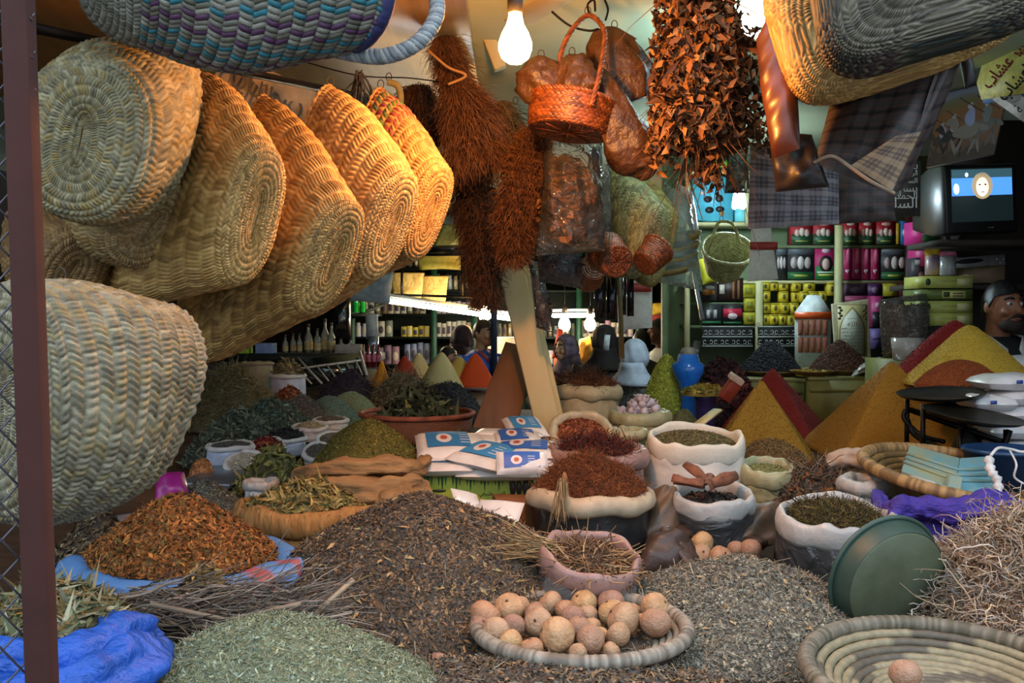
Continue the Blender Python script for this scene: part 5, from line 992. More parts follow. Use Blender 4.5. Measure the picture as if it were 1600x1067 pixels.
# big hanging leaf bundle
LB = ['#7c5428', '#6b421c', '#94693a', '#523014', '#3f220c', '#73491f', '#5c3614']
def leafbundle():
    mb = MB(); p = spline([P(1085, -30, 2.9), P(1088, 60, 2.9), P(1090, 140, 2.9), P(1092, 200, 2.9), P(1088, 235, 2.9)], 24); t, u, w = frames(p)
    rr = np.interp(np.linspace(0, 1, 24), [0, .3, .6, .85, 1], [.11, .12, .13, .13, .07])
    tube(mb, p, rr*.45, 12, col=hexc('#2e1a0c')); N = 6000
    i = RNG.integers(0, 24, N); a = RNG.uniform(0, 2*PI, N); rd = rr[i]*RNG.uniform(.35, 1.12, N); o = np.cos(a)[:, None]*u[i]+np.sin(a)[:, None]*w[i]
    pos = p[i]+o*rd[:, None]; scatter(mb, 'leaf', pos, o, .034, .018, LB, .9, curl=3.0, dirn=np.tile([0, 0, -1.], (N, 1))+RNG.normal(0, .9, (N, 3)))
    n = 260; j = RNG.integers(0, 20, n); strands(mb, p[j]+RNG.normal(0, .03, (n, 3)), np.tile([0, 0, -1.], (n, 1))+RNG.normal(0, .45, (n, 3)), .2, .002, ['#6c4424', '#54341c'], 5, .12, .05)
    for q in [((1120, 30), (1150, 60), (1172, 110), (1180, 160)), ((1125, 140), (1160, 170), (1182, 205), (1190, 230)), ((1060, 210), (1040, 225), (1028, 240)), ((1100, 230), (1108, 262), (1110, 275)), ((1115, 60), (1150, 85), (1165, 75))]:
        b = spline([P(x, y, 2.85+.02*k) for k, (x, y) in enumerate(q)], 16); tube(mb, b, .003, 5, col=hexc('#54341c')); k = 130
        ii = RNG.integers(3, 16, k); scatter(mb, 'leaf', b[ii]+RNG.normal(0, .024, (k, 3)), RNG.normal(size=(k, 3)), .034, .018, LB, .6, curl=3)
    return tag(obj('leaf_bundle', mb, HERB), 'big hanging bundle of curled brown dried leaves near the ceiling', 'leaf bundle')
leafbundle()
# ------------------------------------------------------------------ wicker basket with hoop handle
WK = ['#7c441c', '#6a3814', '#8c5022', '#5a2e10']
def wk(name, label, cat, c, rot, rb, rt, h, rows, nstr, sx=1, sy=1, pal=WK, parent=None, base=True, amp=.0035):
    ax = rot @ np.array([0, 0, 1.]); x = rot @ np.array([1., 0, 0])*sx; y = rot @ np.array([0, 1., 0])*sy
    C = [(c+ax*h*s, x*(rb+(rt-rb)*s), y*(rb+(rt-rb)*s)) for s in (1, .75, .5, .25, .04)]+[(c, x*rb*.93, y*rb*.93), (c, x*rb*.5, y*rb*.5), (c, x*.006, y*.006)]
    t = thing(name, label, cat, c); mb = MB(); pts = woven(mb, C, rows, nstr, amp, pal, None, 2.0, ppr=4, pps=6, seed=31); obj('wicker_body', mb, M('wicker', '#f0e6da', .45, var=.12, scale=60, usecol=True, coat=.2), t, solid=.006)
    q = np.concatenate([pts[0], pts[0][:1]])[::2]; mb = MB(); braid(mb, q, .008, 22, pal, 200); obj('rim', mb, MATS['wicker'], t)
    if base:
        mb = MB()
        for k in range(8): a = k*PI/4; bar(mb, c-ax*.004, c-ax*.004+(x*math.cos(a)+y*math.sin(a))*rb*.85, .005, .004, hexc(pal[1]))
        obj('base_spokes', mb, MATS['wicker'], t)
    return t
c = P(888, 206, 3.1); rot = R3(-.10, .16, 0)
wb = wk('wicker_basket', 'flat wicker basket with tall hoop handle and brown bags hanging by the light bulb', 'basket', c, rot, .128, .142, .10, 13, 34, sy=.9)
mb = MB(); braid(mb, [P(878, 112, 3.1), P(876, 85, 3.12), P(893, 48, 3.15), P(920, 24, 3.2), P(943, 45, 3.15), P(943, 80, 3.1), P(936, 120, 3.02), P(924, 165, 2.98)], .008, 12, WK, 160); obj('hoop_handle', mb, MATS['wicker'], wb)
BP = M('brown_kraft', '#3c2612', .45, var=.2, scale=8, bump=.9, bscale=11, bdist=.04, col2='#583a20')
def poly_bag(name, label, path, rad, mat, flat=.5, wr=.2, seed=1, cat='bag', group=None, k=22, n=34):
    p = spline([P(*q) for q in path], n); rr = np.interp(np.linspace(0, 1, n), np.linspace(0, 1, len(rad)), rad); w1 = wav(seed, 9, 1, 5, 3)
    t, u, w = frames(p); u = np.cross(t, [0, 1., 0]); u /= np.linalg.norm(u, axis=1)[:, None]; w = np.cross(t, u)
    a = np.linspace(0, 2*PI, k, endpoint=False); dirs = np.cos(a)[None, :, None]*u[:, None]+flat*np.sin(a)[None, :, None]*w[:, None]
    mod = 1+wr*w1(np.cos(a)[None]*1.2+0*rr[:, None], np.sin(a)[None]*1.2+0*rr[:, None], np.linspace(0, 1.5, n)[:, None]+0*a[None])+wr*.35*np.sin(5*a[None]+3*np.linspace(0, 1, n)[:, None])
    return tag(obj(name, loft(MB(), p[:, None]+rr[:, None, None]*mod[..., None]*dirs), mat), label, cat, group)
poly_bag('paper_bag', 'crumpled brown bag stuffed in the wicker basket on the bulb side', [(850, 158, 3.1), (845, 130, 3.1), (838, 105, 3.1), (832, 92, 3.1)], [.05, .075, .06, .02], BP, .8, .3, 3)
poly_bag('paper_bag', 'crumpled brown bag stuffed in the wicker basket beside the handle', [(905, 158, 3.1), (902, 130, 3.08), (908, 108, 3.08), (918, 98, 3.1)], [.06, .085, .06, .02], BP, .8, .3, 5)
poly_bag('paper_bag', 'upper brown plastic bag hanging beside the hoop handle', [(948, 45, 3.25), (955, 75, 3.22), (975, 115, 3.2), (990, 158, 3.2)], [.03, .085, .085, .05], BP, .4, .22, 7)
poly_bag('paper_bag', 'lower long brown plastic bag hanging down from the hoop handle', [(935, 110, 3.1), (955, 165, 3.08), (983, 225, 3.08), (1003, 262, 3.1), (1008, 282, 3.1)], [.02, .055, .085, .06, .008], BP, .5, .16, 9)
mb = MB()
for q in ([(862, 18), (890, 40), (920, 48), (935, 45)], [(922, 25), (918, 8), (928, 0), (930, 18)], [(945, 0), (950, 15), (946, 32)]): tube(mb, spline([P(x, y, 3.2) for x, y in q], 16), .004, 6)
tag(obj('wire_hook', mb, IRON), 'bent wire hook holding the wicker basket handle', 'hook')
# clear bags hung under it
cb = thing('clear_bag', 'large clear plastic bag of brown leaves hanging under the wicker basket', 'bag', P(888, 400, 3.35))
obj('bag_film', pillow(MB(), [P(838, 400, 3.4), P(946, 392, 3.4), P(940, 225, 3.4), P(850, 205, 3.4)], .24, 40, 40, wr=.035, seed=3, pinch=.5), CLEAR, cb)
def cloud(name, label, c, r, N, L, W, pal, cat='leaves'):
    v = RNG.normal(size=(N, 3)); v /= np.linalg.norm(v, axis=1)[:, None]; q = RNG.uniform(.2, 1, (N, 1))**.4
    mb = MB(); ell(mb, c, np.array(r)*.7, 16, 10, col=hexc(pal[-1])); scatter(mb, 'leaf', c+v*q*np.array(r), v, L, W, pal, .6, curl=2)
    return tag(obj(name, mb, HERB), label, cat, None, 'stuff')
cloud('bagged_leaves', 'brown leaves inside the large clear plastic bag', P(884, 315, 3.4), (.095, .065, .155), 900, .045, .026, ['#8c5a2c', '#a5713c', '#6b3f1c', '#7c4e28'])
cb2 = thing('clear_bag', 'narrow clear plastic bag of dark bark hanging below the herb bundle', 'bag', P(848, 520, 3.7))
obj('bag_film', pillow(MB(), [P(838, 512, 3.75), P(868, 522, 3.75), P(846, 412, 3.75), P(826, 405, 3.75)], .1, 16, 26, wr=.012, seed=5, pinch=.45), CLEAR, cb2)
cloud('bagged_bark', 'dark bark pieces inside the narrow clear bag', P(850, 485, 3.75), (.03, .025, .07), 160, .03, .014, ['#6c4630', '#54341f', '#3a241a'])
cb3 = thing('clear_bag', 'clear plastic bag with dark roots hanging lower than the leaf bag', 'bag', P(880, 455, 3.6))
obj('bag_film', pillow(MB(), [P(842, 440, 3.62), P(912, 452, 3.62), P(905, 385, 3.6), P(838, 380, 3.6)], .12, 20, 20, wr=.02, seed=6), CLEAR, cb3)
cloud('bagged_roots', 'dark roots inside the lower clear bag', P(880, 415, 3.62), (.07, .04, .05), 300, .05, .016, ['#4a3024', '#5c3c2a', '#33211a', '#2c1a14'])
cb4 = thing('clear_bag', 'crinkled empty clear plastic bag hanging beside the green-grey palm basket', 'bag', P(930, 380, 3.8))
obj('bag_film', pillow(MB(), [P(918, 385, 3.85), P(955, 388, 3.85), P(952, 225, 3.85), P(920, 235, 3.85)], .08, 18, 26, wr=.02, seed=8), CLEAR, cb4)
# rolled black sticks
for i, (px, y0, y1, w_, Y) in enumerate([(937, 425, 497, 17, 4.0), (956, 428, 498, 17, 4.02), (972, 420, 492, 13, 4.2), (985, 425, 494, 11, 4.25), (930, 230, 258, 12, 3.6)]):
    o = thing('film_roll', ['black plastic roll hanging under the small wicker baskets', 'second black plastic roll hanging side by side with the first', 'dark blue roll beside the white bag with red band', 'thin navy roll touching the white bag with red band', 'short black roll end above the clear bag'][i], 'roll', P(px, y1, Y), 'dark rolls hanging in the middle')
    obj('roll_body', lathe(MB(), [(m(w_, Y)/2, 0), (m(w_, Y)/2, P(px, y0, Y)[2]-P(px, y1, Y)[2])], 18, P(px, y1, Y)), M('black_wrap', '#13141a', .2, var=.1, coat=.4), o)
mb = MB(); n = 14; bx_ = P(968, 470, 4.1)
tag(obj('hanging_rod', bar(MB(), P(966, 395, 4.12), P(972, 560, 4.12), .02, .02), M('brass_rod', '#6b5a34', .5)), 'thin brown rod hanging among the dark rolls', 'rod')
# green-grey palm basket pair
palm_basket('palm_basket', 'green-grey palm basket hanging in the middle beside the clear bags', (952, 330, 4.1, 4, -78, 0), (1008, 375, 3.85, 24, -58, 0), 18, 6, 46, ['#8c8c64', '#7c7c58', '#989870', '#6c6c4c'], thick=(.06, .07), seed=41, group='palm baskets in the middle', amp=.003)
palm_basket('palm_basket', 'olive palm basket hanging just behind the green-grey one', (985, 340, 4.35, 4, -70, 0), (1030, 385, 4.15, 20, -62, 0), 16, 6, 42, ['#8c7c44', '#7c6c3a', '#988850'], thick=(.06, .07), seed=43, group='palm baskets in the middle', amp=.003)
# small wicker baskets
wk('wicker_basket', 'small round wicker basket with its spoked base facing out', 'basket', P(965, 408, 3.5), R3(-1.2, 0, .35), .058, .07, .11, 14, 26)
wk('wicker_basket', 'small wicker basket tilted away behind the spoked one', 'basket', P(1006, 412, 3.75), R3(-.9, 0, -.9), .05, .062, .1, 14, 26, base=False)
wk('wicker_basket', 'dark wicker basket half hidden under the spoked one', 'basket', P(928, 418, 3.7), R3(-1.9, .5, 0), .05, .06, .1, 12, 24, base=False)
# white bags with red band
WB = M('white_bag_weave', '#d4d2c6', .6, var=.06, scale=60, bump=.3, bscale=150)
def redbag(label, x0, x1, y0, y1, Y, yb0, yb1, sk=0, seed=1):
    t = flatbag('white_bag', label, [P(x0, y1, Y), P(x1, y1-4, Y), P(x1+sk, y0, Y), P(x0+6, y0, Y)], .03, WB, .006, seed, n=20)
    xs = np.linspace(x0+4, x1-1, 8); mb = MB(); mb.add(np.array([P(x, y, Y-.028-.004*math.sin(i)) for y in (yb1, yb0) for i, x in enumerate(xs)]), gridf(2, 8, False), hexc('#a2382c')); obj('red_band', mb, PRINT, t, solid=.002)
    return t
redbag('white woven bag with a red band hanging in the middle over the shoppers', 966, 1019, 424, 516, 4.6, 442, 456, 0, 3)
redbag('white woven bag with a red band hanging beside the pale round basket', 1168, 1216, 352, 440, 5.2, 378, 390, -12, 5)
# wrapped goods in clear film
for i, (cs, lab) in enumerate([(((1024, 440), (1098, 455), (1078, 305), (1040, 288)), 'stack of trays wrapped in clear film hanging beside the shelf'), (((1060, 330), (1095, 380), (1082, 300), (1058, 285)), 'small bundle in clear film behind the wrapped trays')]):
    t = thing('wrapped_bundle', lab, 'bundle', P(cs[0][0]+30, cs[0][1], 5.0)); obj('film_wrap', pillow(MB(), [P(x, y, 5.0+i*.3) for x, y in cs], .12, 18, 24, wr=.016, seed=8+i), MILK if i else film('green_film', '#b8c8bc', .35, .15, 14, .8), t)
    if i == 0:
        for k in range(4): obj('tray', lathe(MB(), [(.1, 0), (.12, .035), (.11, .035), (.09, .005)], 32, P(1056+k*2, 425-k*16, 5.0), R3(.3, -.2, 0), sy=.5), M('striped_tray', '#8a7440', .6, var=.2, scale=30, stretch=(1, 1, 8)), t)
tag(obj('metal_bar', bar(MB(), P(1080, 405, 5.2), P(1098, 500, 5.2), .03, .02), M('steel', '#7c8484', .35, .8), bev=.003, smooth=False), 'flat grey metal strip hanging below the wrapped trays', 'strip')
# clear bag of brown husk near lamp
t = thing('clear_bag', 'clear bag of brown husks hanging above the white lamp', 'bag', P(1150, 300, 4.6))
obj('bag_film', pillow(MB(), [P(1132, 302, 4.6), P(1172, 302, 4.6), P(1166, 236, 4.6), P(1138, 236, 4.6)], .12, 18, 18, wr=.01, seed=3), CLEAR, t)
cloud('bagged_husks', 'brown husks inside the bag above the white lamp', P(1151, 274, 4.6), (.05, .03, .075), 400, .03, .016, ['#8c6a34', '#6c4c24', '#a3803e', '#54502c'])
# pale green basket
pg = P(1130, 432, 5.3); rot = R3(.75, 0, 0)
t = wk('palm_basket', 'pale yellow-green round palm basket hanging with its open mouth toward us', 'basket', P(1130, 425, 5.45), rot, .09, .14, .17, 16, 34, pal=['#b4b884', '#a3a876', '#c0c494', '#949868'], base=False, amp=.004)
mb = MB(); braid(mb, [P(1107, 395, 5.3), P(1120, 352, 5.35), P(1132, 346, 5.35), P(1146, 352, 5.35), P(1157, 380, 5.3)], .008, 8, ['#8c8850', '#a39c60'], 80); obj('handle', mb, STRAW, t)
# gate with post and wire mesh
gt = thing('metal_gate', 'red-brown painted metal gate post with diamond wire mesh at the edge of the stall', 'gate', P(70, 1100, 1.42))
RBR = M('red_oxide_paint', '#34140d', .9, var=.2, scale=10, bump=.15, bscale=40, col2='#401a12')
obj('gate_post', bar(MB(), P(26, -60, 1.42), P(70, 1180, 1.42)+(P(70, 1180, 1.42)-P(26, -60, 1.42))*.88, .038, .03, up=(0, -1, .05)), RBR, gt, smooth=False, bev=.002)
mb = MB(); sp_ = .055; x1, z0, z1 = P(38, 500, 1.42)[0], .65, 2.2
for k in range(-30, 60):
    for sgn in (1, -1):
        xa, xb = x1-.30, x1+.02; za = z0+k*sp_; zb_ = za+sgn*(xb-xa)*1.05
        if max(za, zb_) < z0 or min(za, zb_) > z1: continue
        tube(mb, [(xa, 1.42+.004*sgn, za), (xb, 1.42+.004*sgn, zb_)], .0017, 5)
obj('wire_mesh', mb, M('mesh_wire', '#57545c', .45, .6), gt)
# ================================================================== PRODUCT SHELVES, SCREEN AND SELLER (right rear)
X = np.array([1., 0, 0]); Z = np.array([0, 0, 1.])
struct('wall_recess', B((2.78, 5.55, 1.4), (.55, .1, 2.8)), DARKW)
CRW = M('cream_shelf', '#b9b487', .6, var=.1, scale=8)
GRW = M('green_shelf', '#52603f', .6, var=.1, scale=8)
def shelf_rect(px0, px1, py, Y): a, b = P(px0, py, Y), P(px1, py, Y); return a, b
sh = thing('product_shelf', 'wall shelf of cream and green boards full of tea and soap boxes', 'shelf', (1.9, 6.6, 1.2))
for px0, px1, py, mt in ((1073, 1215, 347, CRW), (1073, 1440, 438, CRW), (1200, 1440, 383, GRW), (1073, 1440, 508, GRW), (1073, 1190, 472, GRW), (1073, 1170, 268, CRW)):
    a, b = shelf_rect(px0, px1, py, 6.45); obj('shelf_board', B(((a[0]+b[0])/2, 6.57, a[2]-.012), (b[0]-a[0], .28, .02)), mt, sh, smooth=False)
for px, y0, y1, Y, mt, w_ in ((1186, 440, 600, 6.4, CRW, .045), (1311, 352, 600, 6.3, CRW, .05), (1423, 335, 600, 6.3, M('maroon_wood', '#3f1418', .5), .06), (1075, 268, 600, 6.42, CRW, .03), (1168, 268, 350, 6.42, CRW, .03)):
    a, b = P(px, y0, Y), P(px, y1, Y); obj('shelf_upright', B((a[0], Y, (a[2]+b[2])/2), (w_, .03, a[2]-b[2])), mt, sh, smooth=False)
def pbox(px0, px1, py0, py1, Y, base, dec=(), label='', group=None, depth=.1, name='product_box', rz=0, mat=None):
    a, b = P(px0, py1, Y), P(px1, py0, Y); w_, h_ = b[0]-a[0], b[2]-a[2]; c = (a+b)/2
    t = thing(name, label, 'box', (c[0], Y+depth/2, a[2]), group); rot = R3(0, 0, rz); Xr = rot @ X; Yd = rot @ np.array([0, 1., 0])
    obj('carton', B((c[0], Y+depth/2, c[2]), (w_*.97, depth, h_*.98), rot), mat or M('carton'+base, base, .5, var=.04), t, smooth=False)
    if dec:
        mb = MB(); f = np.array([c[0], Y+depth/2, c[2]])-Yd*(depth/2+.0006)
        for k, (u, v, du, dv, cl, shp) in enumerate(dec):
            q = f+Xr*u*w_+Z*v*h_-Yd*.0008*(k*.5)
            if shp == 'txt': text(mb, cl[0], .02, q, Xr, Z, cl[1], wid=du*w_)
            else: decal(mb, q, du*w_, dv*h_, Xr, Z, cl, shp)
        obj('printed_label', mb, PRINT, t, smooth=False)
    return t
TEA = [(0, -.28, .97, .42, '#1f4a2c', 'rect'), (-.22, -.02, .24, .3, '#c8a8a0', 'ell'), (.22, -.02, .24, .3, '#c8a8a0', 'ell'), (0, .02, .26, .34, '#d8c0b4', 'ell'), (0, .34, .5, .14, '#d8b0a8', 'ell'), (0, -.36, .6, .05, '#a8a858', 'rect')]
for i, (x0, x1) in enumerate([(1236, 1270), (1270, 1303), (1316, 1342), (1342, 1368), (1369, 1400)]):
    pbox(x0, x1, 344, 382, 6.45, '#9c1a28', TEA, ['red and green tea box, first of the upper row behind the plaid bag', 'red and green tea box just before the cream upright', 'red and green tea box just after the cream upright', 'red and green tea box, middle one after the upright', 'wide red and green tea box, last of the upper row'][i], 'red and green tea boxes')
pbox(1400, 1406, 348, 382, 6.45, '#c0a030', (), 'thin yellow box at the end of the red tea row'); pbox(1407, 1418, 345, 382, 6.45, '#2f6fae', [(0, 0, .4, .3, '#c8d8e8', 'ell')], 'thin blue box next to the maroon upright')
DK = [(0, .36, .97, .24, '#5a6068', 'rect'), (-.26, .0, .24, .34, '#b8a8a8', 'ell'), (0, .0, .26, .38, '#d0c4c4', 'ell'), (.26, 0, .24, .34, '#b8a8a8', 'ell'), (0, -.38, .97, .22, '#1c5a30', 'rect'), (0, -.38, .5, .06, '#b0b048', 'rect')]
PG = [(0, -.3, .97, .4, '#1f6a34', 'rect'), (0, -.03, .62, .5, '#2c2226', 'ell'), (0, -.04, .34, .34, '#d8b0a8', 'ell'), (0, .36, .4, .16, '#e0c0cc', 'ell'), (0, -.36, .7, .05, '#c8c858', 'rect'), (0, -.28, .8, .04, '#c8d8c8', 'rect')]
pbox(1212, 1230, 384, 437, 6.45, '#232426', DK[:4], 'narrow dark box at the start of the second shelf row'); pbox(1230, 1272, 384, 437, 6.45, '#27262a', DK, 'dark grey tea box with three pale cups beside the pink and green one')
pbox(1273, 1308, 384, 437, 6.45, '#b02060', PG, 'pink and green box with a round rose picture before the cream upright')
for i in range(4): pbox(1317+i*14.5, 1331+i*14.5, 384, 437, 6.45, '#b4285c', [(0, -.25, .5, .16, '#ecd8e0', 'heart'), (.1, .2, .5, .5, '#c85a84', 'ell'), (-.42, 0, .06, .9, '#d87a9c', 'rect')], ['pink heart box touching the cream upright', 'second pink heart box of the four', 'third pink heart box of the four', 'last pink heart box beside the dark tea box'][i], 'pink heart boxes')
pbox(1376, 1420, 384, 437, 6.45, '#27262a', DK, 'dark grey tea box with three pale cups beside the maroon upright')
# yellow soap boxes
k = 0; rows_ = [(440, 454, [(1189, 1203), (1204, 1216), (1217, 1232)]), (455, 472, [(1190, 1204), (1218, 1232), (1238, 1249), (1250, 1263), (1264, 1279), (1280, 1292)]), (441, 462, [(1293, 1307)]), (473, 490, [(1190, 1204), (1205, 1219), (1220, 1234), (1235, 1248)]), (491, 508, [(1190, 1203), (1204, 1216), (1217, 1229), (1230, 1243)]), (441, 455, [(1238, 1252), (1256, 1274)])]
for y0, y1, xs in rows_:
    for x0, x1 in xs:
        pbox(x0, x1, y0, y1, 6.42+(k % 3)*.01, '#cdb42c', [(0, 0, .36, .5, '#4c5c20', 'ell'), (0, .08, .2, .3, '#7c4a28', 'tri'), (0, .4, .8, .08, '#8c8820', 'rect')], 'small yellow soap box with a green flower in the yellow block on the shelf', 'yellow soap boxes', depth=.08, name='soap_box'); k += 1
for i, (x0, x1, y0, y1) in enumerate([(1163, 1180, 466, 487), (1163, 1180, 488, 507), (1160, 1180, 444, 465)]): pbox(x0, x1, y0, y1, 6.42, '#a8a028', [(0, 0, .6, .5, '#7c7a20', 'rect')], ['middle yellow packet beside the cream upright', 'lowest yellow packet beside the cream upright', 'highest yellow packet beside the cream upright'][i], 'yellow packets', depth=.08)
pbox(1095, 1128, 474, 507, 6.42, '#24282a', [(-.15, 0, .16, .4, '#a8a0a0', 'rect'), (.18, 0, .16, .4, '#a8a0a0', 'rect'), (0, -.4, .9, .12, '#1f5a34', 'rect')], 'dark box with two pale cups on the low shelf by the hanging clothes')
pbox(1129, 1160, 474, 507, 6.42, '#1e1c1e', [(0, .05, .95, .4, '#b0203c', 'rect'), (0, -.1, .5, .3, '#c8b0b0', 'ell'), (0, -.42, .9, .1, '#1f5a34', 'rect')], 'black box with a red band on the low shelf')
pbox(1093, 1121, 436, 470, 6.42, '#3a3836', [(0, -.1, .7, .3, '#b07030', 'ell'), (.1, .1, .5, .2, '#c0c0c0', 'ell')], 'grey box with a round orange picture under the pale basket'); pbox(1122, 1162, 434, 470, 6.42, '#2a1a14', [(-.35, 0, .2, .4, '#b8b0a0', 'rect'), (.1, 0, .1, .8, '#7c5030', 'rect'), (.3, 0, .1, .8, '#7c5030', 'rect')], 'dark brown box with light strips under the pale basket')
for i, (x0, x1, cl, lb) in enumerate([(1320, 1354, '#5a3c50', 'grey violet box'), (1356, 1378, '#4c2454', 'deep purple box'), (1380, 1404, '#b0a428', 'yellow box'), (1405, 1418, '#5c2438', 'dark plum box')]): pbox(x0, x1, 443, 463, 6.42, cl, [(0, 0, .5, .5, '#8c7088', 'ell')] if i < 2 else (), lb+' under the pink heart boxes')
pbox(1362, 1380, 462, 512, 6.2, '#a03068', [(0, -.25, .9, .5, '#1a1820', 'rect'), (0, .2, .5, .2, '#d8a0bc', 'ell')], 'upright pink box with a black lower half behind the plaque'); pbox(1362, 1380, 513, 545, 6.2, '#6c5a94', [(0, 0, .9, .1, '#3c3058', 'rect')], 'lilac box below the upright pink one')
pbox(1316, 1360, 462, 474, 6.3, '#8c3c5c', (), 'rose coloured box mostly hidden by the plaque')
# white arabesque cloth borders
for i, (x0, x1, lb) in enumerate([(1097, 1176, 'black cloth border with white scroll pattern under the low shelf'), (1184, 1243, 'black cloth border with white scroll pattern beside the sachet card')]):
    t = thing('cloth_border', lb, 'cloth', P((x0+x1)/2, 542, 6.36)); a, b = P(x0, 542, 6.36), P(x1, 509, 6.36); w_, h_ = b[0]-a[0], b[2]-a[2]; c = (a+b)/2
    obj('cloth_panel', B(c, (w_, .006, h_)), M('black_cloth', '#121413', .8), t, smooth=False)
    mb = MB(); yy = 6.355
    for v in (.46, -.02, -.46): box(mb, (c[0], yy, c[2]+v*h_), (w_, .004, .006), col=hexc('#b8bcb4'))
    n = int(w_/.034)
    for r in range(2):
        for q in range(n):
            cx, cz = a[0]+(q+.5)*w_/n, c[2]+(.22-.46*r)*h_; s = np.linspace(0, 4.6, 12); sg = 1 if (q+r) % 2 else -1
            tube(mb, np.stack([cx+sg*(.003+.003*s)*np.cos(s), 0*s+yy, cz+(.003+.0034*s)*np.sin(s)], 1), .0017, 4, col=hexc('#b8bcb4')); 
            tube(mb, [(cx-.016, yy, cz-.022), (cx, yy, cz-.014), (cx+.016, yy, cz-.022)], .0018, 4, col=hexc('#a8aca4'))
    obj('scroll_pattern', mb, PRINT, t)
# blue tin with ovals, green parcel
pbox(1083, 1147, 275, 345, 6.45, '#4aa4bc', [(-.14, -.02, .2, .15, '#15171c', 'ell'), (.14, .0, .2, .17, '#15171c', 'ell'), (-.1, -.26, .22, .15, '#15171c', 'ell'), (.16, -.24, .22, .14, '#15171c', 'ell'), (.2, -.34, .14, .1, '#8c6a3c', 'ell'), (-.3, .12, .1, .08, '#c8a8a8', 'ell'), (0, .34, .5, .1, ('كاوكاو', '#2c5060'), 'txt'), (.42, .38, .1, .14, '#1c2428', 'ell')], 'large sky-blue box with four black ovals on the top shelf', depth=.2)
pbox(1150, 1166, 320, 346, 6.45, '#6cc0cc', (), 'small sky-blue box under the white lamp'); 
tag(obj('green_parcel', pillow(MB(), [P(1100, 268, 6.45), P(1146, 268, 6.45), P(1142, 250, 6.45), P(1104, 252, 6.45)], .1, 14, 14, wr=.006), M('green_film_wrap', '#4cb83c', .4, var=.15)), 'bright green parcel lying on top of the highest shelf', 'parcel')
tag(obj('yellow_bag', pillow(MB(), [P(1120, 440, 6.2), P(1098, 445, 6.2), P(1092, 405, 6.2), P(1130, 400, 6.2)], .08, 14, 14, wr=.008), M('yellow_plastic_bag', '#a8a428', .5)), 'dull yellow bag hanging behind the pale round basket', 'bag')
# right of the maroon upright
pbox(1432, 1466, 345, 381, 5.4, '#b8287c', [(0, -.3, .97, .4, '#2f7a48', 'rect'), (-.1, .1, .4, .4, '#dca8c8', 'ell'), (0, -.1, .97, .04, '#e0e0d8', 'rect')], 'large pink and green box standing beside the television', depth=.15, rz=.3); pbox(1436, 1472, 380, 416, 5.4, '#a82468', [(0, -.3, .97, .4, '#2f7a48', 'rect'), (.1, .1, .4, .3, '#d8a0c0', 'ell')], 'pink and green box under the large one beside the television', depth=.14, rz=.3)
pbox(1428, 1450, 402, 442, 5.42, '#34303c', [(0, .3, .9, .2, '#a8a8b0', 'rect'), (0, -.2, .4, .3, '#a87c88', 'ell')], 'dark patterned box low beside the yellow lidded jar')
def jar(px, y0, y1, w_, Y, lid, body, lab, lidh=9):
    c = P(px, y1, Y); h_ = P(px, y0, Y)[2]-c[2]; R = m(w_, Y)/2; lh = m(lidh, Y); t = thing('plastic_jar', lab, 'jar', c, 'jars beside the television')
    obj('jar_body', lathe(MB(), [(.005, 0), (R*.9, 0), (R*.95, .01), (R*.95, h_-lh-.005), (R*.8, h_-lh)], 28, c), body, t)
    obj('lid', lathe(MB(), [(R, h_-lh), (R, h_-.003), (R*.94, h_), (.004, h_)], 28, c), lid, t); return t
jar(1457, 386, 430, 24, 5.2, M('yellow_lid', '#c8a82c', .4), M('violet_jar', '#6a5c80', .3, var=.3, scale=15, col2='#b09048'), 'plastic jar with yellow lid and violet body on the stacked boxes', 12); jar(1480, 393, 431, 26, 5.15, M('pink_lid', '#c86c90', .4), film('jar_plastic', '#b0b0b0', .45, .2, 10, .1), 'clear plastic jar with pink lid on the stacked boxes', 7)
dv = thing('media_player', 'silver slim media player lying on a beige box under the television', 'player', P(1530, 425, 5.2)); cc = P(1532, 408, 5.2)
obj('casing', B(cc+(0, .12, 0), (m(80, 5.2), .22, m(17, 5.2)), R3(0, -.08, .06)), M('silver_plastic', '#8a8a84', .35, .5), dv, smooth=False, bev=.004)
mb = MB(); decal(mb, cc+(-.06, .0, 0), .16, .025, R3(0, -.08, .06) @ X, Z, '#1a1a1c', 'ell'); [decal(mb, cc+(.09+.018*q, .004, .012-.02*(q % 2)), .01, .01, X, Z, '#c8c8c4', 'ell') for q in range(3)]; obj('front_buttons', mb, PRINT, dv)
tag(obj('beige_carton', B(P(1542, 428, 5.25)+(0, .12, 0), (m(62, 5.25), .2, m(28, 5.25))), M('beige_card', '#8c7458', .7), smooth=False), 'plain beige carton beneath the silver media player', 'box')
for i, (y0, y1, dk_) in enumerate([(431, 450, 0), (452, 468, 1), (470, 489, 0), (489, 509, 0)]):
    b_ = '#5c6b2e' if dk_ else '#a9ad55'
    pbox(1442-(i % 2)*2, 1521, y0, y1, 5.0, b_, [(-.4, 0, .1, .6, '#2c4a24', 'ell'), (.0, .1, .35, .3, ('برادية الصحراء', '#3a3c20'), 'txt'), (.3, 0, .25, .6, '#c4bc84' if not dk_ else '#2f3a1c', 'rect')] if not dk_ else [(.12, 0, .45, .7, '#c4bc74', 'rect'), (-.02, 0, .12, .5, '#3c4c1c', 'rect'), (.2, .1, .2, .12, '#4c4a24', 'rect'), (.2, -.15, .2, .12, '#4c4a24', 'rect')],
         ['top yellow-green flat carton of the stack beside the seller', 'dark green flat carton with a yellow label in the stack', 'third flat carton of the stack, yellow-green with dark ends', 'bottom yellow-green flat carton of the stack'][i], 'flat cartons stacked by the seller', depth=.25)
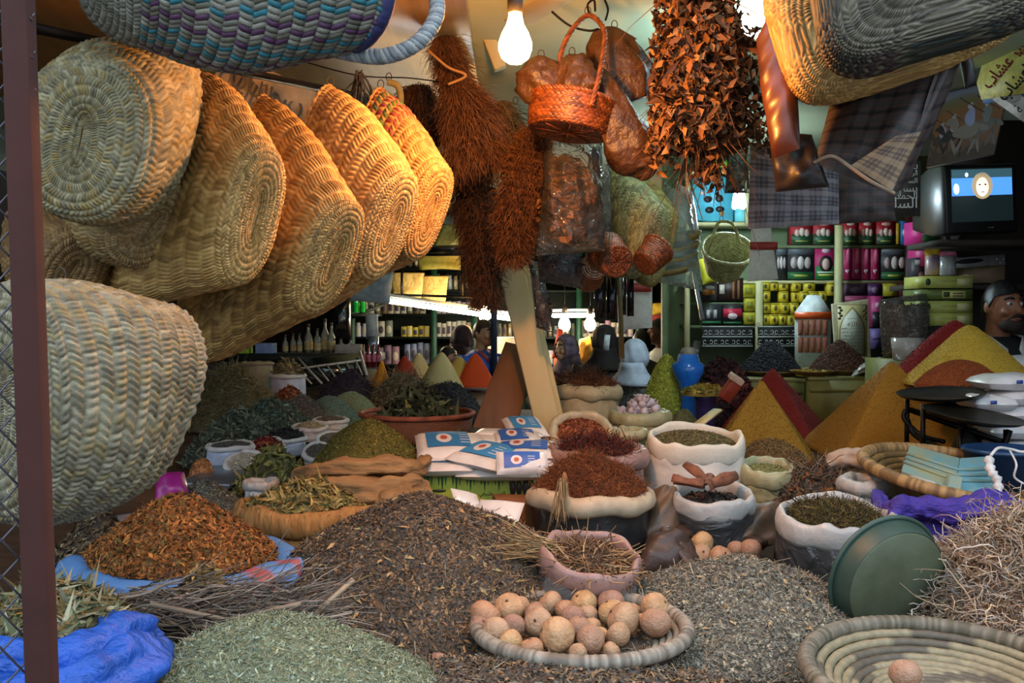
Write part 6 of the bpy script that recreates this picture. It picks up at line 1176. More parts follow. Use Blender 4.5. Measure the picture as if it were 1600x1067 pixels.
tag(obj('carton_stand', B((P(1480, 515, 5.0)[0], 5.14, P(0, 510, 5.0)[2]/2), (.26, .26, P(0, 510, 5.0)[2])), DARKW, smooth=False), 'dark stand under the yellow-green flat cartons', 'stand')
# television
tv = thing('television', 'black tube television showing a blonde woman on a blue bar', 'television', P(1528, 372, 4.9)); rz = .16; rot = R3(0, -.05, rz); c = P(1528, 311, 4.9); w_, h_ = m(126, 4.9), m(108, 4.9)
BKP = M('black_plastic', '#0e0e10', .35)
obj('cabinet', loft(MB(), [np.array([(-w_/2*s, y, -h_/2*s), (w_/2*s, y, -h_/2*s), (w_/2*s, y, h_/2*s), (-w_/2*s, y, h_/2*s)]) @ rot.T+c for s, y in ((.97, -.03), (1, 0), (1, .1), (.7, .36))]), BKP, tv, smooth=False, bev=.008)
Xr, Zr, Nr = rot @ X, rot @ Z, rot @ np.array([0, -1., 0]); sw, shh = w_*.83, h_*.76; sc0 = c+Zr*h_*.05+Nr*.034
mb = MB(); decal(mb, sc0, sw, shh, Xr, Zr, '#0a1014'); obj('screen_glass', mb, glow('screen_dark', '#182426', .35), tv)
def scr(name, items, st): 
    mb = MB()
    for k, (u, v, du, dv, shp) in enumerate(items): decal(mb, sc0+Xr*u*sw+Zr*v*shh+Nr*(.001+.0006*k+.002*(name != 'blue_bar')), du*sw, dv*shh, Xr, Zr, '#ffffff', shp)
    obj('screen_picture', mb, glow('screen_'+name, st[0], st[1]), tv)
scr('blue_bar', [(0, .16, .98, .34, 'rect')], ('#3f78d8', 1.0)); scr('upper', [(0, .40, .98, .16, 'rect')], ('#31505a', .6)); scr('hair', [(0, .17, .34, .5, 'ell')], ('#8c7c60', .9)); scr('face', [(0, .15, .2, .36, 'ell')], ('#ffd8c8', 1.6)); scr('spark', [(-.42, .12, .09, .2, 'ell'), (-.25, .38, .05, .08, 'ell')], ('#bfe0ff', 1.3))
mb = MB(); [decal(mb, sc0+Xr*u*sw+Zr*v*shh+Nr*.0065, du*sw, dv*shh, Xr, Zr, '#402828', 'ell') for u, v, du, dv in ((-.045, .19, .04, .03), (.045, .19, .04, .03), (0, .05, .06, .02))]; obj('screen_features', mb, PRINT, tv)
mb = MB(); [decal(mb, c+Zr*(-h_*.42)+Xr*(.03+.012*q)+Nr*.034, .005, .005, Xr, Zr, '#c8b8a0', 'ell') for q in range(3)]; obj('front_lamps', mb, PRINT, tv)
a, b = P(1424, 443, 5.2), P(1640, 443, 5.2); tag(obj('side_shelf', B(((a[0]+b[0])/2, 5.34, a[2]-.02), (b[0]-a[0], .32, .03)), DARKW, smooth=False), 'dark shelf board carrying the jars and silver media player', 'shelf')
tag(obj('television_shelf', B(P(1540, 380, 4.95)+(.05, .15, 0), (.62, .4, .03)), DARKW, smooth=False), 'dark board the television stands on', 'shelf')
# painting of riders
pt_ = thing('painting', 'canvas painting of white-robed riders on horses above the television', 'painting', P(1502, 265, 4.8))
q = [P(1447, 262, 4.85), P(1553, 240, 4.65), 0, P(1470, 148, 4.8)]; q[2] = q[1]+q[3]-q[0]
obj('canvas', loft(MB(), [np.array(q), np.array(q)+np.array([.02, .03, 0])]), M('canvas_edge', '#6a5a4a', .7), pt_, smooth=False)
o_ = np.array(q[0]); Ux, Uy = np.array(q[1])-o_, np.array(q[3])-o_; Nn = np.cross(Ux, Uy); Nn /= np.linalg.norm(Nn)
def onp(mb, pts, cl, e=.001): pts = np.array(pts, float); v = o_+pts[:, :1]*Ux+pts[:, 1:]*Uy+Nn*e; mb.add(v, [tuple(range(len(pts)))], hexc(cl))
mb = MB(); bands = [(0, '#4a4038'), (.12, '#6a5444'), (.3, '#8c6448'), (.5, '#96683f'), (.7, '#a0703c'), (.8, '#8c7c44'), (.88, '#8c8a74'), (.93, '#9aa0b4'), (1, '#8c94b0')]
nx = 10; U = np.linspace(0, 1, nx)
vv = np.array([[o_+u*Ux+(v+.02*math.sin(u*9+v*5)*(0 < v < 1))*Uy+Nn*.0005 for u in U] for v, _ in bands]); mb.add(vv.reshape(-1, 3), gridf(len(bands), nx, False), np.repeat(np.array([hexc(cl) for _, cl in bands]), nx, 0))
def blob(mb, cx, cy, rx, ry, cl, e, rot_=0):
    s = np.linspace(0, 2*PI, 18, endpoint=False); k = 1+.1*np.sin(3*s+cx*9); x, y = rx*np.cos(s)*k, ry*np.sin(s)*k
    onp(mb, np.stack([cx+x*math.cos(rot_)-y*math.sin(rot_), cy+x*math.sin(rot_)+y*math.cos(rot_)], 1), cl, e)
def horse(mb, cx, cy, s, hc, e, robe='#b9c0dc'):
    blob(mb, cx, cy, .13*s, .07*s, hc, e); blob(mb, cx-.15*s, cy+.09*s, .08*s, .035*s, hc, e+.0001, -.9); blob(mb, cx-.19*s, cy+.12*s, .05*s, .022*s, hc, e+.0002, .5)
    for dx, an in ((-.1, .5), (-.05, -.3), (.09, -.4), (.13, .3)): blob(mb, cx+dx*s, cy-.13*s, .016*s, .09*s, hc, e, an)
    blob(mb, cx+.16*s, cy+.0*s, .06*s, .025*s, hc, e, -.5); blob(mb, cx+.01*s, cy+.12*s, .05*s, .085*s, robe, e+.0003, .2); blob(mb, cx-.01*s, cy+.225*s, .026*s, .03*s, '#d0d4e4', e+.0004); onp(mb, [(cx-.14*s, cy+.32*s), (cx+.14*s, cy+.13*s), (cx+.144*s, cy+.137*s), (cx-.135*s, cy+.328*s)], '#3a302c', e+.0005)
horse(mb, .14, .34, 1.0, '#4a4640', .001); horse(mb, .30, .38, 1.15, '#2c292a', .0016); horse(mb, .76, .42, 1.35, '#7c7a76', .0022, '#8c9490'); horse(mb, .52, .40, 1.5, '#9a948a', .003, '#b4bcec')
for i in range(12): blob(mb, .08*i+.05, .1+.04*math.sin(i*2), .06, .05, '#504438', .0008)
obj('painted_scene', mb, PRINT, pt_)
# painted sign
sg = thing('painted_sign', 'yellow and white painted sign with large Arabic lettering at the upper edge', 'sign', P(1560, 150, 4.2))
q = [P(1528, 132, 4.4), P(1536, 160, 4.4), P(1610, 150, 4.0), P(1640, 30, 4.0), P(1590, 42, 4.1), P(1548, 62, 4.3)]
obj('blue_border', loft(MB(), [np.array(q), np.array(q)+np.array([.02, .03, 0])]), M('sign_blue', '#2f5f94', .6), sg, smooth=False)
c = np.mean(q, 0); nS = np.cross(np.array(q[3])-np.array(q[0]), np.array(q[5])-np.array(q[0])); nS /= np.linalg.norm(nS); nS *= -np.sign(nS[1]); q2 = [c+(np.array(a)-c)*.92+nS*.02 for a in q]; obj('yellow_panel', loft(MB(), [np.array(q2), np.array(q2)-nS*.006]), M('sign_yellow', '#c8be62', .6), sg, smooth=False)
q3 = [P(1572, 112, 4.15), P(1545, 158, 4.3), P(1610, 205, 4.0), P(1660, 60, 3.95)]; obj('white_panel', loft(MB(), [np.array(q3)+(0, -.03, 0), np.array(q3)+np.array([0.01, -.02, 0])]), M('sign_white', '#b8b0ac', .6), sg, smooth=False)
Xs = P(1610, 50, 4.05)-P(1540, 128, 4.35); Xs /= np.linalg.norm(Xs); Zs = np.array([-.75, .25, .62]); Zs -= Xs*(Zs @ Xs); Zs /= np.linalg.norm(Zs); Ns = np.cross(Xs, Zs)
mb = MB(); text(mb, arabic('الصغير عشاب'), .2, P(1574, 92, 4.12)+np.array([0, -.04, 0]), Xs, Zs, '#7a2014', wid=.40, bold=.006); text(mb, arabic('الاعشاب'), .2, P(1584, 128, 4.02)+np.array([0, -.03, 0]), Xs, Zs, '#1c1a1c', wid=.24, bold=.005); text(mb, arabic('الطبية'), .1, P(1600, 160, 4.0)+np.array([0, -.03, 0]), Xs, Zs, '#1c1a1c', wid=.14)
obj('sign_lettering', mb, PRINT, sg)
# metal arabesque panel beside plaid bags
t = thing('embossed_plaque', 'silver embossed panel with small Arabic letters behind the plaid bags', 'panel', P(1405, 340, 3.6)); a, b = P(1372, 338, 3.6), P(1438, 252, 3.6); c = (a+b)/2
obj('panel_sheet', B(c, (b[0]-a[0], .01, b[2]-a[2])), M('dull_silver', '#55564e', .4, .7), t, smooth=False)
mb = MB(); [text(mb, arabic(wd), .02, c+np.array([.0, -.007, .085-.028*i]), X, Z, '#a8a89c', wid=.13) for i, wd in enumerate(['بسم الله', 'الرحمن الرحيم', 'السلام عليكم', 'بسم الله', 'الحمد لله', 'السلام'])]; obj('embossed_letters', mb, PRINT, t)
# sachet card and plaque
t = thing('sachet_card', 'white hanging card with orange band and rows of brown spice sachets', 'card', P(1270, 560, 5.8)); Yc = 5.8
q = [P(1242, 582, Yc), P(1298, 582, Yc), P(1299, 488, Yc), P(1281, 461, Yc), P(1262, 461, Yc), P(1242, 488, Yc)]; obj('white_card', loft(MB(), [np.array(q), np.array(q)+np.array([0, .006, 0])]), M('white_card', '#b8c0be', .6), t, smooth=False)
a = P(1270, 493, Yc); obj('orange_band', B(a+(0, -.003, 0), (m(57, Yc), .006, m(11, Yc))), M('orange_print', '#c8521c', .35), t, smooth=False)
for i in range(5):
    for j in range(2):
        a = P(1250.5+i*9.6, 512+j*27, Yc)+np.array([0, -.006, 0]); w_, h_ = m(8, Yc)/2, m(24, Yc)/2
        obj('spice_sachet', pillow(MB(), [a+(-w_, 0, -h_), a+(w_, 0, -h_), a+(w_, 0, h_), a+(-w_, 0, h_)], .016, 8, 10), M('spice_sachet', '#8c5038', .35, var=.25, scale=120, coat=.3), t)
t = thing('calligraphy_plaque', 'cream plaque with a pointed arch and Arabic writing standing behind the brown heap', 'plaque', P(1331, 560, 5.7)); Yc = 5.7
q = [P(1307, 582, Yc), P(1362, 582, Yc), P(1357, 467, Yc), P(1300, 475, Yc)]; obj('plaque_board', loft(MB(), [np.array(q), np.array(q)+np.array([0, .02, 0])]), M('plaque_cream', '#b8b090', .5), t, smooth=False, bev=.003)
c = P(1331, 516, Yc)+np.array([0, -.004, 0]); w_, h_ = m(50, Yc), m(84, Yc); mb = MB()
decal(mb, c, w_*.94, h_*.96, X, Z, '#7c6c3c'); decal(mb, c+(0, -.0006, 0), w_*.9, h_*.93, X, Z, '#b0a878')
for sx in (-1, 1):
    for k in range(5): decal(mb, c+np.array([sx*w_*(.40-.05*(k % 2)), -.001, h_*(.42-.05*k)]), .02, .016, X, Z, '#5c4c2c', 'ell')
s = np.linspace(0, 1, 16); arch = np.concatenate([[(-.5, -.5), (.5, -.5)], np.stack([.5*(1-s**1.6), .5*s**.8-.0], 1)[:-1], np.stack([-.5*(1-s[::-1]**1.6), .5*s[::-1]**.8], 1)])
decal(mb, c+(0, -.0014, -.004), w_*.80, h_*.9, X, Z, '#7c6834', arch); decal(mb, c+(0, -.002, -.006), w_*.72, h_*.84, X, Z, '#b4b8a8', arch)
text(mb, arabic('الله'), .05, c+(0, -.003, .035), X, Z, '#6c5424', wid=.055); text(mb, arabic('بسم الله الرحمن'), .03, c+(0, -.003, .072), X, Z, '#7c5c34', wid=.06)
for k in range(8): text(mb, arabic(['لا اله الا هو الحي القيوم', 'لا تاخذه سنة ولا نوم', 'له ما في السموات', 'من ذا الذي يشفع', 'يعلم ما بين ايديهم', 'وما خلفهم ولا', 'يحيطون بشيء من', 'وسع كرسيه السموات'][k].replace('ى', 'ي').replace('ئ', 'ي').replace('ء', 'ا').replace('ذ', 'د')), .03, c+(0, -.003, .012-.021*k), X, Z, '#4a4630', wid=.125)
obj('plaque_writing', mb, PRINT, t)
# tier of green crates
CRT = M('green_crate_paint', '#6b6c38', .6, var=.18, scale=9, bump=.2, bscale=40)
def crate(px0, px1, py, Y0, dpt, lab):
    a, b = P(px0, py, Y0), P(px1, py, Y0); z0 = float(zc(Y0+dpt/2)); t = thing('green_crate', lab, 'crate', ((a[0]+b[0])/2, Y0+dpt/2, z0))
    obj('crate_body', B(((a[0]+b[0])/2, Y0+dpt/2, (z0+a[2]-.015)/2+.0), (b[0]-a[0]-.01, dpt, a[2]-.015-z0)), CRT, t, smooth=False)
    obj('lid', B(((a[0]+b[0])/2, Y0+dpt/2, a[2]-.008), (b[0]-a[0], dpt+.02, .018)), CRT, t, smooth=False, bev=.003)
    obj('front_slat', B(((a[0]+b[0])/2, Y0-.006, a[2]-.07), (b[0]-a[0]-.02, .012, .02)), CRT, t, smooth=False); return a[2]
zt1 = crate(1262, 1420, 589, 5.2, .7, 'long green wooden crate under the brown spice heap'); zt2 = crate(1150, 1258, 592, 5.2, .7, 'green wooden crate behind the dark red pyramid')
zt3 = 1.40; tag(obj('side_table', B((2.45, 4.30, zt3-.02), (1.12, .70, .04)), WOODD, smooth=False, bev=.004), 'raised dark wooden table under the yellow spice heap', 'table')
for i, (x, y) in enumerate(((1.95, 4.58), (2.95, 4.58), (1.95, 4.02), (2.95, 4.02))): o = obj('leg', B((x, y, (zt3+1.08)/2), (.05, .05, zt3-1.08)), WOODD, bpy.data.objects['side_table'], smooth=False)
# tray heaps on the crates
def tray(px, py, Y, w_, lab, z, mat=None, h_=.03):
    c = np.array([P(px, py, Y)[0], Y, z]); R = m(w_, Y)/2; return tag(obj('shallow_tray', lathe(MB(), [(.01, 0), (R*.7, 0), (R, h_), (R*1.03, h_), (R*.68, .008), (.01, .008)], 48, c), mat or M('tray_rattan', '#8c7038', .6, var=.25, scale=20)), lab, 'tray'), c
_, c = tray(1206, 572, 5.5, 110, 'shallow rattan tray under the black seed heap', zt2+.001); heap('black_seed_heap', 'black heap of nigella seeds on a tray by the cloth border', 'seeds', 1206, 5.5, 535, 50, .8, 1.5, 1, '#14131a', [('grain', 2500, .012, .009, ['#1a1a24', '#101016', '#24242c'], .5)], z0=float(c[2]+.02))
_, c = tray(1308, 572, 5.45, 102, 'shallow rattan tray under the brown spice heap', zt1+.001); heap('brown_spice_heap', 'dark brown heap of coarse spice on a tray before the plaque', 'spice heap', 1312, 5.45, 531, 50, .8, 1.35, 1, '#3f2212', [('grain', 3000, .009, .008, ['#55301a', '#3f2010', '#6a3e20', '#331a0e'], .5)], z0=float(c[2]+.02))
_, c = tray(1268, 592, 5.28, 66, 'small wooden bowl of yellow petals between the two trays', zt1+.001, M('bowl_wood', '#7c5a28', .5)); heap('yellow_petals', 'yellow petals in the small wooden bowl between the trays', 'petals', 1268, 5.28, 582, 26, .8, 2, 1, '#8c8428', [('chip', 500, .02, .012, ['#a89c34', '#8c8428', '#bcb04c'], .7)], z0=float(c[2]+.012))
for i, (x0, y0, x1, y1) in enumerate([(1330, 588, 1378, 572), (1338, 580, 1372, 566)]): tag(obj('foil_packet', pillow(MB(), [P(x0, y0, 5.15), P(x1, y1, 5.15), P(x1+4, y1-9, 5.25), P(x0+5, y0-9, 5.25)], .03, 18, 10, wr=.005, seed=i), M('foil', '#b0b0ae', .25, .6, var=.1, bump=.4, bscale=40)), ['silver foil packet lying across the crate edge', 'upper silver foil packet by the orange-gold pyramid'][i], 'packet')
# spice heaps on the raised table
pyr('spice_pyramid', 'pale yellow spice pyramid below the seller', 1515, 4.25, 499, 100, '#bd962c', z0=zt3, poly=0, p=1.1, q=1.1, tipr=.01, pal=['#bd962c', '#a88426', '#c8a43c'])
pyr('spice_pyramid', 'deep red spice heap half hidden behind the pale yellow pyramid', 1492, 4.45, 498, 92, '#7c0a05', z0=zt3, poly=0, p=1.2, dr=.72)
pyr('spice_pyramid', 'low orange-brown dome of spice before the pale yellow pyramid', 1500, 4.08, 563, 76, '#8c4010', z0=zt3, poly=0, p=2, dr=.5)
# bags behind the pyramids
t = thing('clear_bag', 'large clear bag of brown herbs leaning between the plaque and cartons', 'bag', P(1412, 560, 5.0)); obj('bag_film', pillow(MB(), [P(1380, 562, 5.0), P(1452, 562, 5.0), P(1448, 458, 5.0), P(1374, 468, 5.0)], .2, 24, 24, wr=.012, seed=4, pinch=.4), CLEAR, t)
mb = MB(); q = pillow(MB(), [P(1384, 558, 5.0), P(1446, 558, 5.0), P(1442, 476, 5.0), P(1382, 482, 5.0)], .17, 20, 20, wr=.006, seed=4, pinch=.4); mb.add(np.concatenate(q.v), np.concatenate([q.f[0], q.f[1]]), hexc('#5c4c34')); v = np.concatenate(q.v); i = RNG.integers(0, len(v), 1500); scatter(mb, 'leaf', v[i], np.tile([0, -1., 0], (1500, 1)), .03, .012, ['#6c5a3c', '#55482f', '#806c48', '#463c2a'], .6)
tag(obj('bagged_herbs', mb, HERB), 'brown herbs packed inside the large clear bag by the cartons', 'herbs', None, 'stuff')
tag(obj('clear_tub', lathe(MB(), [(.05, 0), (.07, .0), (.08, .11), (.075, .11)], 28, np.array([P(1418, 560, 4.75)[0], 4.75, P(1418, 562, 4.75)[2]]), caps=(True, False)), film('tub_plastic', '#c8c8c4', .45, .15, 10, .4)), 'small open clear plastic tub in front of the clear herb bag', 'tub')
tag(obj('tub_stand', B((P(1418, 560, 4.8)[0], 4.85, (P(1418, 563, 4.75)[2]+1.09)/2), (.24, .4, P(1418, 563, 4.75)[2]-1.09)), CRT, smooth=False), 'low green box under the clear tub behind the orange-gold pyramid', 'box')
# white compact lamp
t = thing('white_lamp', 'bright white compact lamp glowing under the husk bag', 'lamp', P(1155, 325, 5.6)); c = P(1155, 316, 5.6)
mb = MB(); 
for k in range(3): a = k*2.1; tube(mb, spline([c+(.02*math.cos(a), .02*math.sin(a), .05), c+(.03*math.cos(a), .03*math.sin(a), -.02), c+(.03*math.cos(a+.8), .03*math.sin(a+.8), -.02), c+(.02*math.cos(a+.8), .02*math.sin(a+.8), .05)], 16), .011, 8)
obj('lamp_tubes', mb, glow('cool_lamp', '#dcf5ff', LAMP), t); obj('socket', lathe(MB(), [(.02, .05), (.028, .06), (.026, .1), (.01, .12)], 20, c), M('white_plastic', '#b0b4b0', .4), t); obj('cord', tube(MB(), [c+(0, 0, .12), (c[0], c[1], 2.8)], .003, 6), M('black_bakelite'), t)
# cool tube lamp above leaf bundle, upper right
t = thing('tube_lamp', 'white tube lamp high behind the leaf bundle', 'lamp', P(1170, 50, 3.5)); a, b = P(1148, 38, 3.4), P(1200, 62, 3.7)
obj('tube', tube(MB(), [a, b], .016, 10), glow('cool_tube', '#cdf3ff', TUBE), t); obj('end_cap', tube(MB(), [a-(b-a)*.06, a], .02, 10), M('white_plastic'), t); obj('end_cap', tube(MB(), [b, b+(b-a)*.06], .02, 10), M('white_plastic'), t)
# ------------------------------------------------------------------ lamps of the place
def bulbprof(s): return [(.016*s, .062*s), (.017*s, .05*s), (.022*s, .03*s), (.034*s, .008*s), (.041*s, -.012*s), (.042*s, -.03*s), (.034*s, -.052*s), (.018*s, -.064*s), (.001, -.067*s)][::-1]
def bulb(px, py, Y, s, strength, col, lab, name='light_bulb', cord=True, ceil=2.8):
    c = P(px, py, Y); t = thing(name, lab, 'light bulb', c-np.array([0, 0, .067*s]))
    obj('glass_bulb', lathe(MB(), bulbprof(s), 28, c), glow('bulb_glow_%s' % name+str(int(strength)), col, strength), t)
    obj('socket', lathe(MB(), [(.017*s, .058*s), (.02*s, .06*s), (.02*s, .1*s), (.012*s, .12*s), (.003, .122*s)], 20, c), M('black_bakelite', '#1c1a18', .4), t)
    if cord: obj('cord', tube(MB(), [c+(0, 0, .12*s), c+(.003, 0, .2), (c[0], c[1], ceil)], .003, 6), M('black_bakelite'), t)
    return t
bulb(805, 58, 2.42, 1.0, BULB, '#ffa64e', 'bare glowing light bulb hanging above the wicker basket with handle')
# ================================================================== PEOPLE
def remeshed(mb, vox, smooth=2):
    o = obj('tmp', mb, None, origin=(0, 0, 0)); r = o.modifiers.new('r', 'REMESH'); r.mode = 'VOXEL'; r.voxel_size = vox
    s = o.modifiers.new('s', 'SMOOTH'); s.iterations = smooth; s.factor = .5
    dg = bpy.context.evaluated_depsgraph_get(); me = bpy.data.meshes.new_from_object(o.evaluated_get(dg)); bpy.data.objects.remove(o); return me
def limb(mb, pts, rad, n=14, k=12): tube(mb, spline(pts, n), np.interp(np.linspace(0, 1, n), np.linspace(0, 1, len(rad)), rad), k)
def person(label, px, top, Y, face=0, skin='#b07c5c', top_c='#333', hair='#15110f', cover=None, long_=True, arms='down', beard=False, vox=.009, group=None, collar=None, z_floor=0, lean=0, pattern=None, name='person', hz=None):
    zt = P(px, top, Y)[2]-z_floor; s = zt/1.72; X0 = P(px, top, Y)[0]; rot = R3(0, 0, face); O = np.array([X0, Y, z_floor])
    t = thing(name, label, 'person', O, group)
    def W(mb):
        mb.v = [(v*s) @ rot.T+O for v in mb.v]; return mb
    hd = np.array([0, -.03+lean*.0, 1.595])
    mb = MB()
    ell(mb, hd, (.074, .092, .115), 20, 16, fn=lambda v: np.stack([v[..., 0]*(1-.16*np.clip(-v[..., 2], 0, 1)), v[..., 1]*(1-.06*np.clip(-v[..., 2], 0, 1)), v[..., 2]], -1)); ell(mb, hd+(0, -.045, -.065), (.042, .045, .045), 14, 10)
    limb(mb, [hd+(0, -.088, .02), hd+(0, -.104, -.018), hd+(0, -.094, -.028)], [.009, .015, .012], 8, 8); ell(mb, hd+(0, -.088, -.058), (.022, .012, .009), 10, 8)
    for sx in (-1, 1): ell(mb, hd+(sx*.076, .01, -.005), (.011, .02, .03), 10, 8); ell(mb, hd+(sx*.038, -.07, -.025), (.024, .02, .02), 10, 8)
    limb(mb, [hd+(0, .02, -.07), (0, .01, 1.43), (0, .01, 1.36)], [.056, .054, .075], 8)
    loft(mb, [np.stack([a*np.cos(q), .01+b*np.sin(q), 0*q+z], 1) for q in [np.linspace(0, 2*PI, 21)[:-1]] for z, a, b in ((1.44, .07, .05), (1.40, .17, .085), (1.3, .175, .11), (1.15, .15, .105), (1.02, .145, .1), (.92, .165, .115), (.84, .16, .11))])
    arm = {'down': ((.255, .03, 1.12), (.25, -.06, .90)), 'front': ((.25, .0, 1.14), (.11, -.24, 1.12)), 'phone': ((.24, -.02, 1.12), (.10, -.22, 1.24))}[arms]
    for sx in (-1, 1):
        e, wr_ = np.array(arm[0])*(sx, 1, 1), np.array(arm[1])*(sx, 1, 1); sh_ = np.array((sx*.18, .01, 1.38))
        limb(mb, [sh_, (sh_+e)/2+(sx*.01, .01, 0), e], [.056, .05, .04], 10); limb(mb, [e, (e+wr_)/2, wr_], [.042, .038, .027], 10)
        d = wr_-e; d /= np.linalg.norm(d); ell(mb, wr_+d*.05, (.03, .03, .045) if abs(d[2]) > .6 else (.028, .045, .03), 12, 8); sd = np.cross(d, (0, 0, 1.) if abs(d[2]) < .8 else (1., 0, 0)); sd /= np.linalg.norm(sd); dn = np.array((0, 0, -1.)) if abs(d[2]) < .8 else np.array((-sx, -.3, 0.))
        for f in range(4): b0 = wr_+d*.085+sd*(.026-.0175*f); limb(mb, [b0-d*.02, b0+d*(.032-.004*abs(f-1.3))+dn*.008, b0+d*(.055-.006*abs(f-1.3))+dn*.03], [.0095, .009, .0075], 7, 7)
        limb(mb, [wr_+d*.03+sd*.024, wr_+d*.065+sd*.045+dn*.01, wr_+d*.085+sd*.04+dn*.03], [.012, .0105, .008], 7, 7)
        limb(mb, [(sx*.09, .01, .9), (sx*.1, .0, .5), (sx*.1, .02, .3), (sx*.1, .02, .09)], [.09, .058, .054, .04], 14); limb(mb, [(sx*.1, .05, .05), (sx*.1, -.06, .045), (sx*.11, -.15, .03)], [.045, .045, .03], 8)
    me = remeshed(W(mb), vox*s); me.materials.append(M('skin'+skin, skin, .5, var=.06, scale=30)); 
    o = bpy.data.objects.new('body', me); COL.objects.link(o); o.parent = t; me.transform(Matrix.Translation(tuple(-O)))
    for p_ in me.polygons: p_.use_smooth = True
    # face
    for sx in (-1, 1):
        ec = hd+np.array((sx*.032, -.083, .012)); e_ = obj('eye', W(ell(MB(), ec, (.013, .009, .008), 12, 8)), M('eye_white', '#c8c0b8', .3), t); obj('iris', W(ell(MB(), ec+(0, -.007, 0), (.006, .004, .006), 10, 6)), M('dark_iris', '#1c120c', .2), e_)
        mb = MB(); limb(mb, [hd+(sx*.014, -.092, .034), hd+(sx*.034, -.09, .040), hd+(sx*.054, -.074, .032)], [.004, .006, .003], 8, 6); obj('eyebrow', W(mb), M('hair_dark', '#120d0a', .7), t)
    mb = MB(); ell(mb, hd+(0, -.1, -.056), (.02, .006, .0045), 10, 6); obj('lips', W(mb), M('lips', '#8c4c40', .5), t)
    if beard:
        mb = MB(); limb(mb, [hd+(-.042, -.078, -.062), hd+(-.02, -.103, -.044), hd+(0, -.108, -.042), hd+(.02, -.103, -.044), hd+(.042, -.078, -.062)], [.002, .005, .006, .005, .002], 16, 8); obj('moustache', W(mb), M('hair_dark'), t)
        mb = MB(); ell(mb, hd+(0, -.055, -.085), (.05, .047, .036), 16, 10); obj('beard', W(mb), M('stubble', '#2a1c14', .8), t)
    HM = M('hair'+hair, hair, .5, var=.2, scale=60)
    if cover:
        CM = M('scarf'+cover, cover, .8, var=.1 if not hz else .35, scale=20, bump=.3, bscale=40, col2=hz); mb = MB(); n, k = 22, 30; th = np.linspace(.03, 2.45, n); a = np.linspace(-PI*.82, PI*.82, k)
        v = []
        for q in th:
            open_ = np.interp(q, [0, .75, 1.2, 1.9, 2.3, 2.45], [1, 1, .78, .74, .86, 1.0]); aa = a*open_/.82*.99 if open_ < 1 else a/.82
            rr = 1+.06*math.sin(q*4)+.05*np.sin(aa*7+q*3); v.append(np.stack([.096*np.sin(q)*np.sin(aa)*rr, .01+.112*np.sin(q)*np.cos(aa)*rr, .128*np.cos(q)+0*aa], 1)+hd)
        loft(mb, v, (False, False), wrap=False)
        q = np.linspace(0, 2*PI, 25)[:-1]; loft(mb, [np.stack([a_*np.cos(q)*(1+.05*np.sin(5*q)), b_+c_*np.sin(q)*(1+.05*np.sin(4*q)), 0*q+z], 1) for z, a_, b_, c_ in ((1.55, .086, .012, .098), (1.51, .092, .012, .1), (1.475, .108, .01, .105), (1.44, .142, .01, .118), (1.405, .18, .01, .13), (1.38, .205, .01, .14))], (False, False))
        obj('head_scarf', W(mb), CM, t, solid=.006)
    else:
        mb = MB(); n, k = 14, 28; th = np.linspace(.03, 1.9, n); a = np.linspace(-PI, PI, k)
        v = [np.stack([.081*np.sin(q)*np.sin(a)*np.where((q > 1.0) & (np.abs(a) > 2.2), .92, 1), .006+.099*np.sin(q)*np.cos(a), .122*np.cos(np.where(np.abs(a) > 1.9, np.minimum(q, 1.02+.15*(PI-np.abs(a))), np.where(np.abs(a) > 1.3, np.minimum(q, 1.6), q)))], 1)*(1+.02*np.sin(a*9+q*7))[:, None]+hd for q in th]
        loft(mb, v, (False, False), wrap=False); obj('hair', W(mb), HM, t)
    # clothes
    TM = M('cloth'+top_c+(pattern or ''), top_c, .8, var=.12 if not pattern else .3, scale=8 if not pattern else 45, bump=.3, bscale=40, col2=pattern); mb = MB(); q = np.linspace(0, 2*PI, 29)[:-1]
    zs = [(1.455, .072, .062), (1.42, .15, .09), (1.385, .2, .115), (1.3, .205, .135), (1.15, .19, .135), (1.0, .195, .14), (.85, .21, .15)]+([(.5, .24, .18), (.15, .27, .2)] if long_ else [(.78, .215, .155)])
    loft(mb, [np.stack([a_*np.cos(q)*(1+.03*np.sin(6*q+z*9)), .01+b_*np.sin(q)*(1+.03*np.sin(5*q+z*7)), 0*q+z], 1) for z, a_, b_ in zs], (False, False))
    for sx in (-1, 1):
        e, wr_ = np.array(arm[0])*(sx, 1, 1), np.array(arm[1])*(sx, 1, 1); sh_ = np.array((sx*.165, .01, 1.385)); sl_ = spline([sh_, (sh_+e)/2+(sx*.015, .01, 0), e+(sx*.01, .01, -.01), (e+wr_)/2, wr_-(wr_-e)*.08], 18); tube(mb, sl_, np.interp(np.linspace(0, 1, 18), [0, .3, .5, .7, 1], [.08, .072, .062, .058, .048])*(1+.05*np.sin(np.arange(18)*1.7)), 14, caps=False)
    obj('robe' if long_ else 'shirt', W(mb), TM, t, solid=.005)
    if not long_:
        for sx in (-1, 1):
            mb = MB(); tube(mb, spline([(sx*.08, .01, .86), (sx*.1, 0, .5), (sx*.1, .02, .1)], 14), np.linspace(.115, .075, 14), 14, caps=False); obj('trouser_leg', W(mb), M('dark_trousers', '#22242c', .8), t, solid=.004)
    if collar:
        mb = MB()
        for sx in (-1, 1): loft(mb, [np.array([(sx*.075, -.005, 1.47), (sx*.085, -.06, 1.46), (sx*.03, -.105, 1.40)]), np.array([(sx*.07, -.01, 1.435), (sx*.105, -.07, 1.425), (sx*.045, -.125, 1.345)])], (False, False), wrap=False)
        obj('collar', W(mb), M('collar'+collar, collar, .7), t, solid=.006)
    return t, O, s, rot
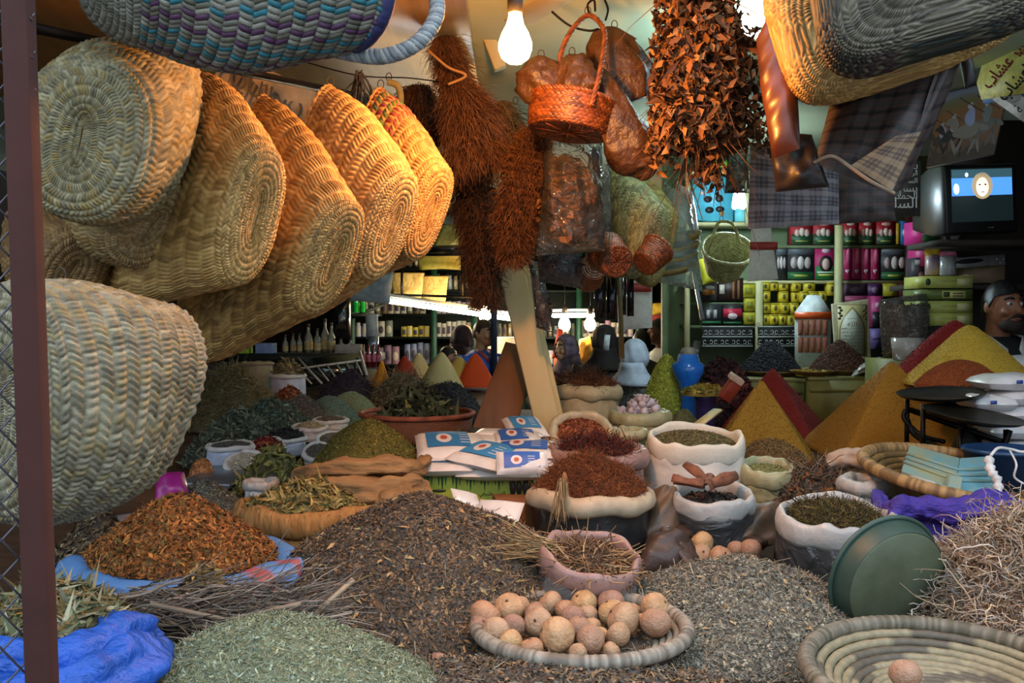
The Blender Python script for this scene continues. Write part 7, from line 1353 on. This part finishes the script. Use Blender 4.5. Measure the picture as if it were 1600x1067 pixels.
person('seller with short dark hair and moustache in a black jacket behind the yellow pyramid', 1560, 437, 4.86, .22, '#8c5a3e', '#0f0f12', '#0d0a08', None, False, 'down', True, .008, collar='#c0bcb4')
person('woman in a dark brown headscarf and robe standing at the far shop shelves', 720, 508, 8.3, 2.2, '#a87858', '#2c1c22', cover='#2a1a20')
person('child whose face shows beside the woman in the dark brown headscarf', 696, 540, 7.8, 1.3, '#a87c5c', '#2a2420', long_=False)
person('young man in a bright blue jacket looking down under the far tube lamp', 752, 498, 7.8, .9, '#b08460', '#2a5fc0', '#3a2a20', None, False, 'front', collar='#8c3c4c')
t, O, s, rot = person('woman in a maroon coat and violet patterned headscarf holding a white bundle', 888, 522, 7.5, -.9, '#c0906c', '#7a1a34', cover='#4a3c54', arms='front', hz='#8c7888')
w_ = O+rot @ np.array([-.02, -.33, 1.15])*s; tag(obj('white_bundle', ell(MB(), w_, (.09, .09, .12), 18, 12, fn=lambda v: v*(1+.08*np.sin(5*v[..., :1]+7*v[..., 2:]))), WB), 'white cloth bundle held by the woman in the maroon coat', 'bundle')
person('person in a long black robe standing between the maroon coat and white headscarf', 945, 508, 6.92, 3.0, '#a07858', '#120c0c', cover='#1a1110')
person('woman with a pale blue-white headscarf and black speckled robe seen from behind', 990, 530, 6.35, 2.5, '#a87c5c', '#1a1918', cover='#aab4c4', pattern='#6c6a62')
person('man with short black hair in a white shirt looking away beyond the black robe', 1034, 497, 8.2, -1.3, '#6c4a38', '#a8b4b8', '#100d0c', None, False)
person('person in an olive-brown jacket standing behind the white headscarf', 1003, 514, 7.6, 3.1, '#a07c5c', '#3a352a', '#14110e', None, False)
# ================================================================== FAR SIDE OF THE MARKET
def fbar(name, a, b, w_, mat, lab, cat): return tag(obj(name, bar(MB(), a, b, w_, w_), mat, smooth=False), lab, cat)
# tube lamps and bulbs
for i, (a, b, lab) in enumerate([(P(608, 470, 8.4), P(812, 500, 9.2), 'long white tube lamp across the far shop, over the shoppers'), (P(862, 493, 9.6), P(930, 492, 9.6), 'shorter white tube lamp beyond the painted post')]):
    t = thing('tube_lamp', lab, 'lamp', (np.array(a)+b)/2); obj('tube', tube(MB(), [a, b], .022, 10), glow('far_tube', '#ffedcf', FTUBE), t); d = b-a
    for q, e in ((a, -.03), (b, .03)): obj('end_cap', tube(MB(), [q, q+d*e], .025, 8), M('white_plastic'), t)
    obj('fitting', bar(MB(), a+(0, 0, .05), b+(0, 0, .05), .05, .03), M('white_plastic'), t, smooth=False)
bulb(757, 487, 8.6, 1.25, FBULB, '#ffc476', 'warm bulb shining next to the trailing dark herb bundle', 'market_bulb'); bulb(882, 503, 9.2, 1.35, FBULB, '#d8f4ff', 'cool white bulb shining beyond the painted post', 'cool_bulb'); bulb(922, 503, 9.0, 1.25, FBULB, '#ffcf86', 'warm bulb shining over the maroon coat', 'market_bulb')
# shop shelves
GPO = M('green_post', '#1c4a34', .5); DSH = M('dark_shelf', '#16201c', .6)
ms = thing('market_shelf', 'dark green shop shelving full of packets at the far side of the market', 'shelf', (P(660, 600, 10.3)[0], 10.4, 0))
a, b = P(548, 560, 10.3), P(1000, 380, 10.3)
obj('back_panel', B(((a[0]+b[0])/2, 10.75, 1.35), (b[0]-a[0], .03, 2.7)), M('shop_back', '#1d2620', .7, var=.2), ms, smooth=False)
for py in (420, 455, 492, 528, 571): z = P(0, py, 10.3)[2]; obj('shelf_board', B(((a[0]+b[0])/2, 10.5, z), (b[0]-a[0], .45, .025)), DSH, ms, smooth=False)
for px in (550, 678, 742, 815, 905, 998): obj('shelf_upright', B((P(px, 500, 10.25)[0], 10.27, 1.3), (.06, .05, 2.6)), GPO, ms, smooth=False)
PK = M('packet_card', '#ffffff', .5, var=.03, usecol=True); k = 0
protos = {}
def packet(cl, w_, h_, kind):
    key = (cl, kind)
    if key not in protos:
        t = thing('shop_packet' if kind < 2 else 'shop_jar', 'x', 'packet' if kind < 2 else 'jar', (0, 0, 0)); mb = MB()
        if kind == 0: box(mb, (0, 0, .5), (1, .6, 1), col=hexc(cl))
        elif kind == 1: loft(mb, [np.array([(-.5*a_, -.3*b_, z), (.5*a_, -.3*b_, z), (.5*a_, .3*b_, z), (-.5*a_, .3*b_, z)]) for z, a_, b_ in ((0, .9, 1), (.1, 1, 1), (.75, 1, .8), (1, 1, .05))], col=hexc(cl))
        else: lathe(mb, [(.02, 0), (.45, 0), (.5, .06), (.5, .7), (.36, .82), (.36, 1.0), (.02, 1.0)], 16, col=hexc(cl))
        obj('packet_body' if kind < 2 else 'glass_body', mb, PK, t, smooth=kind == 2); mb = MB(); decal(mb, (0, -.31 if kind < 2 else -.505, .45), .7 if kind < 2 else .5, .5, (1, 0, 0), (0, 0, 1), '#c0bca4' if k % 2 else '#3c3440', 'ell' if kind else 'rect'); obj('label', mb, PRINT, t)
        protos[key] = t; return t
    t = protos[key]; return copy_tree(t)
def row(px0, px1, py, Y, w_, hpx, cols, label, group, kind=0, jit=.15, gap=1.12, kinds=None):
    global k
    x = P(px0, py, Y)[0]; x1 = P(px1, py, Y)[0]; z = P(px0, py, Y)[2]+.014; wm, hm = m(w_, Y), m(hpx, Y); i = 0
    while x+wm < x1:
        t = packet(cols[(k*7+i) % len(cols)], wm, hm, kind); sc = 1+random.uniform(-jit, jit); t.location = (x+wm/2, Y+.02, z); t.scale = (wm, wm*.8, hm*sc)
        tag(t, label, None, group); x += wm*gap; k += 1; i += 1
W1 = ['#a8a89c', '#8c9488', '#c0b8a4', '#6c7a70', '#b0a890']; YL = ['#b8ac38', '#c8bc54', '#a89c30']; PKC = ['#8c6a7c', '#a87c8c', '#6c5468', '#b0a0a4', '#5c4c54']; BLW = ['#8c9ab4', '#a8b0c0', '#6c7a9c', '#b8bcc4']
DKJ = ['#4c3c24', '#6c5430', '#3c4428', '#5c5c44', '#7c6c44']
for x0, x1, py, w_, h_, cols, lab, gr, kd in [
 (590, 625, 528, 11, 28, W1, 'pale tall packet standing at the start of the far upper packet row', 'pale packets', 1), (627, 676, 528, 8, 16, YL, 'small yellow packet in the far yellow row', 'yellow packets far', 0), (588, 630, 571, 11, 30, PKC, 'pinkish packet in the far lower row', 'pinkish packets', 1), (632, 676, 571, 9, 36, BLW, 'blue-white packet in the far lower row', 'blue-white packets', 1),
 (682, 740, 528, 7, 24, W1+YL, 'small printed packet in the far middle row', 'printed packets', 0), (682, 740, 492, 7, 20, PKC+YL, 'small packet high on the far shelf by the yellow baskets', 'high packets', 0), (746, 812, 528, 7, 20, DKJ, 'small jar on the far shelf behind the blue jacket', 'far jars', 2), (746, 812, 571, 7, 24, DKJ, 'jar low on the far shelf behind the blue jacket', 'far low jars', 2), (820, 900, 528, 8, 20, DKJ+W1, 'jar on the far shelf beyond the painted post', 'post jars', 2), (820, 900, 571, 8, 22, PKC+DKJ, 'packet low on the far shelf beyond the painted post', 'post packets', 0), (910, 995, 528, 8, 22, W1+PKC, 'packet on the far shelf above the black robe', 'robe packets', 0), (555, 585, 528, 9, 22, BLW, 'pale bottle on the far shelf beside the green jars', 'pale bottles', 2),
 (555, 740, 455, 8, 22, DKJ+W1, 'dark jar on the top far shelf behind the yellow baskets', 'top jars', 2), (555, 740, 420, 9, 20, DKJ, 'jar on the highest far shelf', 'highest jars', 2), (555, 674, 492, 9, 20, W1+DKJ, 'packet on the far shelf hidden behind the tube lamp', 'lamp packets', 0)]: row(x0, x1, py, 10.32, w_, h_, cols, lab, gr, kd)
for i, px in enumerate((556, 567)):
    c = P(px, 488, 9.0); tag(obj('green_jar', lathe(MB(), [(.01, 0), (.03, 0), (.03, m(26, 9)), (.02, m(28, 9)), (.01, m(28, 9))], 18, c), M('green_glass', '#1c9c34', .15, coat=.5)), ['bright green glass jar next to the dark bag', 'bright green glass jar closer to the white cloth'][i], 'jar')
c = P(560, 489, 9.0); tag(obj('jar_shelf', B(c+(0, .05, -.02), (.4, .2, .025)), DSH, smooth=False), 'small dark shelf under the bright green jars', 'shelf'); tag(obj('shelf_bracket', bar(MB(), P(540, 500, 9.0), P(600, 475, 9.0), .03, .03), DSH), 'dark slanted bar beside the green jars', 'bar')
# hanging shop baskets, frame, awning, cloths
YB = ['#b89c54', '#a88c48', '#c4aa64']
for i, (x0, x1, y0, y1, Y) in enumerate([(610, 662, 428, 478, 8.9), (655, 700, 433, 472, 9.1)]):
    c = P((x0+x1)/2, y1, Y); R = m(x1-x0, Y)/2; h_ = P(0, y0, Y)[2]-c[2]; t = thing('palm_basket', ['larger yellow straw basket hanging over the far tube lamp', 'smaller yellow straw basket behind the larger one over the tube lamp'][i], 'basket', c, 'yellow straw baskets'); mb = MB()
    woven(mb, [(c+(0, 0, h_*s), np.array([R*(.8+.2*s), 0, 0]), np.array([0, R*.6*(.8+.2*s), 0])) for s in (1, .6, .3, .05)]+[(c, np.array([R*.6, 0, 0]), np.array([0, R*.4, 0])), (c, np.array([.01, 0, 0]), np.array([0, .01, 0]))], 12, 40, .004, YB, ppr=3, pps=3); obj('basket_body', mb, STRAW, t, solid=.006)
    a = np.linspace(0, 2*PI, 33); obj('rim', tube(MB(), np.stack([R*np.cos(a), R*.6*np.sin(a), 0*a+h_], 1)+c, .012, 6), M('rim_straw', '#a88c48', .7), t)
fr = thing('basket_holder', 'black metal frame holding up the yellow straw baskets', 'frame', P(660, 470, 8.7))
for a, b in ((P(600, 460, 8.7), P(800, 466, 8.7)), (P(628, 418, 8.7), P(628, 462, 8.7)), (P(722, 400, 8.7), P(722, 462, 8.7)), (P(655, 398, 8.7), P(735, 398, 8.7))): obj('frame_bar', bar(MB(), a, b, .022, .022), IRON, fr, smooth=False)
tag(obj('awning', loft(MB(), [np.array([P(x, y+dy, 8.8+.1*(dy > 0)) for x, y in ((655, 398), (690, 396), (724, 398))]) for dy in (0, 8, 14, 24)], (False, False), wrap=False), M('yellow_awning', '#a8a03c', .6, var=.1), solid=.006), 'faded yellow awning strip above the straw baskets', 'awning')
tag(obj('grey_sheet', pillow(MB(), [P(678, 392, 9.2), P(740, 396, 9.2), P(735, 345, 9.2), P(690, 352, 9.2)], .1, 18, 18, wr=.02), M('yellow_sheet', '#8c8c50', .7, var=.2)), 'dull yellow cloth bundle above the far awning', 'cloth')
tag(obj('black_duct', tube(MB(), [P(662, 390, 8.9), P(728, 388, 8.9)], .035, 12), M('black_wrap')), 'glossy black tube lying along the awning', 'tube')
tag(obj('white_cloth', pillow(MB(), [P(528, 468, 8.2), P(608, 475, 8.2), P(616, 420, 8.2), P(560, 440, 8.2)], .08, 20, 20, wr=.02, seed=3), M('pale_plastic', '#9aa8b0', .4, var=.1)), 'pale bluish plastic sheet hanging beside the straw baskets', 'sheet')
tag(obj('dark_bag', pillow(MB(), [P(512, 535, 7.6), P(548, 532, 7.6), P(548, 462, 7.6), P(528, 460, 7.6)], .14, 18, 18, wr=.016, seed=2), M('black_wrap')), 'shiny black plastic bag hanging under the last palm basket', 'bag')
tag(obj('price_card', B(P(581, 510, 8.0), (m(19, 8), .006, m(38, 8))), M('white_paper', '#c8ccd0', .6), smooth=False), 'white paper card hanging before the far packets', 'card')  # card and tags share one plain pale paper colour
tag(obj('blue_pole', bar(MB(), P(772, 610, 7.7), P(772, 380, 7.7), .05, .05), M('blue_steel', '#22344c', .5), smooth=False), 'dark blue steel pole beside the blue jacket', 'pole')
tag(obj('white_cabinet', B(P(785, 560, 9.0)*np.array([1, 1, 0])+np.array([0, 0, .74]), (m(44, 9), .3, 1.48)), M('white_metal', '#a8acac', .4), smooth=False), 'white cabinet between the blue jacket and wooden board', 'cabinet')
# ledge with bottles, mirror rack
lz = P(480, 553, 7.1)[2]; ld = thing('shop_ledge', 'dark ledge with bottles behind the herb heaps', 'ledge', (P(450, 560, 7.1)[0], 7.3, 0)); a, b = P(320, 553, 7.1), P(590, 553, 7.1)
obj('ledge_board', B(((a[0]+b[0])/2, 7.3, lz-.03), (b[0]-a[0], .45, .05)), DSH, ld, smooth=False); obj('ledge_front', B(((a[0]+b[0])/2, 7.13, (lz+.0)/2-.03), (b[0]-a[0], .03, lz-.06)), M('ledge_panel', '#5c5c54', .5, var=.15), ld, smooth=False)
GLS = film('bottle_glass', '#c8d4c8', .25, .08, 6, .05); OIL = M('oil', '#a8923c', .2, var=.1)
def bottle(px, Y, h_, w_, oil, lab, grp='bottles on the ledge'):
    c = np.array([P(px, 553, Y)[0], Y, lz]); H_, R = m(h_, Y), m(w_, Y)/2; t = thing('glass_bottle', lab, 'bottle', c, grp)
    obj('glass', lathe(MB(), [(.004, .001), (R, .001), (R, H_*.55), (R*.35, H_*.75), (R*.32, H_*.95), (R*.36, H_)], 18, c), GLS, t); obj('label', lathe(MB(), [(R*1.02, H_*.12), (R*1.02, H_*.42)], 18, c, caps=(False, False)), M('bottle_label', '#a89c6c', .6, var=.2), t); obj('cap', lathe(MB(), [(R*.4, H_*.93), (R*.4, H_*1.04), (.004, H_*1.04)], 12, c), M('dark_cap', '#2a2a28', .5), t)
    obj('liquid', lathe(MB(), [(.004, .004), (R*.94, .004), (R*.94, H_*oil), (.004, H_*oil)], 18, c), OIL, t); return t
for i, (px, h_, w_) in enumerate([(446, 28, 9), (458, 30, 9), (468, 30, 9), (482, 44, 13), (496, 38, 12), (508, 52, 13), (518, 46, 12), (533, 22, 12), (548, 22, 12)]): bottle(px, 7.25+.03*(i % 2), h_, w_, .35+.05*(i % 3), 'glass bottle of oil in the row on the dark ledge')
for i, px in enumerate((568, 576, 584, 592)):
    c = np.array([P(px, 575, 6.9)[0], 6.9, P(px, 574, 6.9)[2]]); t = thing('red_bottle', 'small dark red bottle with pink label beside the yellow cone', 'bottle', c, 'small red bottles'); h_ = m(36, 6.9); obj('glass', lathe(MB(), [(.004, 0), (.017, 0), (.017, h_*.6), (.007, h_*.75), (.007, h_), (.003, h_)], 14, c), M('red_glass', '#6c1420', .2, coat=.4), t); obj('label', lathe(MB(), [(.0175, h_*.25), (.0175, h_*.55)], 14, c, caps=(False, False)), M('pink_label', '#b86c80', .5), t)
c = np.array([P(580, 576, 6.9)[0], 6.9, 1.17]); tag(obj('bottle_stand', B(c+(0, .02, .055), (.16, .09, P(0, 574, 6.9)[2]-1.17)), M('tan_canvas'), smooth=False), 'small tan block under the red bottles', 'block')
tag(obj('metal_cup', lathe(MB(), [(.03, 0), (.04, 0), (.045, m(26, 7.3)), (.042, m(26, 7.3)), (.036, .01)], 24, np.array([P(583, 553, 7.3)[0], 7.3, lz])), M('tin')), 'shiny metal cup at the end of the dark ledge', 'cup')
mr = thing('mirror_panel', 'grey mirror panel with a white wire rack leaning below the bottles', 'mirror', P(520, 602, 6.6)); q = [P(466, 608, 6.45), P(574, 588, 6.45), P(563, 551, 6.75), P(425, 566, 6.75)]
obj('panel', loft(MB(), [np.array(q), np.array(q)+np.array([0, .03, 0])]), M('mirror_grey', '#5c6260', .12, .9, var=.05), mr, smooth=False); mb = MB(); q = [np.array(a) for a in q]
lp = lambda u, v: (q[0]*(1-u)+q[1]*u)*(1-v)+(q[3]*(1-u)+q[2]*u)*v+np.array([0, -.02, .01])
for v in (.62, ): tube(mb, [lp(.05, v), lp(1, v)], .009, 6)
for i in range(8): tube(mb, [lp(.1+.12*i, .05), lp(.08+.12*i, .62)], .006, 6)
tube(mb, [lp(.35, 0), lp(.3, 1)], .008, 6); tube(mb, [lp(1, 0), lp(1, 1)], .01, 6); obj('wire_rack', mb, M('white_wire', '#c8c8c0', .4), mr)
for i, (px, py, w_, h_, cl, lab) in enumerate([(350, 566, 50, 8, '#9aa4a0', 'flat pale packet on the ledge under the big basket'), (378, 562, 28, 18, '#7cae2c', 'lime green packet on the ledge under the big basket'), (416, 560, 28, 16, '#6c88b4', 'blue-grey box on the ledge beside the lime packet'), (545, 548, 40, 14, '#8c8c84', 'low grey carton at the ledge end')]):
    c = P(px, py, 7.22); c[2] = lz+m(h_, 7.2)/2; tag(obj('carton', B(c, (m(w_, 7.2), .12, m(h_, 7.2))), M('ledge_carton'+cl, cl, .5), bev=.004), lab, 'box')
# coloured tents / cloths far behind the shoppers
for i, (pts, cl, lab, Y) in enumerate([([(858, 600), (905, 600), (888, 545), (872, 540)], '#c8641c', 'orange cloth cone behind the maroon coat', 8.6), ([(862, 560), (884, 560), (880, 515), (872, 512)], '#9c2c1c', 'red cloth hanging behind the maroon coat', 8.8), ([(900, 570), (930, 570), (922, 525), (905, 530)], '#c8a848', 'yellow cloth behind the maroon coat', 9.0), ([(1018, 492), (1062, 488), (1068, 470), (1020, 474)], '#c8a82c', 'yellow awning far behind the white shirt', 10.2), ([(1015, 520), (1070, 520), (1064, 486), (1016, 490)], '#b04438', 'red and pink cloth stall far behind the white shirt', 10.4), ([(1058, 560), (1096, 560), (1082, 470), (1066, 472)], '#1f2440', 'dark navy garment hanging beside the product shelf', 7.4), ([(1056, 560), (1074, 562), (1078, 480), (1072, 478)], '#4a6cac', 'blue garment hanging beside the product shelf', 7.2)]):
    tag(obj('hanging_cloth', pillow(MB(), [P(x, y, Y) for x, y in pts], .12, 16, 20, wr=.02, seed=i), M('hung'+cl, cl, .8, var=.15)), lab, 'cloth')
tag(obj('paper_tag', B(P(948, 535, 6.7), (m(9, 6.7), .004, m(24, 6.7)), R3(0, .1, 0)), M('white_paper')), 'white paper tag hanging in front of the black robe', 'tag'); tag(obj('paper_tag', B(P(1088, 542, 6.6), (m(11, 6.6), .004, m(20, 6.6)), R3(0, .2, 0)), M('white_paper')), 'white paper tag hanging by the cloth border', 'tag')
# ------------------------------------------------------------------ loops and hooks the hung goods hang by
def top_of(o):
    best = None; st = [(o, np.array(o.location))]
    while st:
        q, l = st.pop()
        if q.type == 'MESH' and len(q.data.vertices):
            v = np.zeros(len(q.data.vertices)*3); q.data.vertices.foreach_get('co', v); v = v.reshape(-1, 3); k = v[:, 2].argmax()
            if best is None or v[k, 2]+l[2] > best[2]: best = v[k]+l
        for c in q.children: st.append((c, l+np.array(c.location)))
    return best
HUNG = ('palm_basket', 'wicker_basket', 'plaid_bag', 'brown_bag', 'dark_bag', 'black_bag', 'paper_bag', 'clear_bag', 'film_roll', 'white_bag', 'wrapped_bundle', 'herb_bundle', 'leaf_bundle', 'metal_bar', 'rope_end', 'white_cloth', 'grey_sheet',
        'price_card', 'paper_tag', 'hanging_cloth', 'tube_lamp', 'yellow_bag', 'embossed_plaque', 'painted_sign', 'painting', 'hanging_rod', 'awning', 'black_duct', 'cloth_border', 'basket_holder')
for o in [q for q in scene.objects if q.parent is None and q.get('label') and q.name.split('.')[0] in HUNG]:
    c = top_of(o)
    if c is None or c[2] < 1.3: continue
    a = np.linspace(0, 2*PI, 17); r = .014
    lp = obj('hanging_loop', tube(MB(), np.stack([c[0]+r*.7*np.cos(a), 0*a+c[1], c[2]+.006+r*np.sin(a)], 1), .0016, 5), M('loop_cord', '#3a3026', .8), o)
